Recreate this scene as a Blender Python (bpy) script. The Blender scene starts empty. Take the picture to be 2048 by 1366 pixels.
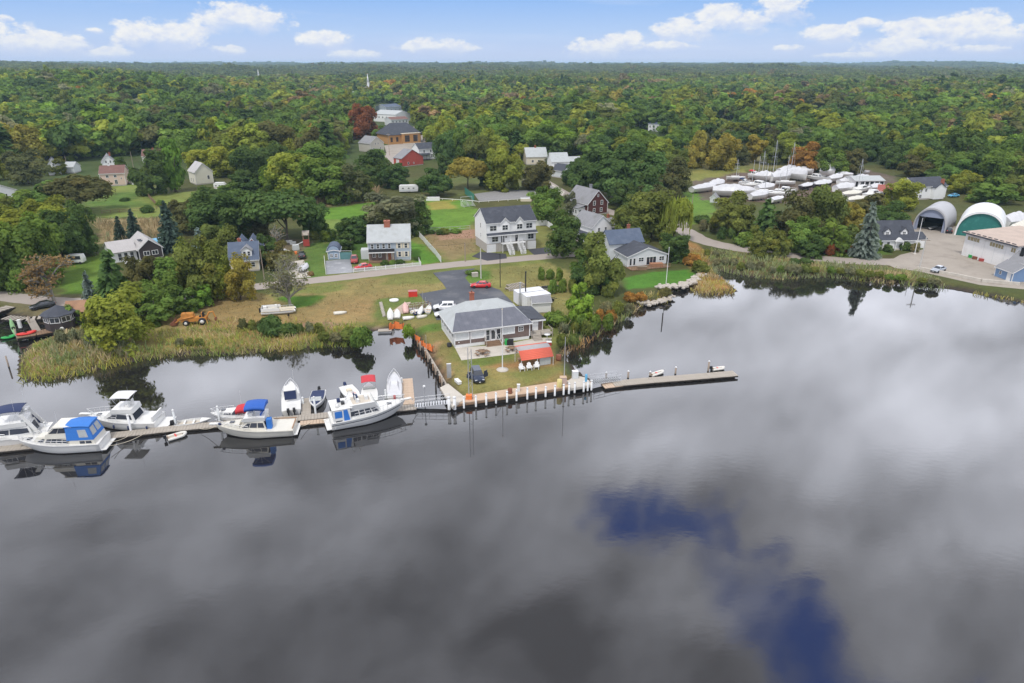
import bpy,bmesh,math,random
import numpy as np
from mathutils import Vector,Matrix,noise as mnoise
R=math.radians
rng=random.Random(7)
nrng=np.random.default_rng(11)
sc=bpy.context.scene
COL=sc.collection
# camera
H=48.0
FPX=1365.33
PITCH=math.atan((683-128)/FPX)
CP,SP=math.cos(PITCH),math.sin(PITCH)
cam_d=bpy.data.cameras.new('drone_camera')
cam_d.lens=24.0;cam_d.sensor_width=36.0
cam_d.clip_start=1.0;cam_d.clip_end=40000
cam=bpy.data.objects.new('drone_camera',cam_d)
cam.location=(0,0,H);cam.rotation_euler=(math.pi/2-PITCH,0,0)
COL.objects.link(cam);sc.camera=cam
# render settings
sc.render.engine='CYCLES'
sc.view_settings.view_transform='Standard'
sc.view_settings.look='None'
sc.view_settings.exposure=0.2
sc.view_settings.gamma=1.0
sc.view_settings.use_curve_mapping=False
sc.cycles.use_denoising=True
sc.cycles.max_bounces=6
sc.cycles.diffuse_bounces=3
sc.cycles.glossy_bounces=3
sc.cycles.transmission_bounces=2
sc.cycles.transparent_max_bounces=4
sc.cycles.volume_bounces=0
sc.cycles.caustics_reflective=False
sc.cycles.caustics_refractive=False
# node helper
class NT:
 def __init__(self,tree):self.t=tree;self.n=tree.nodes;self.l=tree.links
 def put(self,sock,v):
  if isinstance(v,bpy.types.NodeSocket):self.l.new(v,sock)
  elif v is not None:
   if hasattr(sock.default_value,'__len__')and not hasattr(v,'__len__'):v=(v,)*len(sock.default_value)
   if hasattr(sock.default_value,'__len__')and len(sock.default_value)==4 and len(v)==3:v=tuple(v)+(1,)
   sock.default_value=v
 def m(self,op,a,b=None,c=None,clamp=False):
  k=self.n.new('ShaderNodeMath');k.operation=op;k.use_clamp=clamp
  for i,v in enumerate((a,b,c)):
   if v is not None:self.put(k.inputs[i],v)
  return k.outputs[0]
 def vm(self,op,a,b=None):
  k=self.n.new('ShaderNodeVectorMath');k.operation=op
  self.put(k.inputs[0],a)
  if b is not None:self.put(k.inputs[1],b)
  return k.outputs[0]
 def comb(self,x,y,z):
  k=self.n.new('ShaderNodeCombineXYZ')
  for i,v in enumerate((x,y,z)):self.put(k.inputs[i],v)
  return k.outputs[0]
 def sep(self,v):
  k=self.n.new('ShaderNodeSeparateXYZ');self.put(k.inputs[0],v);return k.outputs
 def noise(self,v,scale,detail=2,rough=0.5,col=False,dist=0.0):
  k=self.n.new('ShaderNodeTexNoise');self.put(k.inputs['Vector'],v)
  k.inputs['Scale'].default_value=scale;k.inputs['Detail'].default_value=detail
  k.inputs['Roughness'].default_value=rough;k.inputs['Distortion'].default_value=dist
  return k.outputs['Color' if col else 0]
 def mr(self,v,a,b,c,d,smooth=False,clamp=True):
  k=self.n.new('ShaderNodeMapRange');k.clamp=clamp
  if smooth:k.interpolation_type='SMOOTHSTEP'
  self.put(k.inputs['Value'],v)
  for nm,x in(('From Min',a),('From Max',b),('To Min',c),('To Max',d)):self.put(k.inputs[nm],x)
  return k.outputs[0]
 def mix(self,f,a,b,mode='MIX'):
  k=self.n.new('ShaderNodeMix');k.data_type='RGBA';k.blend_type=mode
  self.put(k.inputs[0],f);self.put(k.inputs[6],a);self.put(k.inputs[7],b)
  return k.outputs[2]
 def ramp(self,v,pts):
  k=self.n.new('ShaderNodeValToRGB');self.put(k.inputs[0],v)
  e=k.color_ramp.elements
  while len(e)<len(pts):e.new(0.5)
  for i,(p,c)in enumerate(pts):e[i].position=p;e[i].color=tuple(c)+(1,)if len(c)==3 else c
  return k.outputs[0]
 def attr(self,name,typ='GEOMETRY'):
  k=self.n.new('ShaderNodeAttribute');k.attribute_name=name;k.attribute_type=typ
  return k.outputs
def pix_dir(px,py):
 a,b=(px-1024)/FPX,(683-py)/FPX
 v=Vector((a,CP+b*SP,-SP+b*CP));v.normalize();return v
 # sky
SUN_EL,SUN_AZ=R(60),R(205)
w=bpy.data.worlds.new('World');sc.world=w;w.use_nodes=True
w.node_tree.nodes.clear()
S=NT(w.node_tree)
tc=S.n.new('ShaderNodeTexCoord').outputs['Generated']
dx,dy,dz=S.sep(tc)
sky=S.n.new('ShaderNodeTexSky');sky.sky_type='NISHITA';sky.sun_disc=False
sky.sun_elevation=SUN_EL;sky.sun_rotation=SUN_AZ;sky.altitude=0;sky.air_density=1.0;sky.dust_density=0.6;sky.ozone_density=1.6
STR=0.1
blue=S.ramp(S.mr(dz,0.0,0.5,0,1),[(0.0,(5.2,5.9,8.0)),(0.08,(3.9,5.4,8.2)),(0.16,(2.5,4.4,8.1)),(0.30,(1.2,2.8,8.6)),(0.55,(0.30,2.0,9.5)),(1.0,(0.35,1.8,8.5))])
base=S.mix(0.92,sky.outputs[0],blue)
# high cloud deck on a plane overhead: broken stratocumulus that fades out towards the horizon
zz=S.m('ADD',S.m('MAXIMUM',dz,0.0),0.05)
qx=S.m('DIVIDE',dx,zz);qy=S.m('DIVIDE',dy,zz)
q=S.comb(qx,qy,0.0)
def qpt(px,py):
 d=pix_dir(px,py);z=-d.z+0.05
 return d.x/z,d.y/z
zn=S.m('ADD',S.m('MAXIMUM',dz,0.0),0.42)
na_,nb_=S.m('DIVIDE',dx,zn),S.m('DIVIDE',dy,zn)
qn=S.comb(S.m('ADD',S.m('MULTIPLY',na_,.80),S.m('MULTIPLY',nb_,.45)),S.m('ADD',S.m('MULTIPLY',na_,-.75),S.m('MULTIPLY',nb_,1.15)),0.0)
n_big=S.noise(qn,2.6,4,0.5)
n_mid=S.noise(S.vm('ADD',qn,(7.3,2.1,0)),6.5,5,0.52,dist=0.25)
warp=S.noise(S.vm('ADD',qn,(3.0,9.0,0)),5.5,5,0.58,col=True)
wx,wy,_=S.sep(S.vm('SUBTRACT',warp,(0.5,0.5,0.5)))
wqx=S.m('MULTIPLY_ADD',wx,0.55,qx);wqy=S.m('MULTIPLY_ADD',wy,0.55,qy)
def lobe(px,py,rx,ry,ang=0.0):
 cx,cy=qpt(px,py);c,s=math.cos(ang),math.sin(ang)
 a=S.m('SUBTRACT',wqx,cx);b=S.m('SUBTRACT',wqy,cy)
 u=S.m('ADD',S.m('MULTIPLY',a,c/rx),S.m('MULTIPLY',b,s/rx))
 v=S.m('ADD',S.m('MULTIPLY',a,-s/ry),S.m('MULTIPLY',b,c/ry))
 return S.m('ADD',S.m('MULTIPLY',u,u),S.m('MULTIPLY',v,v))
def gauss(*a):return S.m('POWER',math.e,S.m('MULTIPLY',lobe(*a),-1.0))
LOBES=[]
DECK=[(0.62,1800,700,0.62,1.0,0.0),(0.45,1330,790,0.42,0.22,0.0),(0.35,1960,880,0.4,0.22,0),(0.50,420,740,.9,.45,0),(0.2,1050,640,.8,.5,0),(-0.40,1020,1290,0.30,0.14,0),(-0.25,420,930,0.5,0.13,0),(0.22,640,1120,0.30,0.06,0),(0.55,1330,900,0.22,0.10,0),(-0.1,900,930,0.30,0.10,0),(-0.2,150,1040,0.3,0.08,0),(0.38,1900,1080,0.2,0.10,0),(0.45,1400,1190,0.13,0.08,0),(-0.3,300,1320,0.4,0.1,0),(-0.25,1600,1010,.16,.08,-.6)]
lum=S.m('ADD',S.m('MULTIPLY',S.m('SUBTRACT',n_big,0.5),1.5),S.m('MULTIPLY',S.m('SUBTRACT',n_mid,0.5),2.0))
lum=S.m('ADD',lum,1.0)
for wgt,*a in DECK:lum=S.m('MULTIPLY_ADD',gauss(*a),wgt,lum)
lum=S.m('MULTIPLY',lum,S.mr(dz,0.27,0.78,1.5,0.72))
lum=S.m('MINIMUM',S.m('MAXIMUM',lum,0.36),2.9)
deck_col=S.mix(1.0,S.comb(S.m('MULTIPLY',lum,10),S.m('MULTIPLY',lum,10),S.m('MULTIPLY',lum,10)),(0.945,0.97,1.075),'MULTIPLY')
h1=lobe(1270,1012,0.085,0.055,-0.5);h1b=lobe(1378,1040,0.07,0.06,-0.7);h2=lobe(1690,1335,0.22,0.065,-0.95);h3=lobe(1460,1090,0.06,0.03,-0.7)
hole=S.m('MINIMUM',S.m('MINIMUM',h1,h1b),S.m('MINIMUM',h2,S.m('ADD',h3,1.15)))
hole=S.m('MULTIPLY_ADD',S.m('SUBTRACT',n_mid,0.5),1.5,S.m('SQRT',hole))
rnd=S.mr(S.noise(S.vm('ADD',q,(1.0,-3.0,0)),0.8,4,.5),0.66,0.72,0,1,True)
behind=S.mr(qy,0.3,-0.6,0,1)
cover=S.m('MULTIPLY',S.mr(hole,0.15,2.15,0.03,1,True),S.m('SUBTRACT',1.0,S.m('MULTIPLY',rnd,behind)))
edge=S.mr(S.m('MULTIPLY_ADD',S.m('SUBTRACT',n_mid,.5),0.12,dz),0.105,0.20,0,1,True)
cover=S.m('MULTIPLY',cover,edge)
# cumulus low over the horizon, in azimuth / elevation
az=S.m('ARCTAN2',dx,dy);el=S.m('ARCSINE',dz)
ae=S.comb(az,S.m('MULTIPLY',el,1.6),0.0)
cn=S.noise(ae,26.0,6,0.62)
cn2=S.noise(S.vm('ADD',ae,(4,4,0)),70.0,4,0.6)
puff=S.m('MULTIPLY_ADD',S.m('SUBTRACT',cn2,0.5),0.9,S.m('MULTIPLY',S.m('SUBTRACT',cn,0.5),3.4))
def ae_pt(px,py):
 d=pix_dir(px,py);return math.atan2(d.x,d.y),math.asin(d.z)
CUM=[(70,88,95,24),(150,92,36,26),(318,72,95,34),(480,38,110,34),(652,82,72,22),(872,95,92,20),(712,110,55,12),(225,108,50,14),(1190,100,80,24),(1250,84,70,22),(1370,62,90,26),(1462,40,90,36),(1575,18,62,34),(1330,92,70,12),(1665,68,60,20),(1730,46,34,12),(1830,56,62,22),(1930,60,100,34),(1800,95,95,22),(2030,70,60,22),(1575,98,40,10),(455,100,40,12),(2120,60,90,30),(-90,60,110,30),(1700,112,90,8),(1950,100,70,12),(10,36,16,8),(190,62,22,8)]
body=None;wsum=None
for px,py,sx,sy in CUM:
 a0,e0=ae_pt(px,py);da=sx*0.82/FPX;de=sy*0.84/FPX
 u=S.m('MULTIPLY',S.m('SUBTRACT',az,a0),1/da);v=S.m('MULTIPLY',S.m('SUBTRACT',el,e0),1/de)
 rr=S.m('SUBTRACT',1.0,S.m('ADD',S.m('MULTIPLY',u,u),S.m('MULTIPLY',v,v)))
 wt=S.m('POWER',math.e,S.m('MULTIPLY',S.m('MAXIMUM',rr,-4.0),3.0))
 if body is None:body,wsum,vsum=rr,wt,S.m('MULTIPLY',wt,v)
 else:body=S.m('MAXIMUM',body,rr);wsum=S.m('ADD',wsum,wt);vsum=S.m('MULTIPLY_ADD',wt,v,vsum)
vpos=S.m('DIVIDE',vsum,wsum)
body=S.m('MAXIMUM',body,-3.0)
side=S.mr(S.m('ABSOLUTE',az),0.75,0.95,0,1)
gen=S.mr(S.noise(ae,5.0,3,.5),0.5,0.75,-1.5,1.0)
gen=S.m('MULTIPLY_ADD',S.m('SUBTRACT',1.0,side),-4.0,gen)
body=S.m('MAXIMUM',body,gen)
dens=S.m('ADD',body,puff)
low=S.mr(S.m('MULTIPLY_ADD',S.m('SUBTRACT',cn,.5),1.6,vpos),-0.85,0.15,0,1,True)
c_al=S.m('MULTIPLY',S.mr(dens,-0.05,0.6,0,0.90,True),S.m('MULTIPLY_ADD',low,0.65,0.35))
lowf=S.mr(el,0.002,0.03,0.55,1.0)
c_al=S.m('MULTIPLY',S.m('MULTIPLY',c_al,lowf),S.mr(dz,0.12,0.2,0.98,0,True))
shade=S.mr(S.m('ADD',S.m('MULTIPLY',low,0.75),S.m('MULTIPLY',S.m('SUBTRACT',cn2,.5),1.8)),0.15,1.05,0,1,True)
cum_col=S.mix(shade,(6.0,6.5,7.9),(8.35,8.25,8.0))
wisp=S.m('MULTIPLY',S.mr(S.noise(S.comb(S.m('MULTIPLY',az,0.35),S.m('MULTIPLY',el,2.6),3.0),9.0,4,.6),0.5,0.8,0,0.45),1.0)
col=S.mix(wisp,base,(6.6,7.2,8.4))
col=S.mix(c_al,col,cum_col)
col=S.mix(cover,col,deck_col)
# below the horizon: dull ground tone (never seen, the ground goes on to the horizon)
col=S.mix(S.mr(dz,-0.02,-0.005,1,0),col,(1.0,1.1,0.9))
bg=S.n.new('ShaderNodeBackground');S.put(bg.inputs[0],col);bg.inputs[1].default_value=STR
wo=S.n.new('ShaderNodeOutputWorld');S.l.new(bg.outputs[0],wo.inputs[0])
w.cycles.sampling_method='MANUAL';w.cycles.sample_map_resolution=512
sun_d=bpy.data.lights.new('sun','SUN');sun_d.energy=2.1;sun_d.angle=R(6);sun_d.color=(1.0,0.965,0.91)
sun=bpy.data.objects.new('sun',sun_d);COL.objects.link(sun)
sdir=Vector((math.sin(SUN_AZ)*math.cos(SUN_EL),math.cos(SUN_AZ)*math.cos(SUN_EL),math.sin(SUN_EL)))
sun.rotation_euler=sdir.to_track_quat('Z','Y').to_euler();sun.location=(0,0,200)
# object helpers
def tag(o,label=None,cat=None,group=None,kind=None):
 if label:o['label']=label
 if cat:o['category']=cat
 if group:o['group']=group
 if kind:o['kind']=kind
 return o
def thing(name,loc,rz,label,cat,group=None):
 o=bpy.data.objects.new(name,None);o.empty_display_size=0.3
 o.location=loc;o.rotation_euler=(0,0,rz);COL.objects.link(o)
 return tag(o,label,cat,group)
def copy_tree(o,parent=None):
 c=o.copy();COL.objects.link(c)
 if parent is not None:c.parent=parent
 for ch in list(o.children):copy_tree(ch,c)
 return c
class MB:
 """collects simple shapes into one mesh"""
 def __init__(self):self.v=[];self.f=[];self.mi=[];self.cur=0;self.sm=[]
 def mat(self,i):self.cur=i;return self
 def add(self,vs,fs,smooth=False):
  b=len(self.v);self.v.extend([tuple(p)for p in vs])
  for f in fs:self.f.append([b+i for i in f]);self.mi.append(self.cur);self.sm.append(smooth)
  return self
 def box(self,c,s,rz=0.0,M=None):
  x,y,z=s[0]/2,s[1]/2,s[2]/2;k,q_=math.cos(rz),math.sin(rz)
  vs=[]
  for ax in(-x,x):
   for ay in(-y,y):
    for az_ in(-z,z):vs.append((c[0]+ax*k-ay*q_,c[1]+ax*q_+ay*k,c[2]+az_))
  return self.add(vs,[(0,1,3,2),(4,6,7,5),(0,4,5,1),(2,3,7,6),(0,2,6,4),(1,5,7,3)])
 def bb(self,x0,x1,y0,y1,z0,z1):return self.box(((x0+x1)/2,(y0+y1)/2,(z0+z1)/2),(x1-x0,y1-y0,z1-z0))
 def tube(self,pts,r,n=6,r2=None,cap=True):
  pts=[Vector(p)for p in pts];rings=[];m=len(pts)
  for i,p in enumerate(pts):
   d=(pts[min(i+1,m-1)]-pts[max(i-1,0)]).normalized()
   a=d.orthogonal().normalized()if abs(d.z)<0.95 else Vector((1,0,0)).cross(d).normalized()
   if abs(d.z)<0.95:a=Vector((0,0,1)).cross(d).normalized()
   b_=d.cross(a);rad=r if r2 is None else r+(r2-r)*i/max(1,m-1)
   rings.append([p+(a*math.cos(t)+b_*math.sin(t))*rad for t in[2*math.pi*k/n for k in range(n)]])
  vs=[p for rg in rings for p in rg];fs=[]
  for i in range(m-1):
   for k in range(n):fs.append((i*n+k,i*n+(k+1)%n,(i+1)*n+(k+1)%n,(i+1)*n+k))
  self.add(vs,fs,True)
  if cap:self.add(rings[0],[tuple(reversed(range(n)))]);self.add(rings[-1],[tuple(range(n))])
  return self
 def lathe(self,prof,c=(0,0,0),n=10):
  vs=[];fs=[]
  for r,z in prof:
   for k in range(n):
    t=2*math.pi*k/n;vs.append((c[0]+r*math.cos(t),c[1]+r*math.sin(t),c[2]+z))
  for i in range(len(prof)-1):
   for k in range(n):fs.append((i*n+k,i*n+(k+1)%n,(i+1)*n+(k+1)%n,(i+1)*n+k))
  fs.append(tuple(reversed(range(n))));fs.append(tuple(range((len(prof)-1)*n,len(prof)*n)))
  return self.add(vs,fs,True)
 def prism(self,poly,z0,z1):
  n=len(poly);vs=[(p[0],p[1],z0)for p in poly]+[(p[0],p[1],z1)for p in poly]
  a=sum(poly[i][0]*poly[(i+1)%n][1]-poly[(i+1)%n][0]*poly[i][1]for i in range(n))
  fs=[tuple(range(n,2*n)),tuple(reversed(range(n)))]+[(i,(i+1)%n,n+(i+1)%n,n+i)for i in range(n)]
  if a<0:fs=[tuple(reversed(f))for f in fs]
  return self.add(vs,fs)
 def extr(self,prof,y0,y1):
  """profile in x,z pushed along y"""
  n=len(prof);vs=[(p[0],y0,p[1])for p in prof]+[(p[0],y1,p[1])for p in prof]
  fs=[tuple(range(n)),tuple(reversed(range(n,2*n)))]+[(n+i,n+(i+1)%n,(i+1)%n,i)for i in range(n)]
  a=sum(prof[i][0]*prof[(i+1)%n][1]-prof[(i+1)%n][0]*prof[i][1]for i in range(n))
  if a<0:fs=[tuple(reversed(f))for f in fs]
  return self.add(vs,fs)
 def quad(self,a,b,c,d):return self.add([a,b,c,d],[(0,1,2,3)])
 def slab(self,poly,t):
  """3D polygon thickened along its normal (downwards by t)"""
  p=[Vector(x)for x in poly];nrm=(p[1]-p[0]).cross(p[2]-p[0]).normalized()
  if nrm.z<0:p.reverse();nrm=-nrm
  n=len(p);vs=p+[x-nrm*t for x in p]
  return self.add(vs,[tuple(range(n)),tuple(reversed(range(n,2*n)))]+[(n+i,n+(i+1)%n,(i+1)%n,i)for i in range(n)])
 def loft(self,rings,cap0=True,cap1=True,smooth=True,closed=True):
  n=len(rings[0]);vs=[p for r_ in rings for p in r_];fs=[]
  for i in range(len(rings)-1):
   for k in range(n if closed else n-1):fs.append((i*n+k,i*n+(k+1)%n,(i+1)*n+(k+1)%n,(i+1)*n+k))
  self.add(vs,fs,smooth)
  if cap0:self.add(rings[0],[tuple(reversed(range(n)))])
  if cap1:self.add(rings[-1],[tuple(range(n))])
  return self
 def mesh(self,name,mats):
  me=bpy.data.meshes.new(name);me.from_pydata(self.v,[],self.f)
  for m_ in(mats if isinstance(mats,(list,tuple))else[mats]):me.materials.append(m_)
  me.polygons.foreach_set('material_index',self.mi);me.polygons.foreach_set('use_smooth',self.sm)
  me.update();return me
 def build(self,name,mats,parent=None,loc=None,fix=True):
  me=self.mesh(name,mats)
  if fix:
   bm=bmesh.new();bm.from_mesh(me);bmesh.ops.recalc_face_normals(bm,faces=bm.faces[:]);bm.to_mesh(me);bm.free()
  o=bpy.data.objects.new(name,me);COL.objects.link(o)
  if parent is not None:o.parent=parent
  if loc is not None:o.location=loc
  return o
def inst(name,me,parent,loc=(0,0,0),rot=(0,0,0),scale=(1,1,1)):
 o=bpy.data.objects.new(name,me);COL.objects.link(o);o.parent=parent
 o.location=loc;o.rotation_euler=rot;o.scale=scale;return o
 # materials
MATS={}
def mat(name,col,rough=0.6,metal=0.0,var=0.12,vs=1.5,bump=0.0,bs=20.0,spec=0.4,bands=None,dirt=None):
 """procedural surface: base colour broken up by two noises, optional bands (boards, courses) and dirt blotches"""
 if name in MATS:return MATS[name]
 m_=bpy.data.materials.new(name);m_.use_nodes=True;t=NT(m_.node_tree)
 bs_=t.n['Principled BSDF']
 co=t.n.new('ShaderNodeTexCoord').outputs['Object']
 n1=t.noise(co,vs,4,0.6);n2=t.noise(co,vs*9,2,0.5)
 f=t.m('ADD',t.m('MULTIPLY',t.m('SUBTRACT',n1,.5),2*var),t.m('MULTIPLY',t.m('SUBTRACT',n2,.5),var))
 f=t.m('ADD',f,1.0)
 c=t.mix(1.0,col,t.comb(f,f,f),'MULTIPLY')
 if dirt:
  dcol,amt,dsc=dirt
  c=t.mix(t.mr(t.noise(co,dsc,5,0.65),0.52,0.72,0,amt),c,dcol)
 hgt=None
 if bands:
  axis,pitch,depth=bands
  xyz=t.sep(co);v=xyz['XYZ'.index(axis)]
  fr=t.m('FRACT',t.m('MULTIPLY',v,1.0/pitch))
  ln=t.mr(fr,0.0,0.14,1.0-depth,1.0)
  c=t.mix(1.0,c,t.comb(ln,ln,ln),'MULTIPLY');hgt=fr
 t.put(bs_.inputs['Base Color'],c)
 bs_.inputs['Roughness'].default_value=rough;bs_.inputs['Metallic'].default_value=metal
 bs_.inputs['Specular IOR Level'].default_value=spec
 if bump:
  b_=t.n.new('ShaderNodeBump');b_.inputs['Strength'].default_value=bump;b_.inputs['Distance'].default_value=0.05
  t.put(b_.inputs['Height'],t.noise(co,bs,3,.6));t.l.new(b_.outputs[0],bs_.inputs['Normal'])
 MATS[name]=m_;return m_
WHITE=mat('white_paint',(0.70,0.70,0.69),0.5,var=0.05,dirt=((0.55,0.53,0.48),0.35,0.8))
GEL=mat('white_gelcoat',(0.68,0.675,0.65),0.25,var=0.03,vs=0.6,spec=0.5,dirt=((0.62,0.60,0.54),0.35,0.7))
CREAMGEL=mat('cream_gelcoat',(0.62,0.595,0.52),0.3,var=0.05,vs=.8,dirt=((0.5,0.46,0.38),0.4,0.7))
SIDING=mat('white_clapboard',(0.76,0.76,0.75),0.6,var=0.04,bands=('Z',0.16,0.10),dirt=((0.56,0.55,0.52),0.35,0.35))
GREYSIDE=mat('blue_grey_clapboard',(0.36,0.41,0.46),0.65,var=0.08,bands=('Z',0.15,0.14),dirt=((0.44,0.47,0.50),0.4,0.5))
LTGREYSIDE=mat('light_grey_clapboard',(0.58,0.60,0.60),0.65,var=0.06,bands=('Z',0.15,0.12),dirt=((0.50,0.50,0.47),0.4,0.5))
CREAMSIDE=mat('cream_clapboard',(0.66,0.63,0.52),0.65,var=0.06,bands=('Z',0.16,0.12))
TANSIDE=mat('tan_clapboard',(0.58,0.44,0.36),0.65,var=0.06,bands=('Z',0.16,0.12))
BARNRED=mat('barn_red_boards',(0.42,0.075,0.055),0.75,var=0.2,bands=('X',0.3,0.15),dirt=((0.50,0.16,0.13),0.5,0.35))
SHINGLE=mat('brown_cedar_shingle',(0.16,0.115,0.10),0.85,var=0.35,vs=2.5,bands=('Z',0.14,0.3))
REDSHINGLE=mat('dark_red_shingle',(0.085,0.026,0.022),0.85,var=0.3,vs=2.5,bands=('Z',0.14,0.3))
BROWNWALL=mat('dark_brown_wall',(0.05,0.04,0.04),0.8,var=0.25,bands=('Z',0.2,0.2))
YBRICK=mat('ochre_brick',(0.45,0.24,0.09),0.8,var=0.2,vs=1.0,bands=('Z',0.4,0.12))
BRICK=mat('red_brick',(0.32,0.11,0.065),0.85,var=0.3,vs=3,bands=('Z',0.09,0.25))
R_CHAR=mat('charcoal_roof',(0.055,0.06,0.075),0.85,var=0.3,vs=0.9,bands=('Z',0.10,0.25),dirt=((0.10,0.105,0.12),0.5,0.45))
R_SLATE=mat('slate_blue_roof',(0.085,0.11,0.16),0.8,var=0.25,vs=0.9,bands=('Z',0.11,0.2),dirt=((0.14,0.16,0.20),0.5,0.45))
R_GREY=mat('grey_roof',(0.23,0.23,0.24),0.85,var=0.2,vs=0.8,bands=('Z',0.10,0.15),dirt=((0.15,0.15,0.14),0.6,0.45))
R_LGREY=mat('light_grey_roof',(0.40,0.42,0.42),0.85,var=0.14,vs=0.8,bands=('Z',0.12,0.12),dirt=((0.30,0.31,0.29),0.6,0.5))
R_BROWN=mat('brown_roof',(0.17,0.09,0.075),0.85,var=0.2,vs=0.8,bands=('Z',0.11,0.2),dirt=((0.24,0.13,0.10),0.5,0.5))
R_TAN=mat('tan_flat_roof',(0.45,0.36,0.30),0.85,var=0.2,vs=0.4,dirt=((0.3,0.25,0.22),0.5,0.3))
R_SILVER=mat('weathered_silver_roof',(0.42,0.40,0.39),0.6,var=0.15,vs=0.6,bands=('X',0.6,0.12))
R_WHITE=mat('white_roof',(0.66,0.67,0.69),0.5,var=0.06,bands=('Y',0.6,0.08))
R_ROLL=mat('dark_rolled_roof',(0.125,0.13,0.155),0.75,var=0.28,vs=0.5,bands=('X',1.0,0.16),dirt=((0.20,0.20,0.22),0.6,0.5))
GLASS=mat('window_glass',(0.03,0.035,0.045),0.06,var=0.3,spec=1.0)
PALEGLASS=mat('curtained_glass',(0.58,0.60,0.60),0.12,var=0.22,vs=1.5,spec=0.7)
SMOKE=mat('smoked_boat_glass',(0.035,0.04,0.055),0.1,var=0.2,spec=0.7)
TINTVINYL=mat('clear_vinyl',(0.40,0.42,0.42),0.2,var=0.3,vs=2.0,spec=0.6)
BLACK=mat('black_rubber',(0.018,0.018,0.02),0.6,var=0.2)
DARKMETAL=mat('dark_metal',(0.05,0.05,0.052),0.5,0.4,var=0.2)
GALV=mat('galvanised_metal',(0.52,0.53,0.54),0.4,0.6,var=0.1)
CHROME=mat('stainless_rail',(0.72,0.72,0.72),0.3,0.6,var=0.05)
ALU=mat('aluminium',(0.62,0.63,0.64),0.35,0.5,var=0.08)
WOODGREY=mat('weathered_grey_plank',(0.36,0.32,0.27),0.85,var=0.25,vs=2.0,bump=0.3)
WOODTAN=mat('tan_plank',(0.50,0.38,0.28),0.8,var=0.18,vs=2.0,bump=0.3)
WOODDARK=mat('dark_wet_timber',(0.035,0.028,0.022),0.7,var=0.35,vs=2.0)
WOODBROWN=mat('brown_timber',(0.22,0.14,0.085),0.8,var=0.3,vs=2.0)
POLEWOOD=mat('pole_timber',(0.30,0.24,0.19),0.85,var=0.25,vs=2.0)
CONC=mat('concrete',(0.50,0.46,0.40),0.85,var=0.14,vs=0.6,bump=0.2,dirt=((0.33,0.3,0.26),0.5,0.5))
PINKCONC=mat('sandy_concrete_cap',(0.50,0.36,0.25),0.85,var=0.18,vs=0.5,bump=0.2,dirt=((0.38,0.28,0.2),0.5,0.6))
STONE=mat('pale_shore_stone',(0.42,0.38,0.33),0.85,var=0.3,vs=1.2,bump=0.4,bs=6)
BLUECANVAS=mat('blue_canvas',(0.035,0.17,0.52),0.7,var=0.12,vs=2.0)
ROYALCANVAS=mat('royal_blue_canvas',(0.022,0.10,0.40),0.7,var=0.12,vs=2.0)
NAVYCANVAS=mat('navy_canvas',(0.022,0.035,0.095),0.75,var=0.15,vs=2.0)
REDCANVAS=mat('red_canvas',(0.50,0.035,0.045),0.7,var=0.12,vs=2.0)
SHRINK=mat('white_shrinkwrap',(0.56,0.56,0.575),0.35,var=0.10,vs=0.9,bump=0.6,bs=1.6,dirt=((0.42,0.42,0.43),0.6,0.8))
CORAL=mat('coral_red_awning',(0.62,0.12,0.07),0.6,var=0.1,vs=1.0)
GREYCANVAS=mat('grey_awning_top',(0.38,0.36,0.36),0.6,var=0.12)
PVCORANGE=mat('orange_plastic_mesh',(0.75,0.20,0.05),0.7,var=0.3,vs=4)
REDPLASTIC=mat('red_plastic',(0.60,0.04,0.03),0.4,var=0.1)
GREENPLASTIC=mat('green_plastic',(0.02,0.30,0.06),0.4,var=0.1)
YELLOWPL=mat('yellow_plastic',(0.60,0.50,0.20),0.5,var=0.15)
BLUEPL=mat('light_blue_plastic',(0.10,0.35,0.55),0.4,var=0.1)
CARRED=mat('red_car_paint',(0.50,0.018,0.02),0.22,var=0.04,spec=0.6)
CARWHITE=mat('white_car_paint',(0.78,0.78,0.79),0.22,var=0.03,spec=0.6)
CARNAVY=mat('dark_blue_car_paint',(0.025,0.035,0.065),0.2,var=0.05,spec=0.6)
CARSILVER=mat('silver_car_paint',(0.42,0.45,0.49),0.25,0.3,var=0.05,spec=0.6)
CARBLACK=mat('black_car_paint',(0.025,0.03,0.034),0.2,var=0.05,spec=0.6)
MAROON=mat('faded_red_truck_paint',(0.34,0.05,0.045),0.3,var=0.08,spec=0.6)
EXCAV=mat('orange_digger_paint',(0.52,0.22,0.045),0.5,var=0.22,vs=2.0,dirt=((0.2,0.1,0.05),0.6,1.2))
HOOPGREEN=mat('green_fabric_door',(0.018,0.145,0.125),0.5,var=0.12,vs=0.7,dirt=((0.06,0.26,0.22),0.6,0.9))
HOOPBLUE=mat('grey_blue_fabric',(0.24,0.27,0.36),0.5,var=0.08,vs=0.7)
HOOPGREY=mat('grey_fabric_cover',(0.36,0.36,0.37),0.5,var=0.08,vs=0.6)
HOOPWHITE=mat('white_fabric_cover',(0.70,0.71,0.70),0.45,var=0.05,vs=0.6,dirt=((0.58,0.58,0.55),0.4,0.4))
BLUESHED=mat('blue_painted_boards',(0.16,0.25,0.40),0.65,var=0.12,bands=('Z',0.2,0.12))
BLUEGREYTRIM=mat('grey_blue_shed_boards',(0.27,0.35,0.44),0.65,var=0.1,bands=('X',0.3,0.12))
SHUTTER=mat('grey_shutter_paint',(0.30,0.35,0.40),0.65,var=0.08)
REDPAINT=mat('red_door_paint',(0.35,0.05,0.04),0.6,var=0.1)
BROWNDOOR=mat('brown_door',(0.28,0.10,0.04),0.6,var=0.15)
RUST=mat('rusty_metal',(0.20,0.075,0.04),0.85,var=0.4,vs=3)
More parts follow.
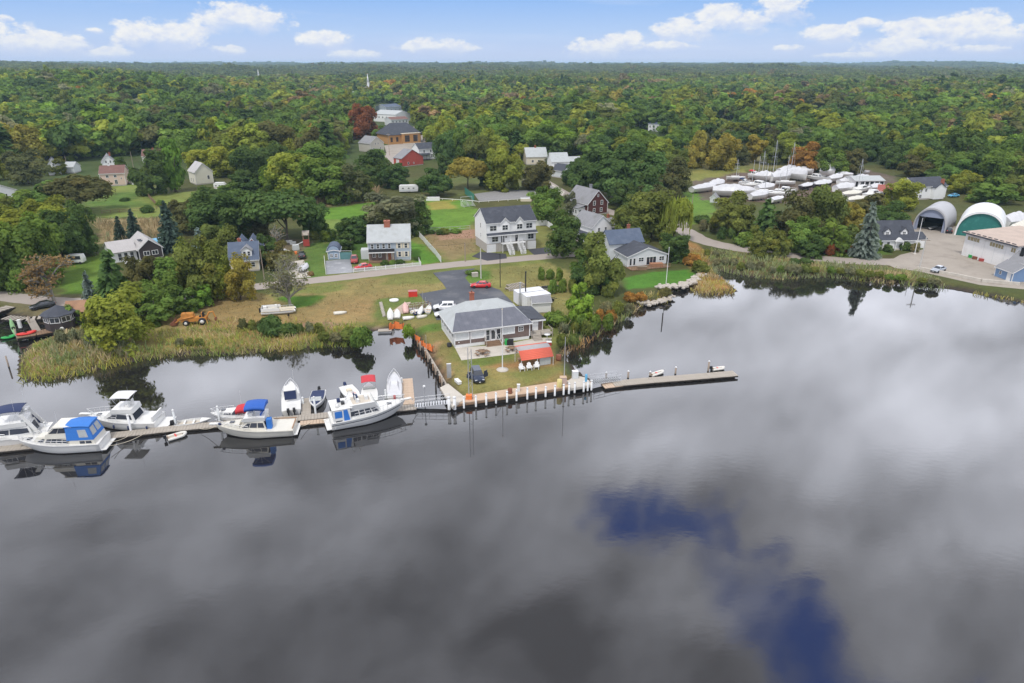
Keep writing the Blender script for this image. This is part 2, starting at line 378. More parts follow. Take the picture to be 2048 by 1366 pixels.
STONEWALL=mat('stone_foundation',(0.40,0.37,0.34),0.9,var=0.3,vs=2.5,bump=0.4,bs=4)
DIM=mat('dark_interior',(0.012,0.012,0.014),0.9,var=0.2)
BEIGE=mat('beige_vinyl',(0.62,0.55,0.42),0.6,var=0.1)
# terrain
LAND=0.9
def sstep(a,b,v):
 t=np.clip((np.asarray(v,float)-a)/(b-a),0,1);return t*t*(3-2*t)
def far_height(x,y):
 r=np.hypot(x,y)
 a=np.degrees(np.arctan2(x,np.maximum(y,1)))
 h=8.0*sstep(280,1100,r)
 roll=np.sin(x/210.0+1.3)*np.cos(y/260.0)*3.0+np.sin(x/93.0+y/130.0)*1.6
 h=h+roll*sstep(500,900,r)
 ridge=15.0*np.sin(a/4.3+0.7)*np.sin(a/2.6+r/700.0)+8.0*np.sin(a/1.7+2.0+r/420.0)+4*np.sin(a/.55+r/300.0)
 h=h+ridge*sstep(1500,3200,r)*(0.55+0.45*np.sin(r/800.0))
 h=h+11.0*np.exp(-((a+34)/13.0)**2)*sstep(450,1000,r)
 big=17+4.0*np.sin(a/9.0+1.0)+2.5*np.sin(a/3.7+r/900.0)+5.0*np.exp(-((a+9)/9.0)**2)
 h=h+big*sstep(1300,3600,r)+9.5*sstep(3800,7500,r)
 return h
def height(x,y):return LAND+far_height(x,y)
def hz(x,y):return float(height(np.array(float(x)),np.array(float(y))))
def proj(p):
 """world point -> pixel of the 2048 wide photograph"""
 x,y,z=p[0],p[1],p[2]-H
 dep=y*CP-z*SP;up=y*SP+z*CP
 return 1024+FPX*x/dep,683-FPX*up/dep,dep
def P(px,py,z=None):
 """the point of the ground (or of the level z) that stands at this place of the photograph"""
 d=pix_dir(px,py)
 if z is None:
  if d.z<-1e-4:
   t=(LAND-H)/d.z;q_=Vector((0,0,H))+d*t
   if math.hypot(q_.x,q_.y)<280:return q_
  t=250.0
  for _ in range(4000):
   q_=Vector((0,0,H))+d*t
   if q_.z<hz(q_.x,q_.y):break
   t+=2.0
  return Vector((q_.x,q_.y,hz(q_.x,q_.y)))
 t=(z-H)/d.z
 return Vector((0,0,H))+d*t
def W(px,py):return P(px,py,0.0)
def mpp(pt):return proj(pt)[2]/FPX
def top_h(base,px,py):
 """height above base at which the vertical over base meets pixel row py"""
 d=pix_dir(px,py);t=base.y/d.y
 return H+d.z*t-base.z
def inside(poly,X,Y):
 c=np.zeros(X.shape,bool);n=len(poly)
 for i in range(n):
  x0,y0=poly[i][:2];x1,y1=poly[(i+1)%n][:2]
  if y0==y1:continue
  k=((y0>Y)!=(y1>Y))&(X<(x1-x0)*(Y-y0)/(y1-y0)+x0);c^=k
 return c
def pdist(poly,X,Y,closed=True):
 d=np.full(X.shape,1e9);n=len(poly)
 for i in range(n if closed else n-1):
  ax,ay=poly[i][:2];bx,by=poly[(i+1)%n][:2]
  L2=(bx-ax)**2+(by-ay)**2+1e-9
  t=np.clip(((X-ax)*(bx-ax)+(Y-ay)*(by-ay))/L2,0,1)
  d=np.minimum(d,np.hypot(X-ax-t*(bx-ax),Y-ay-t*(by-ay)))
 return d
def sdist(poly,X,Y):return np.where(inside(poly,X,Y),1,-1)*pdist(poly,X,Y)
def vnoise(X,Y,s,seed=0):
 """smooth value noise on arrays"""
 u=X/s+seed*17.3;v=Y/s+seed*31.7
 i=np.floor(u).astype(int);j=np.floor(v).astype(int);fu=u-i;fv=v-j
 fu=fu*fu*(3-2*fu);fv=fv*fv*(3-2*fv)
 def hsh(a,b):
  k=(a*374761393+b*668265263+seed*1442695)&0x7fffffff
  k=((k^(k>>13))*1274126177)&0x7fffffff
  return((k^(k>>16))&0xffff)/65535.0
 return(hsh(i,j)*(1-fu)+hsh(i+1,j)*fu)*(1-fv)+(hsh(i,j+1)*(1-fu)+hsh(i+1,j+1)*fu)*fv
SHORE_PX=[(-60,622),(0,626),(60,640),(112,655),(108,672),(60,690),(40,715),(38,745),(60,762),(110,757),(200,737),(300,715),(400,707),(470,707),(560,699),(640,692),(720,689),(742,675),(741,661),(775,658),(803,655),(826,672),(850,702),(876,742),(893,775),(905,797),(915,806),(1050,788),(1184,764),(1158,747),(1138,728),(1122,708),(1135,700),(1160,692),(1185,675),(1205,655),(1240,640),(1262,622),(1280,606),(1320,606),(1340,598),(1320,588),(1350,579),(1385,574),(1400,588),(1440,588),(1474,583),(1450,562),(1425,545),(1416,535),(1440,541),(1500,554),(1560,557),(1640,553),(1700,557),(1760,564),(1830,570),(1900,577),(1960,588),(2048,604),(2120,620)]
SHORE=[tuple(W(*p))[:2]for p in SHORE_PX]
SHORE=[(-4000,SHORE[0][1]+5)]+SHORE+[(4000,SHORE[-1][1]-4),(4000,14000),(-4000,14000)]
def wpoly(px):return[tuple(P(*p))[:2]for p in px]
# ground cover: (outline in the photograph, colour, soft edge in metres)
LAWN=(0.085,0.145,0.030);DRY=(0.235,0.185,0.078);OLIVE=(0.15,0.165,0.05);STRAW=(0.24,0.18,0.10);MARSH=(0.20,0.165,0.06)
DIRT=(0.125,0.10,0.08);MUD=(0.05,0.042,0.035);UNDER=(0.035,0.04,0.018);FIELD=(0.15,0.20,0.05);NEON=(0.10,0.20,0.028);SANDY=(0.32,0.25,0.18)
ZONES=[([(-300,420),(700,330),(1350,300),(1700,330),(2400,380),(2400,640),(-300,640)],(0.075,0.085,0.03),8),([(600,640),(600,470),(1100,440),(1120,700),(900,800),(800,720)],OLIVE,3),([(636,420),(745,405),(860,398),(948,402),(950,440),(930,464),(800,464),(636,472)],NEON,2),([(640,442),(800,440),(800,466),(640,470)],FIELD,3),([(850,405),(905,400),(915,416),(860,420)],(0.22,0.22,0.05),2.5),([(600,400),(700,388),(760,388),(752,402),(640,414),(600,414)],STRAW,1.5),([(836,470),(948,458),(962,500),(905,522),(868,500)],(0.20,0.165,0.08),2),([(858,464),(948,460),(945,475),(880,480)],(0.27,0.19,0.12),1.5),([(818,480),(850,492),(880,522),(832,532),(820,515)],(0.095,0.2,0.03),1),([(188,376),(285,368),(350,388),(430,380),(560,392),(560,430),(400,438),(180,432)],FIELD,4),([(200,385),(270,385),(300,415),(190,415)],LAWN,5),([(190,440),(330,436),(340,470),(200,485)],(0.24,0.19,0.10),3),([(146,524),(215,508),(236,524),(196,585),(120,590)],(0.105,0.185,0.03),2),([(598,492),(650,478),(656,555),(608,560)],(0.095,0.15,0.036),1.5),([(530,470),(620,480),(612,520),(545,530)],(0.14,0.12,0.075),2),([(650,470),(730,468),(735,520),(655,520)],(0.06,0.11,0.025),2),([(300,640),(400,602),(560,577),(700,562),(872,543),(892,575),(840,592),(772,603),(758,640),(700,652),(500,660),(330,670)],DRY,1.5),([(560,592),(640,592),(640,612),(575,620)],(0.07,0.15,0.02),1.5),([(780,545),(872,543),(880,562),(760,570)],(0.15,0.15,0.05),2),([(755,600),(840,592),(840,605),(770,615),(762,640),(750,640)],(0.11,0.15,0.04),1.5),([(500,583),(640,570),(700,563),(690,580),(560,592)],OLIVE,1.5),([(745,652),(790,640),(885,640),(908,705),(925,790),(900,800),(870,735),(822,668)],(0.18,0.165,0.06),1),([(800,660),(880,645),(885,660),(830,675)],(0.09,0.16,0.03),1.2),([(845,690),(875,685),(900,740),(890,765)],(0.30,0.20,0.11),1.5),([(742,648),(790,650),(800,658),(745,664)],SANDY,0.8),([(912,725),(1105,695),(1130,740),(1172,762),(935,796),(908,770)],(0.205,0.18,0.066),1),([(960,730),(1105,712),(1120,728),(1000,742)],(0.25,0.165,0.07),1.5),([(925,716),(1020,705),(1040,722),(940,735)],(0.12,0.165,0.04),1.5),([(1020,748),(1120,730),(1140,748),(1050,765)],(0.15,0.17,0.05),1.5),([(926,548),(1100,522),(1150,556),(1140,640),(1060,640),(1000,585)],(0.20,0.18,0.068),1.5),([(925,548),(975,540),(985,556),(945,568)],(0.09,0.15,0.03),1),([(1248,556),(1300,545),(1384,538),(1396,556),(1345,572),(1252,580)],(0.07,0.175,0.026),0.6),([(1365,385),(1420,385),(1432,440),(1372,450)],(0.11,0.19,0.035),2),([(1355,345),(1500,328),(1500,350),(1378,368)],(0.20,0.20,0.06),3),([(1375,365),(1480,345),(1700,332),(1790,355),(1815,405),(1700,410),(1400,400)],DIRT,2),([(1560,503),(1760,498),(1792,509),(1700,516)],LAWN,0.8),([(1380,495),(1500,505),(1600,520),(1830,535),(1900,572),(1800,572),(1640,556),(1500,556),(1416,535)],(0.13,0.115,0.05),1),([(1372,480),(1415,500),(1420,540),(1380,545)],(0.24,0.16,0.06),1.5),([(20,770),(36,690),(110,650),(330,660),(560,655),(740,650),(745,690),(560,705),(300,722),(100,775)],MARSH,1.2),([(70,715),(105,700),(115,712),(85,725)],(0.30,0.21,0.16),0.8),([(600,640),(700,648),(735,655),(720,670),(600,660)],(0.22,0.155,0.10),1.2),([(1340,575),(1400,555),(1440,560),(1480,585),(1400,592)],(0.26,0.17,0.06),1),([(0,585),(170,590),(160,640),(0,650)],(0.12,0.12,0.06),1.5),([(850,360),(1010,352),(1090,372),(1080,385),(860,395)],(0.10,0.115,0.04),4),([(640,350),(740,345),(760,385),(640,390)],(0.09,0.1,0.04),4),([(1440,300),(1700,315),(1680,335),(1400,340)],(0.15,0.15,0.06),6),]
def spaced(lo,n0,hi0,d0,stop,grow=1.12):
 a=list(np.arange(lo,hi0+1e-6,d0));d=d0
 while a[-1]<stop:d=min(d*grow,400);a.append(a[-1]+d)
 return a
xs_half=spaced(0,0,200,1.15,9500,1.11)
xs=np.array(sorted([-v for v in xs_half[1:]]+xs_half));ys=np.array(spaced(78,0,272,0.95,12500,1.06))
GX,GY=np.meshgrid(xs,ys)
near=(np.abs(GX)<900)&(GY<420)
SD=np.full(GX.shape,50.0);SD[near]=sdist(SHORE,GX[near],GY[near])
SD=np.where(near,SD,np.where(GY<160,-50.0,50.0))
GZ=height(GX,GY)
GZ=np.where(SD>0,LAND*0.18+(GZ-LAND*0.18)*sstep(0,2.6,SD),LAND*0.18-1.6*sstep(0,2.2,-SD))
GZ=GZ+np.where(SD>4,(vnoise(GX,GY,6,3)-.5)*0.05,0)
GC=np.empty(GX.shape+(3,));GC[:]=(0.06,0.085,0.03)
for zp,col_,soft in ZONES:
 wp=wpoly(zp)
 bx=[p[0]for p in wp];by=[p[1]for p in wp]
 mk=(GX>min(bx)-25)&(GX<max(bx)+25)&(GY>min(by)-25)&(GY<max(by)+25)
 X,Y=GX[mk],GY[mk]
 s_=sdist(wp,X,Y)+(vnoise(X,Y,5,1)-.5)*soft*1.6+(vnoise(X,Y,1.9,2)-.5)*soft
 a=sstep(-soft*.5,soft*.5,s_)[:,None]
 GC[mk]=GC[mk]*(1-a)+np.array(col_)*a
 # worn and lush patches of the grass itself, mud at the tide line
pn=vnoise(GX,GY,7.5,5)*.6+vnoise(GX,GY,2.6,6)*.4
GC*=(0.80+0.42*pn)[...,None]
tint=(vnoise(GX,GY,13,8)-.5)[...,None]*np.array((0.5,-0.1,0.3));GC*=1+tint*0.45
mudm=(1-sstep(0.2,1.6,SD+(vnoise(GX,GY,3,9)-.5)*1.2))[...,None];GC=GC*(1-mudm)+np.array(MUD)*mudm
ny,nx=GX.shape
me=bpy.data.meshes.new('ground')
me.vertices.add(nx*ny);me.vertices.foreach_set('co',np.stack([GX,GY,GZ],-1).ravel())
ii=np.arange(nx*ny).reshape(ny,nx)
qd=np.stack([ii[:-1,:-1],ii[:-1,1:],ii[1:,1:],ii[1:,:-1]],-1).reshape(-1,4)
me.loops.add(qd.size);me.loops.foreach_set('vertex_index',qd.ravel().astype(np.int32))
me.polygons.add(len(qd));me.polygons.foreach_set('loop_start',np.arange(0,qd.size,4,dtype=np.int32));me.polygons.foreach_set('loop_total',np.full(len(qd),4,np.int32))
me.polygons.foreach_set('use_smooth',np.ones(len(qd),bool));me.update();me.validate()
ca=me.attributes.new('cover','FLOAT_COLOR','POINT');ca.data.foreach_set('color',np.concatenate([GC,np.ones(GX.shape+(1,))],-1).ravel())
gm=bpy.data.materials.new('ground_cover');gm.use_nodes=True;T=NT(gm.node_tree);bsdf=T.n['Principled BSDF']
co=T.n.new('ShaderNodeTexCoord').outputs['Object']
c=T.attr('cover')[0]
f1=T.noise(co,0.55,5,.65);f2=T.noise(co,3.5,3,.6)
f=T.m('ADD',T.m('MULTIPLY',f1,0.8),T.m('MULTIPLY',f2,1.1));f=T.m('ADD',f,0.05)
c=T.mix(1.0,c,T.comb(f,f,f),'MULTIPLY')
hue=T.mr(T.noise(co,0.9,4,.6),0.35,0.7,0,1)
c=T.mix(T.m('MULTIPLY',hue,0.28),c,T.mix(1.0,c,(1.5,1.05,0.8),'MULTIPLY'))
T.put(bsdf.inputs['Base Color'],c);bsdf.inputs['Roughness'].default_value=0.95;bsdf.inputs['Specular IOR Level'].default_value=0.1
bp=T.n.new('ShaderNodeBump');bp.inputs['Strength'].default_value=0.6;bp.inputs['Distance'].default_value=0.15
T.put(bp.inputs['Height'],T.noise(co,2.2,5,.7));T.l.new(bp.outputs[0],bsdf.inputs['Normal'])
me.materials.append(gm)
ground=bpy.data.objects.new('ground',me);COL.objects.link(ground);tag(ground,kind='structure')
# water: dark tannin river, nearly still
wm=bpy.data.materials.new('still_river_water');wm.use_nodes=True;T=NT(wm.node_tree);bsdf=T.n['Principled BSDF']
bsdf.inputs['Base Color'].default_value=(0.016,0.015,0.015,1);bsdf.inputs['Roughness'].default_value=0.04
bsdf.inputs['IOR'].default_value=1.95
co=T.n.new('ShaderNodeTexCoord').outputs['Object']
bp=T.n.new('ShaderNodeBump');bp.inputs['Strength'].default_value=0.05;bp.inputs['Distance'].default_value=0.05
mp=T.vm('MULTIPLY',co,(1.0,1.6,1.0))
T.put(bp.inputs['Height'],T.m('ADD',T.m('ADD',T.noise(mp,0.9,3,.5),T.m('MULTIPLY',T.noise(mp,5.0,2,.5),T.mr(T.noise(co,0.03,3,.6),.42,.62,.04,.22))),T.m('MULTIPLY',T.noise(mp,0.12,2,.5),1.2)))
T.l.new(bp.outputs[0],bsdf.inputs['Normal'])
water=MB().quad((-4000,-600,0),(4000,-600,0),(4000,420,0),(-4000,420,0)).build('water',wm,fix=False);tag(water,kind='structure')
# roads and pavements
ASPH=mat('dark_asphalt',(0.075,0.08,0.095),0.85,var=0.28,vs=0.3,dirt=((0.16,0.16,0.165),0.7,0.22),bump=0.2,bs=15)
ROADM=mat('pale_worn_asphalt',(0.33,0.285,0.25),0.9,var=0.12,vs=0.3,dirt=((0.27,0.235,0.21),0.6,0.3),bump=0.15,bs=12)
YARDM=mat('yard_pavement',(0.33,0.29,0.245),0.9,var=0.16,vs=0.2,dirt=((0.22,0.19,0.16),0.7,0.22),bump=0.15,bs=10)
GRAVEL=mat('gravel',(0.24,0.235,0.23),0.95,var=0.25,vs=0.8,bump=0.4,bs=10)
DRIVE=mat('wet_driveway',(0.26,0.265,0.28),0.5,var=0.2,vs=0.5,dirt=((0.50,0.50,0.51),0.8,0.35))
NEWASPH=mat('new_asphalt',(0.045,0.045,0.055),0.85,var=0.15,vs=0.5)
def drape(name,pts,m_,lift,kind='structure',nsub=1):
 """flat sheet on the ground from an outline in the photograph"""
 wp=[P(*p)for p in pts]
 bm=bmesh.new();vs=[bm.verts.new((p.x,p.y,hz(p.x,p.y)+lift))for p in wp];fc=bm.faces.new(vs)
 if fc.normal.z<0:fc.normal_flip()
 bmesh.ops.triangulate(bm,faces=[fc]);bm.normal_update()
 for f_ in bm.faces:
  if f_.normal.z<0:f_.normal_flip()
 ext=[e for e in bm.edges if e.is_boundary]
 r_=bmesh.ops.extrude_edge_only(bm,edges=ext)
 for v in[g for g in r_['geom']if isinstance(g,bmesh.types.BMVert)]:v.co.z-=lift+0.3
 me_=bpy.data.meshes.new(name);bm.to_mesh(me_);bm.free();me_.materials.append(m_)
 o=bpy.data.objects.new(name,me_);COL.objects.link(o);return tag(o,kind=kind)
def smooth_line(pts,n=8):
 out=[]
 for i in range(len(pts)-1):
  p0=pts[max(i-1,0)];p1=pts[i];p2=pts[i+1];p3=pts[min(i+2,len(pts)-1)]
  for k in range(n):
   t=k/n
   out.append(0.5*((2*p1)+(p2-p0)*t+(2*p0-5*p1+4*p2-p3)*t*t+(3*p1-p0-3*p2+p3)*t**3))
 out.append(pts[-1]);return out
def ribbon(name,pts,width,m_,lift,kind='structure'):
 c_=smooth_line([Vector((p.x,p.y))for p in[P(*q_)for q_ in pts]]);vs=[]
 wd=width if isinstance(width,(list,tuple))else[width,width]
 for i,p in enumerate(c_):
  d=(c_[min(i+1,len(c_)-1)]-c_[max(i-1,0)]).normalized();nn=Vector((-d.y,d.x))
  t=i/(len(c_)-1)*(len(wd)-1);k=min(int(t),len(wd)-2);ww=wd[k]+(wd[k+1]-wd[k])*(t-k)
  for s in(-.5,.5):
   q_=p+nn*ww*s*(1+0.04*math.sin(i*1.7+s));vs.append((q_.x,q_.y,hz(q_.x,q_.y)+lift))
 for k in range(len(vs)):vs.append((vs[k][0],vs[k][1],vs[k][2]-lift-0.3))
 n=len(c_);o_=2*n;b=MB();fs=[]
 for i in range(n-1):
  a=2*i;fs+=[(a,a+2,a+3,a+1),(a+o_,a+2+o_,a+2,a),(a+1,a+3,a+3+o_,a+1+o_)]
 b.add(vs,fs);o=b.build(name,m_);return tag(o,kind=kind)
ribbon('road',[(-120,580),(0,592),(80,601),(165,604),(300,600),(430,588),(510,574),(600,564),(700,553),(800,541),(900,530),(1000,521),(1100,512),(1180,505),(1270,497)],[5.2,5.2,5.0,5.0,5.2,5.4],ROADM,0.035)
ribbon('road',[(1040,345),(1085,362),(1120,382),(1180,410),(1250,432),(1320,446),(1365,460),(1400,479),(1450,492),(1520,503),(1600,513),(1700,522),(1800,524),(1850,522)],[5,5,5.5,6.5,6.5,6.0,7.0],ROADM,0.039)
ribbon('road',[(1365,460),(1355,440),(1340,425)],[5,5],ROADM,0.045)
drape('yard_pavement',[(1770,527),(1800,510),(1850,498),(1836,478),(1810,462),(1830,455),(1935,452),(2100,478),(2300,520),(2300,600),(2040,578),(1960,570),(1838,543),(1790,536)],YARDM,0.043)
drape('parking_lot',[(866,546),(905,541),(950,537),(942,544),(930,556),(940,568),(985,575),(1000,580),(1026,606),(1010,625),(900,640),(873,640),(866,622),(852,605),(838,588),(893,578),(885,566)],ASPH,0.047)
drape('driveway',[(653,549),(651,522),(700,518),(707,545)],DRIVE,0.051)
drape('driveway',[(580,558),(573,525),(607,520),(622,554)],CONC,0.051)
drape('driveway',[(944,513),(960,504),(1012,508),(1014,517),(975,522)],NEWASPH,0.051)
drape('driveway',[(1056,499),(1100,494),(1110,506),(1068,510)],NEWASPH,0.051)
drape('village_road',[(768,292),(835,284),(862,300),(846,318),(800,322),(775,312)],YARDM,0.12)
ribbon('village_road',[(848,300),(846,284),(842,268),(834,254)],[8,7,6],ROADM,0.16)
ribbon('village_road',[(770,308),(790,322),(800,335)],[6,5],ROADM,0.2)
drape('gravel_lot',[(948,388),(1000,381),(1085,379),(1082,392),(1030,398),(958,402)],GRAVEL,0.051)
drape('path',[(1086,366),(1108,372),(1130,384),(1125,392)],CONC,0.055)
drape('patio',[(923,721),(910,696),(1004,690),(1075,676),(1104,676),(1095,697),(1020,709)],CONC,0.055)
for o in list(COL.objects):
 if o.name.split('.')[0]in('village_road','gravel_lot','path','driveway','patio','road','parking_lot','yard_pavement'):o['kind']='structure'
 # foliage
def foliage_mat(name,instancer=False):
 m_=bpy.data.materials.new(name);m_.use_nodes=True;t=NT(m_.node_tree);t.n.clear()
 if instancer:base=t.attr('tint','INSTANCER')[0]
 else:base=t.n.new('ShaderNodeObjectInfo').outputs['Color']
 lv=t.attr('leafvar')[0];r_,g_,b_=t.sep(lv)
 c_=t.mix(1.0,base,t.comb(r_,r_,r_),'MULTIPLY')
 warm=t.mix(1.0,c_,(1.28,1.02,0.78),'MULTIPLY')
 c_=t.mix(g_,c_,warm)
 d=t.n.new('ShaderNodeBsdfDiffuse');t.put(d.inputs[0],c_)
 tr=t.n.new('ShaderNodeBsdfTranslucent');t.put(tr.inputs[0],t.mix(1.0,c_,(1.1,1.15,0.7),'MULTIPLY'))
 mx=t.n.new('ShaderNodeMixShader');mx.inputs[0].default_value=0.45
 t.l.new(d.outputs[0],mx.inputs[1]);t.l.new(tr.outputs[0],mx.inputs[2])
 o=t.n.new('ShaderNodeOutputMaterial');t.l.new(mx.outputs[0],o.inputs[0]);return m_
LEAF=foliage_mat('leaves');LEAF_I=foliage_mat('distant_leaves',True)
BARK=mat('bark',(0.085,0.07,0.055),0.9,var=0.3,vs=2.0)
BARKGREY=mat('grey_lichened_bark',(0.25,0.235,0.2),0.9,var=0.3,vs=3.0)
def quads_mesh(name,C,U,V,var,mats):
 """many small quads: centres C, half axes U and V, leafvar colours var (n,3)"""
 n=len(C);co_=np.stack([C-U-V,C+U-V*0.9,C+U*0.85+V,C-U*0.8+V*1.1],1).reshape(-1,3)
 me_=bpy.data.meshes.new(name);me_.vertices.add(4*n);me_.vertices.foreach_set('co',co_.ravel())
 me_.loops.add(4*n);me_.loops.foreach_set('vertex_index',np.arange(4*n,dtype=np.int32))
 me_.polygons.add(n);me_.polygons.foreach_set('loop_start',np.arange(0,4*n,4,dtype=np.int32));me_.polygons.foreach_set('loop_total',np.full(n,4,np.int32))
 me_.update();a=me_.attributes.new('leafvar','FLOAT_COLOR','FACE')
 a.data.foreach_set('color',np.concatenate([var,np.ones((n,1))],1).ravel())
 me_.materials.append(mats);return me_
def rand_dirs(n,g):
 v=g.normal(size=(n,3));return v/np.linalg.norm(v,axis=1)[:,None]
def frame_of(N,g):
 r_=g.normal(size=N.shape);U=np.cross(N,r_);U/=np.linalg.norm(U,axis=1)[:,None]+1e-9;return U,np.cross(N,U)
def crown_quads(seed,clumps,per,size,shape='round',flat=0.0):
 g=np.random.default_rng(seed);Cs,Us,Vs,Va=[],[],[],[]
 K_=9;ph_=g.random()*6.28;aa=ph_+np.arange(K_)*2.4;bz=np.linspace(-.62,.62,K_)+.1*g.normal(size=K_);rb=(.62-.30*np.abs(bz))*(.8+.4*g.random(K_));bc=np.stack([np.cos(aa)*rb,np.sin(aa)*rb,bz],1);br_=.34+.16*g.random(K_)
 for k in range(clumps):
  d=rand_dirs(1,g)[0];rr=0.38+0.42*g.random()**0.6
  c0=d*rr
  if shape=='round':
   q_=k%K_;c0=bc[q_]+d*br_[q_]*(.5+.5*g.random())if k%6 else c0*.6;cr=0.16+0.17*g.random()
  elif shape=='column':c0=np.array([c0[0]*0.75,c0[1]*0.75,-0.85+1.7*(k+g.random())/clumps]);cr=(0.30+0.2*g.random());c0[:2]*=1.1-0.5*abs(c0[2]);cr*=1.0-0.35*max(0,c0[2])
  elif shape=='spread':c0[2]=abs(c0[2])*0.75-0.25*g.random();cr=0.2+0.18*g.random()
  elif shape=='shrub':c0[2]=abs(c0[2])-0.2;cr=0.28+0.2*g.random()
  n=int(per*(0.6+0.8*g.random()));dd=rand_dirs(n,g);dd[:,2]=np.where((dd[:,2]<-0.25)&(g.random(n)<.6),-dd[:,2],dd[:,2])
  rad=cr*(0.62+0.5*g.random(n));zs=0.8 if shape!='column' else 0.55
  C=c0+dd*rad[:,None]*np.array((1,1,zs))
  N=dd+0.45*c0+g.normal(size=(n,3))*0.42+np.array((0,0,.35));N/=np.linalg.norm(N,axis=1)[:,None]
  U,V=frame_of(N,g);s_=size*(0.6+0.8*g.random(n))[:,None]
  Cs.append(C);Us.append(U*s_);Vs.append(V*s_*0.8)
  lv=0.72+0.56*g.random();hue=max(0,g.normal()*0.22)
  Va.append(np.stack([lv*(0.80+0.40*g.random(n)),np.clip(hue+0.25*g.random(n),0,1),np.zeros(n)],1))
 C=np.concatenate(Cs)
 if shape=='round':
  C[:,:2]/=np.percentile(np.hypot(C[:,0],C[:,1]),97)/.95;zlo,zhi=np.percentile(C[:,2],(1.5,98.5));C[:,2]=(C[:,2]-zlo)/(zhi-zlo)*1.9-.95
 return C,np.concatenate(Us),np.concatenate(Vs),np.concatenate(Va)
def conifer_quads(seed,levels,per,size,width=1.0):
 g=np.random.default_rng(seed);Cs,Us,Vs,Va=[],[],[],[]
 for k in range(levels):
  t=k/levels;z=-1+2*t;rad=(1-t)**0.85*width+0.03
  nb=max(4,int(per*(1-t*0.75)))
  for b_ in range(nb):
   a=2*math.pi*(b_+g.random())/nb;L=rad*(0.72+0.4*g.random());m_=max(3,int(3+7*rad))
   s=(np.arange(m_)+0.5)/m_
   r_=L*s;dz_=-0.16*L*s**1.6-0.02+0.05*g.normal()
   side=g.normal(size=m_)*0.09*s
   C=np.stack([np.cos(a)*r_-np.sin(a)*side,np.sin(a)*r_+np.cos(a)*side,z+dz_],1)
   n=len(C);out=np.tile((math.cos(a),math.sin(a),-0.35),(n,1))+g.normal(size=(n,3))*0.22
   out/=np.linalg.norm(out,axis=1)[:,None]
   U=out;V=np.cross(U,np.array((0,0,1.0))+g.normal(size=(n,3))*.5);V/=np.linalg.norm(V,axis=1)[:,None]
   sz=size*(0.7+0.6*g.random(n))[:,None]
   Cs.append(C);Us.append(U*sz*1.3);Vs.append(V*sz*0.75);lv=0.75+0.4*g.random()
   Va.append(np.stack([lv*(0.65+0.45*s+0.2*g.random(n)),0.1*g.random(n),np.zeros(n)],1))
 return np.concatenate(Cs),np.concatenate(Us),np.concatenate(Vs),np.concatenate(Va)
def willow_quads(seed):
 g=np.random.default_rng(seed);C,U,V,A=crown_quads(seed,26,40,0.085,'spread');Cs,Us,Vs,Va=[C],[U],[V],[A]
 for k in range(170):
  a=g.random()*2*math.pi;r_=0.55+0.42*g.random();z0=0.55-0.5*r_**2+0.25*g.random();L=0.5+0.75*g.random();n=9
  s=np.arange(n)/n;Cc=np.stack([np.cos(a)*(r_+.08*s)+g.normal(size=n)*.02,np.sin(a)*(r_+.08*s)+g.normal(size=n)*.02,z0-L*s],1)
  Vv=np.tile((0,0,1.0),(n,1));Uu=np.stack([-np.sin(a)+g.normal(size=n)*.6,np.cos(a)+g.normal(size=n)*.6,np.zeros(n)],1);Uu/=np.linalg.norm(Uu,axis=1)[:,None]
  Cs.append(Cc);Us.append(Uu*0.03);Vs.append(Vv*0.07);lv=0.75+.45*g.random()
  Va.append(np.stack([np.full(n,lv),np.full(n,.25*g.random()),np.zeros(n)],1))
 return np.concatenate(Cs),np.concatenate(Us),np.concatenate(Vs),np.concatenate(Va)
def branch_tree(seed,levels=4,spread=0.9,n0=6,thick=0.035,droop=0.0):
 """unit tree (height 1) of bare limbs: returns an MB and the twig tips"""
 g=random.Random(seed);b=MB();tips=[]
 def grow(p,d,L,r_,lev):
  m_=3;pts=[p];dd=d.copy()
  for i in range(m_):
   dd=(dd+Vector((g.gauss(0,.14),g.gauss(0,.14),g.gauss(0,.08)-droop*(levels-lev)))).normalized();pts.append(pts[-1]+dd*L/m_)
  b.tube(pts,r_,4 if lev<levels else 5,r_*0.55,cap=False)
  if lev==0:tips.append((pts[-1],dd));return
  k=n0 if lev==levels else g.choice((3,4,4))
  for i in range(k):
   at=pts[g.choice((1,2,3))if lev<levels else g.choice((2,3,3,1))]
   az_=g.random()*2*math.pi;out=Vector((math.cos(az_),math.sin(az_),0))*spread
   nd=(dd*0.55+out*(0.75+0.35*g.random())+Vector((0,0,.25*g.random()))).normalized()
   grow(at,nd,L*(0.62+.2*g.random()),r_*0.5,lev-1)
 grow(Vector((0,0,0)),Vector((0,0,1)),0.36,thick,levels)
 return b,tips
def trunk_mesh(seed,limbs=5):
 """unit trunk: foot at 0, reaching 0.75; limbs fan into the crown"""
 g=random.Random(seed);b=MB()
 b.tube([(0,0,-0.03),(0.004,0,0.12),(g.gauss(0,.01),g.gauss(0,.01),0.32),(g.gauss(0,.02),g.gauss(0,.02),0.75)],0.024,7,0.008)
 for k in range(limbs):
  a=2*math.pi*(k+g.random()*.6)/limbs;z0=0.18+0.25*g.random();r_=0.16+.14*g.random()
  b.tube([(0,0,z0),(math.cos(a)*r_*.5,math.sin(a)*r_*.5,z0+.13),(math.cos(a)*r_,math.sin(a)*r_,z0+.3+.1*g.random())],0.012,5,0.004)
 return b.mesh('trunk',BARK)
CROWNS={}
def reg(kind,n,fn,m_=None):
 CROWNS[kind]=[quads_mesh('crown',*fn(i),m_ or LEAF)for i in range(n)]
reg('round',5,lambda i:crown_quads(100+i,70,190,0.040))
reg('spread',3,lambda i:crown_quads(200+i,60,190,0.040,'spread'))
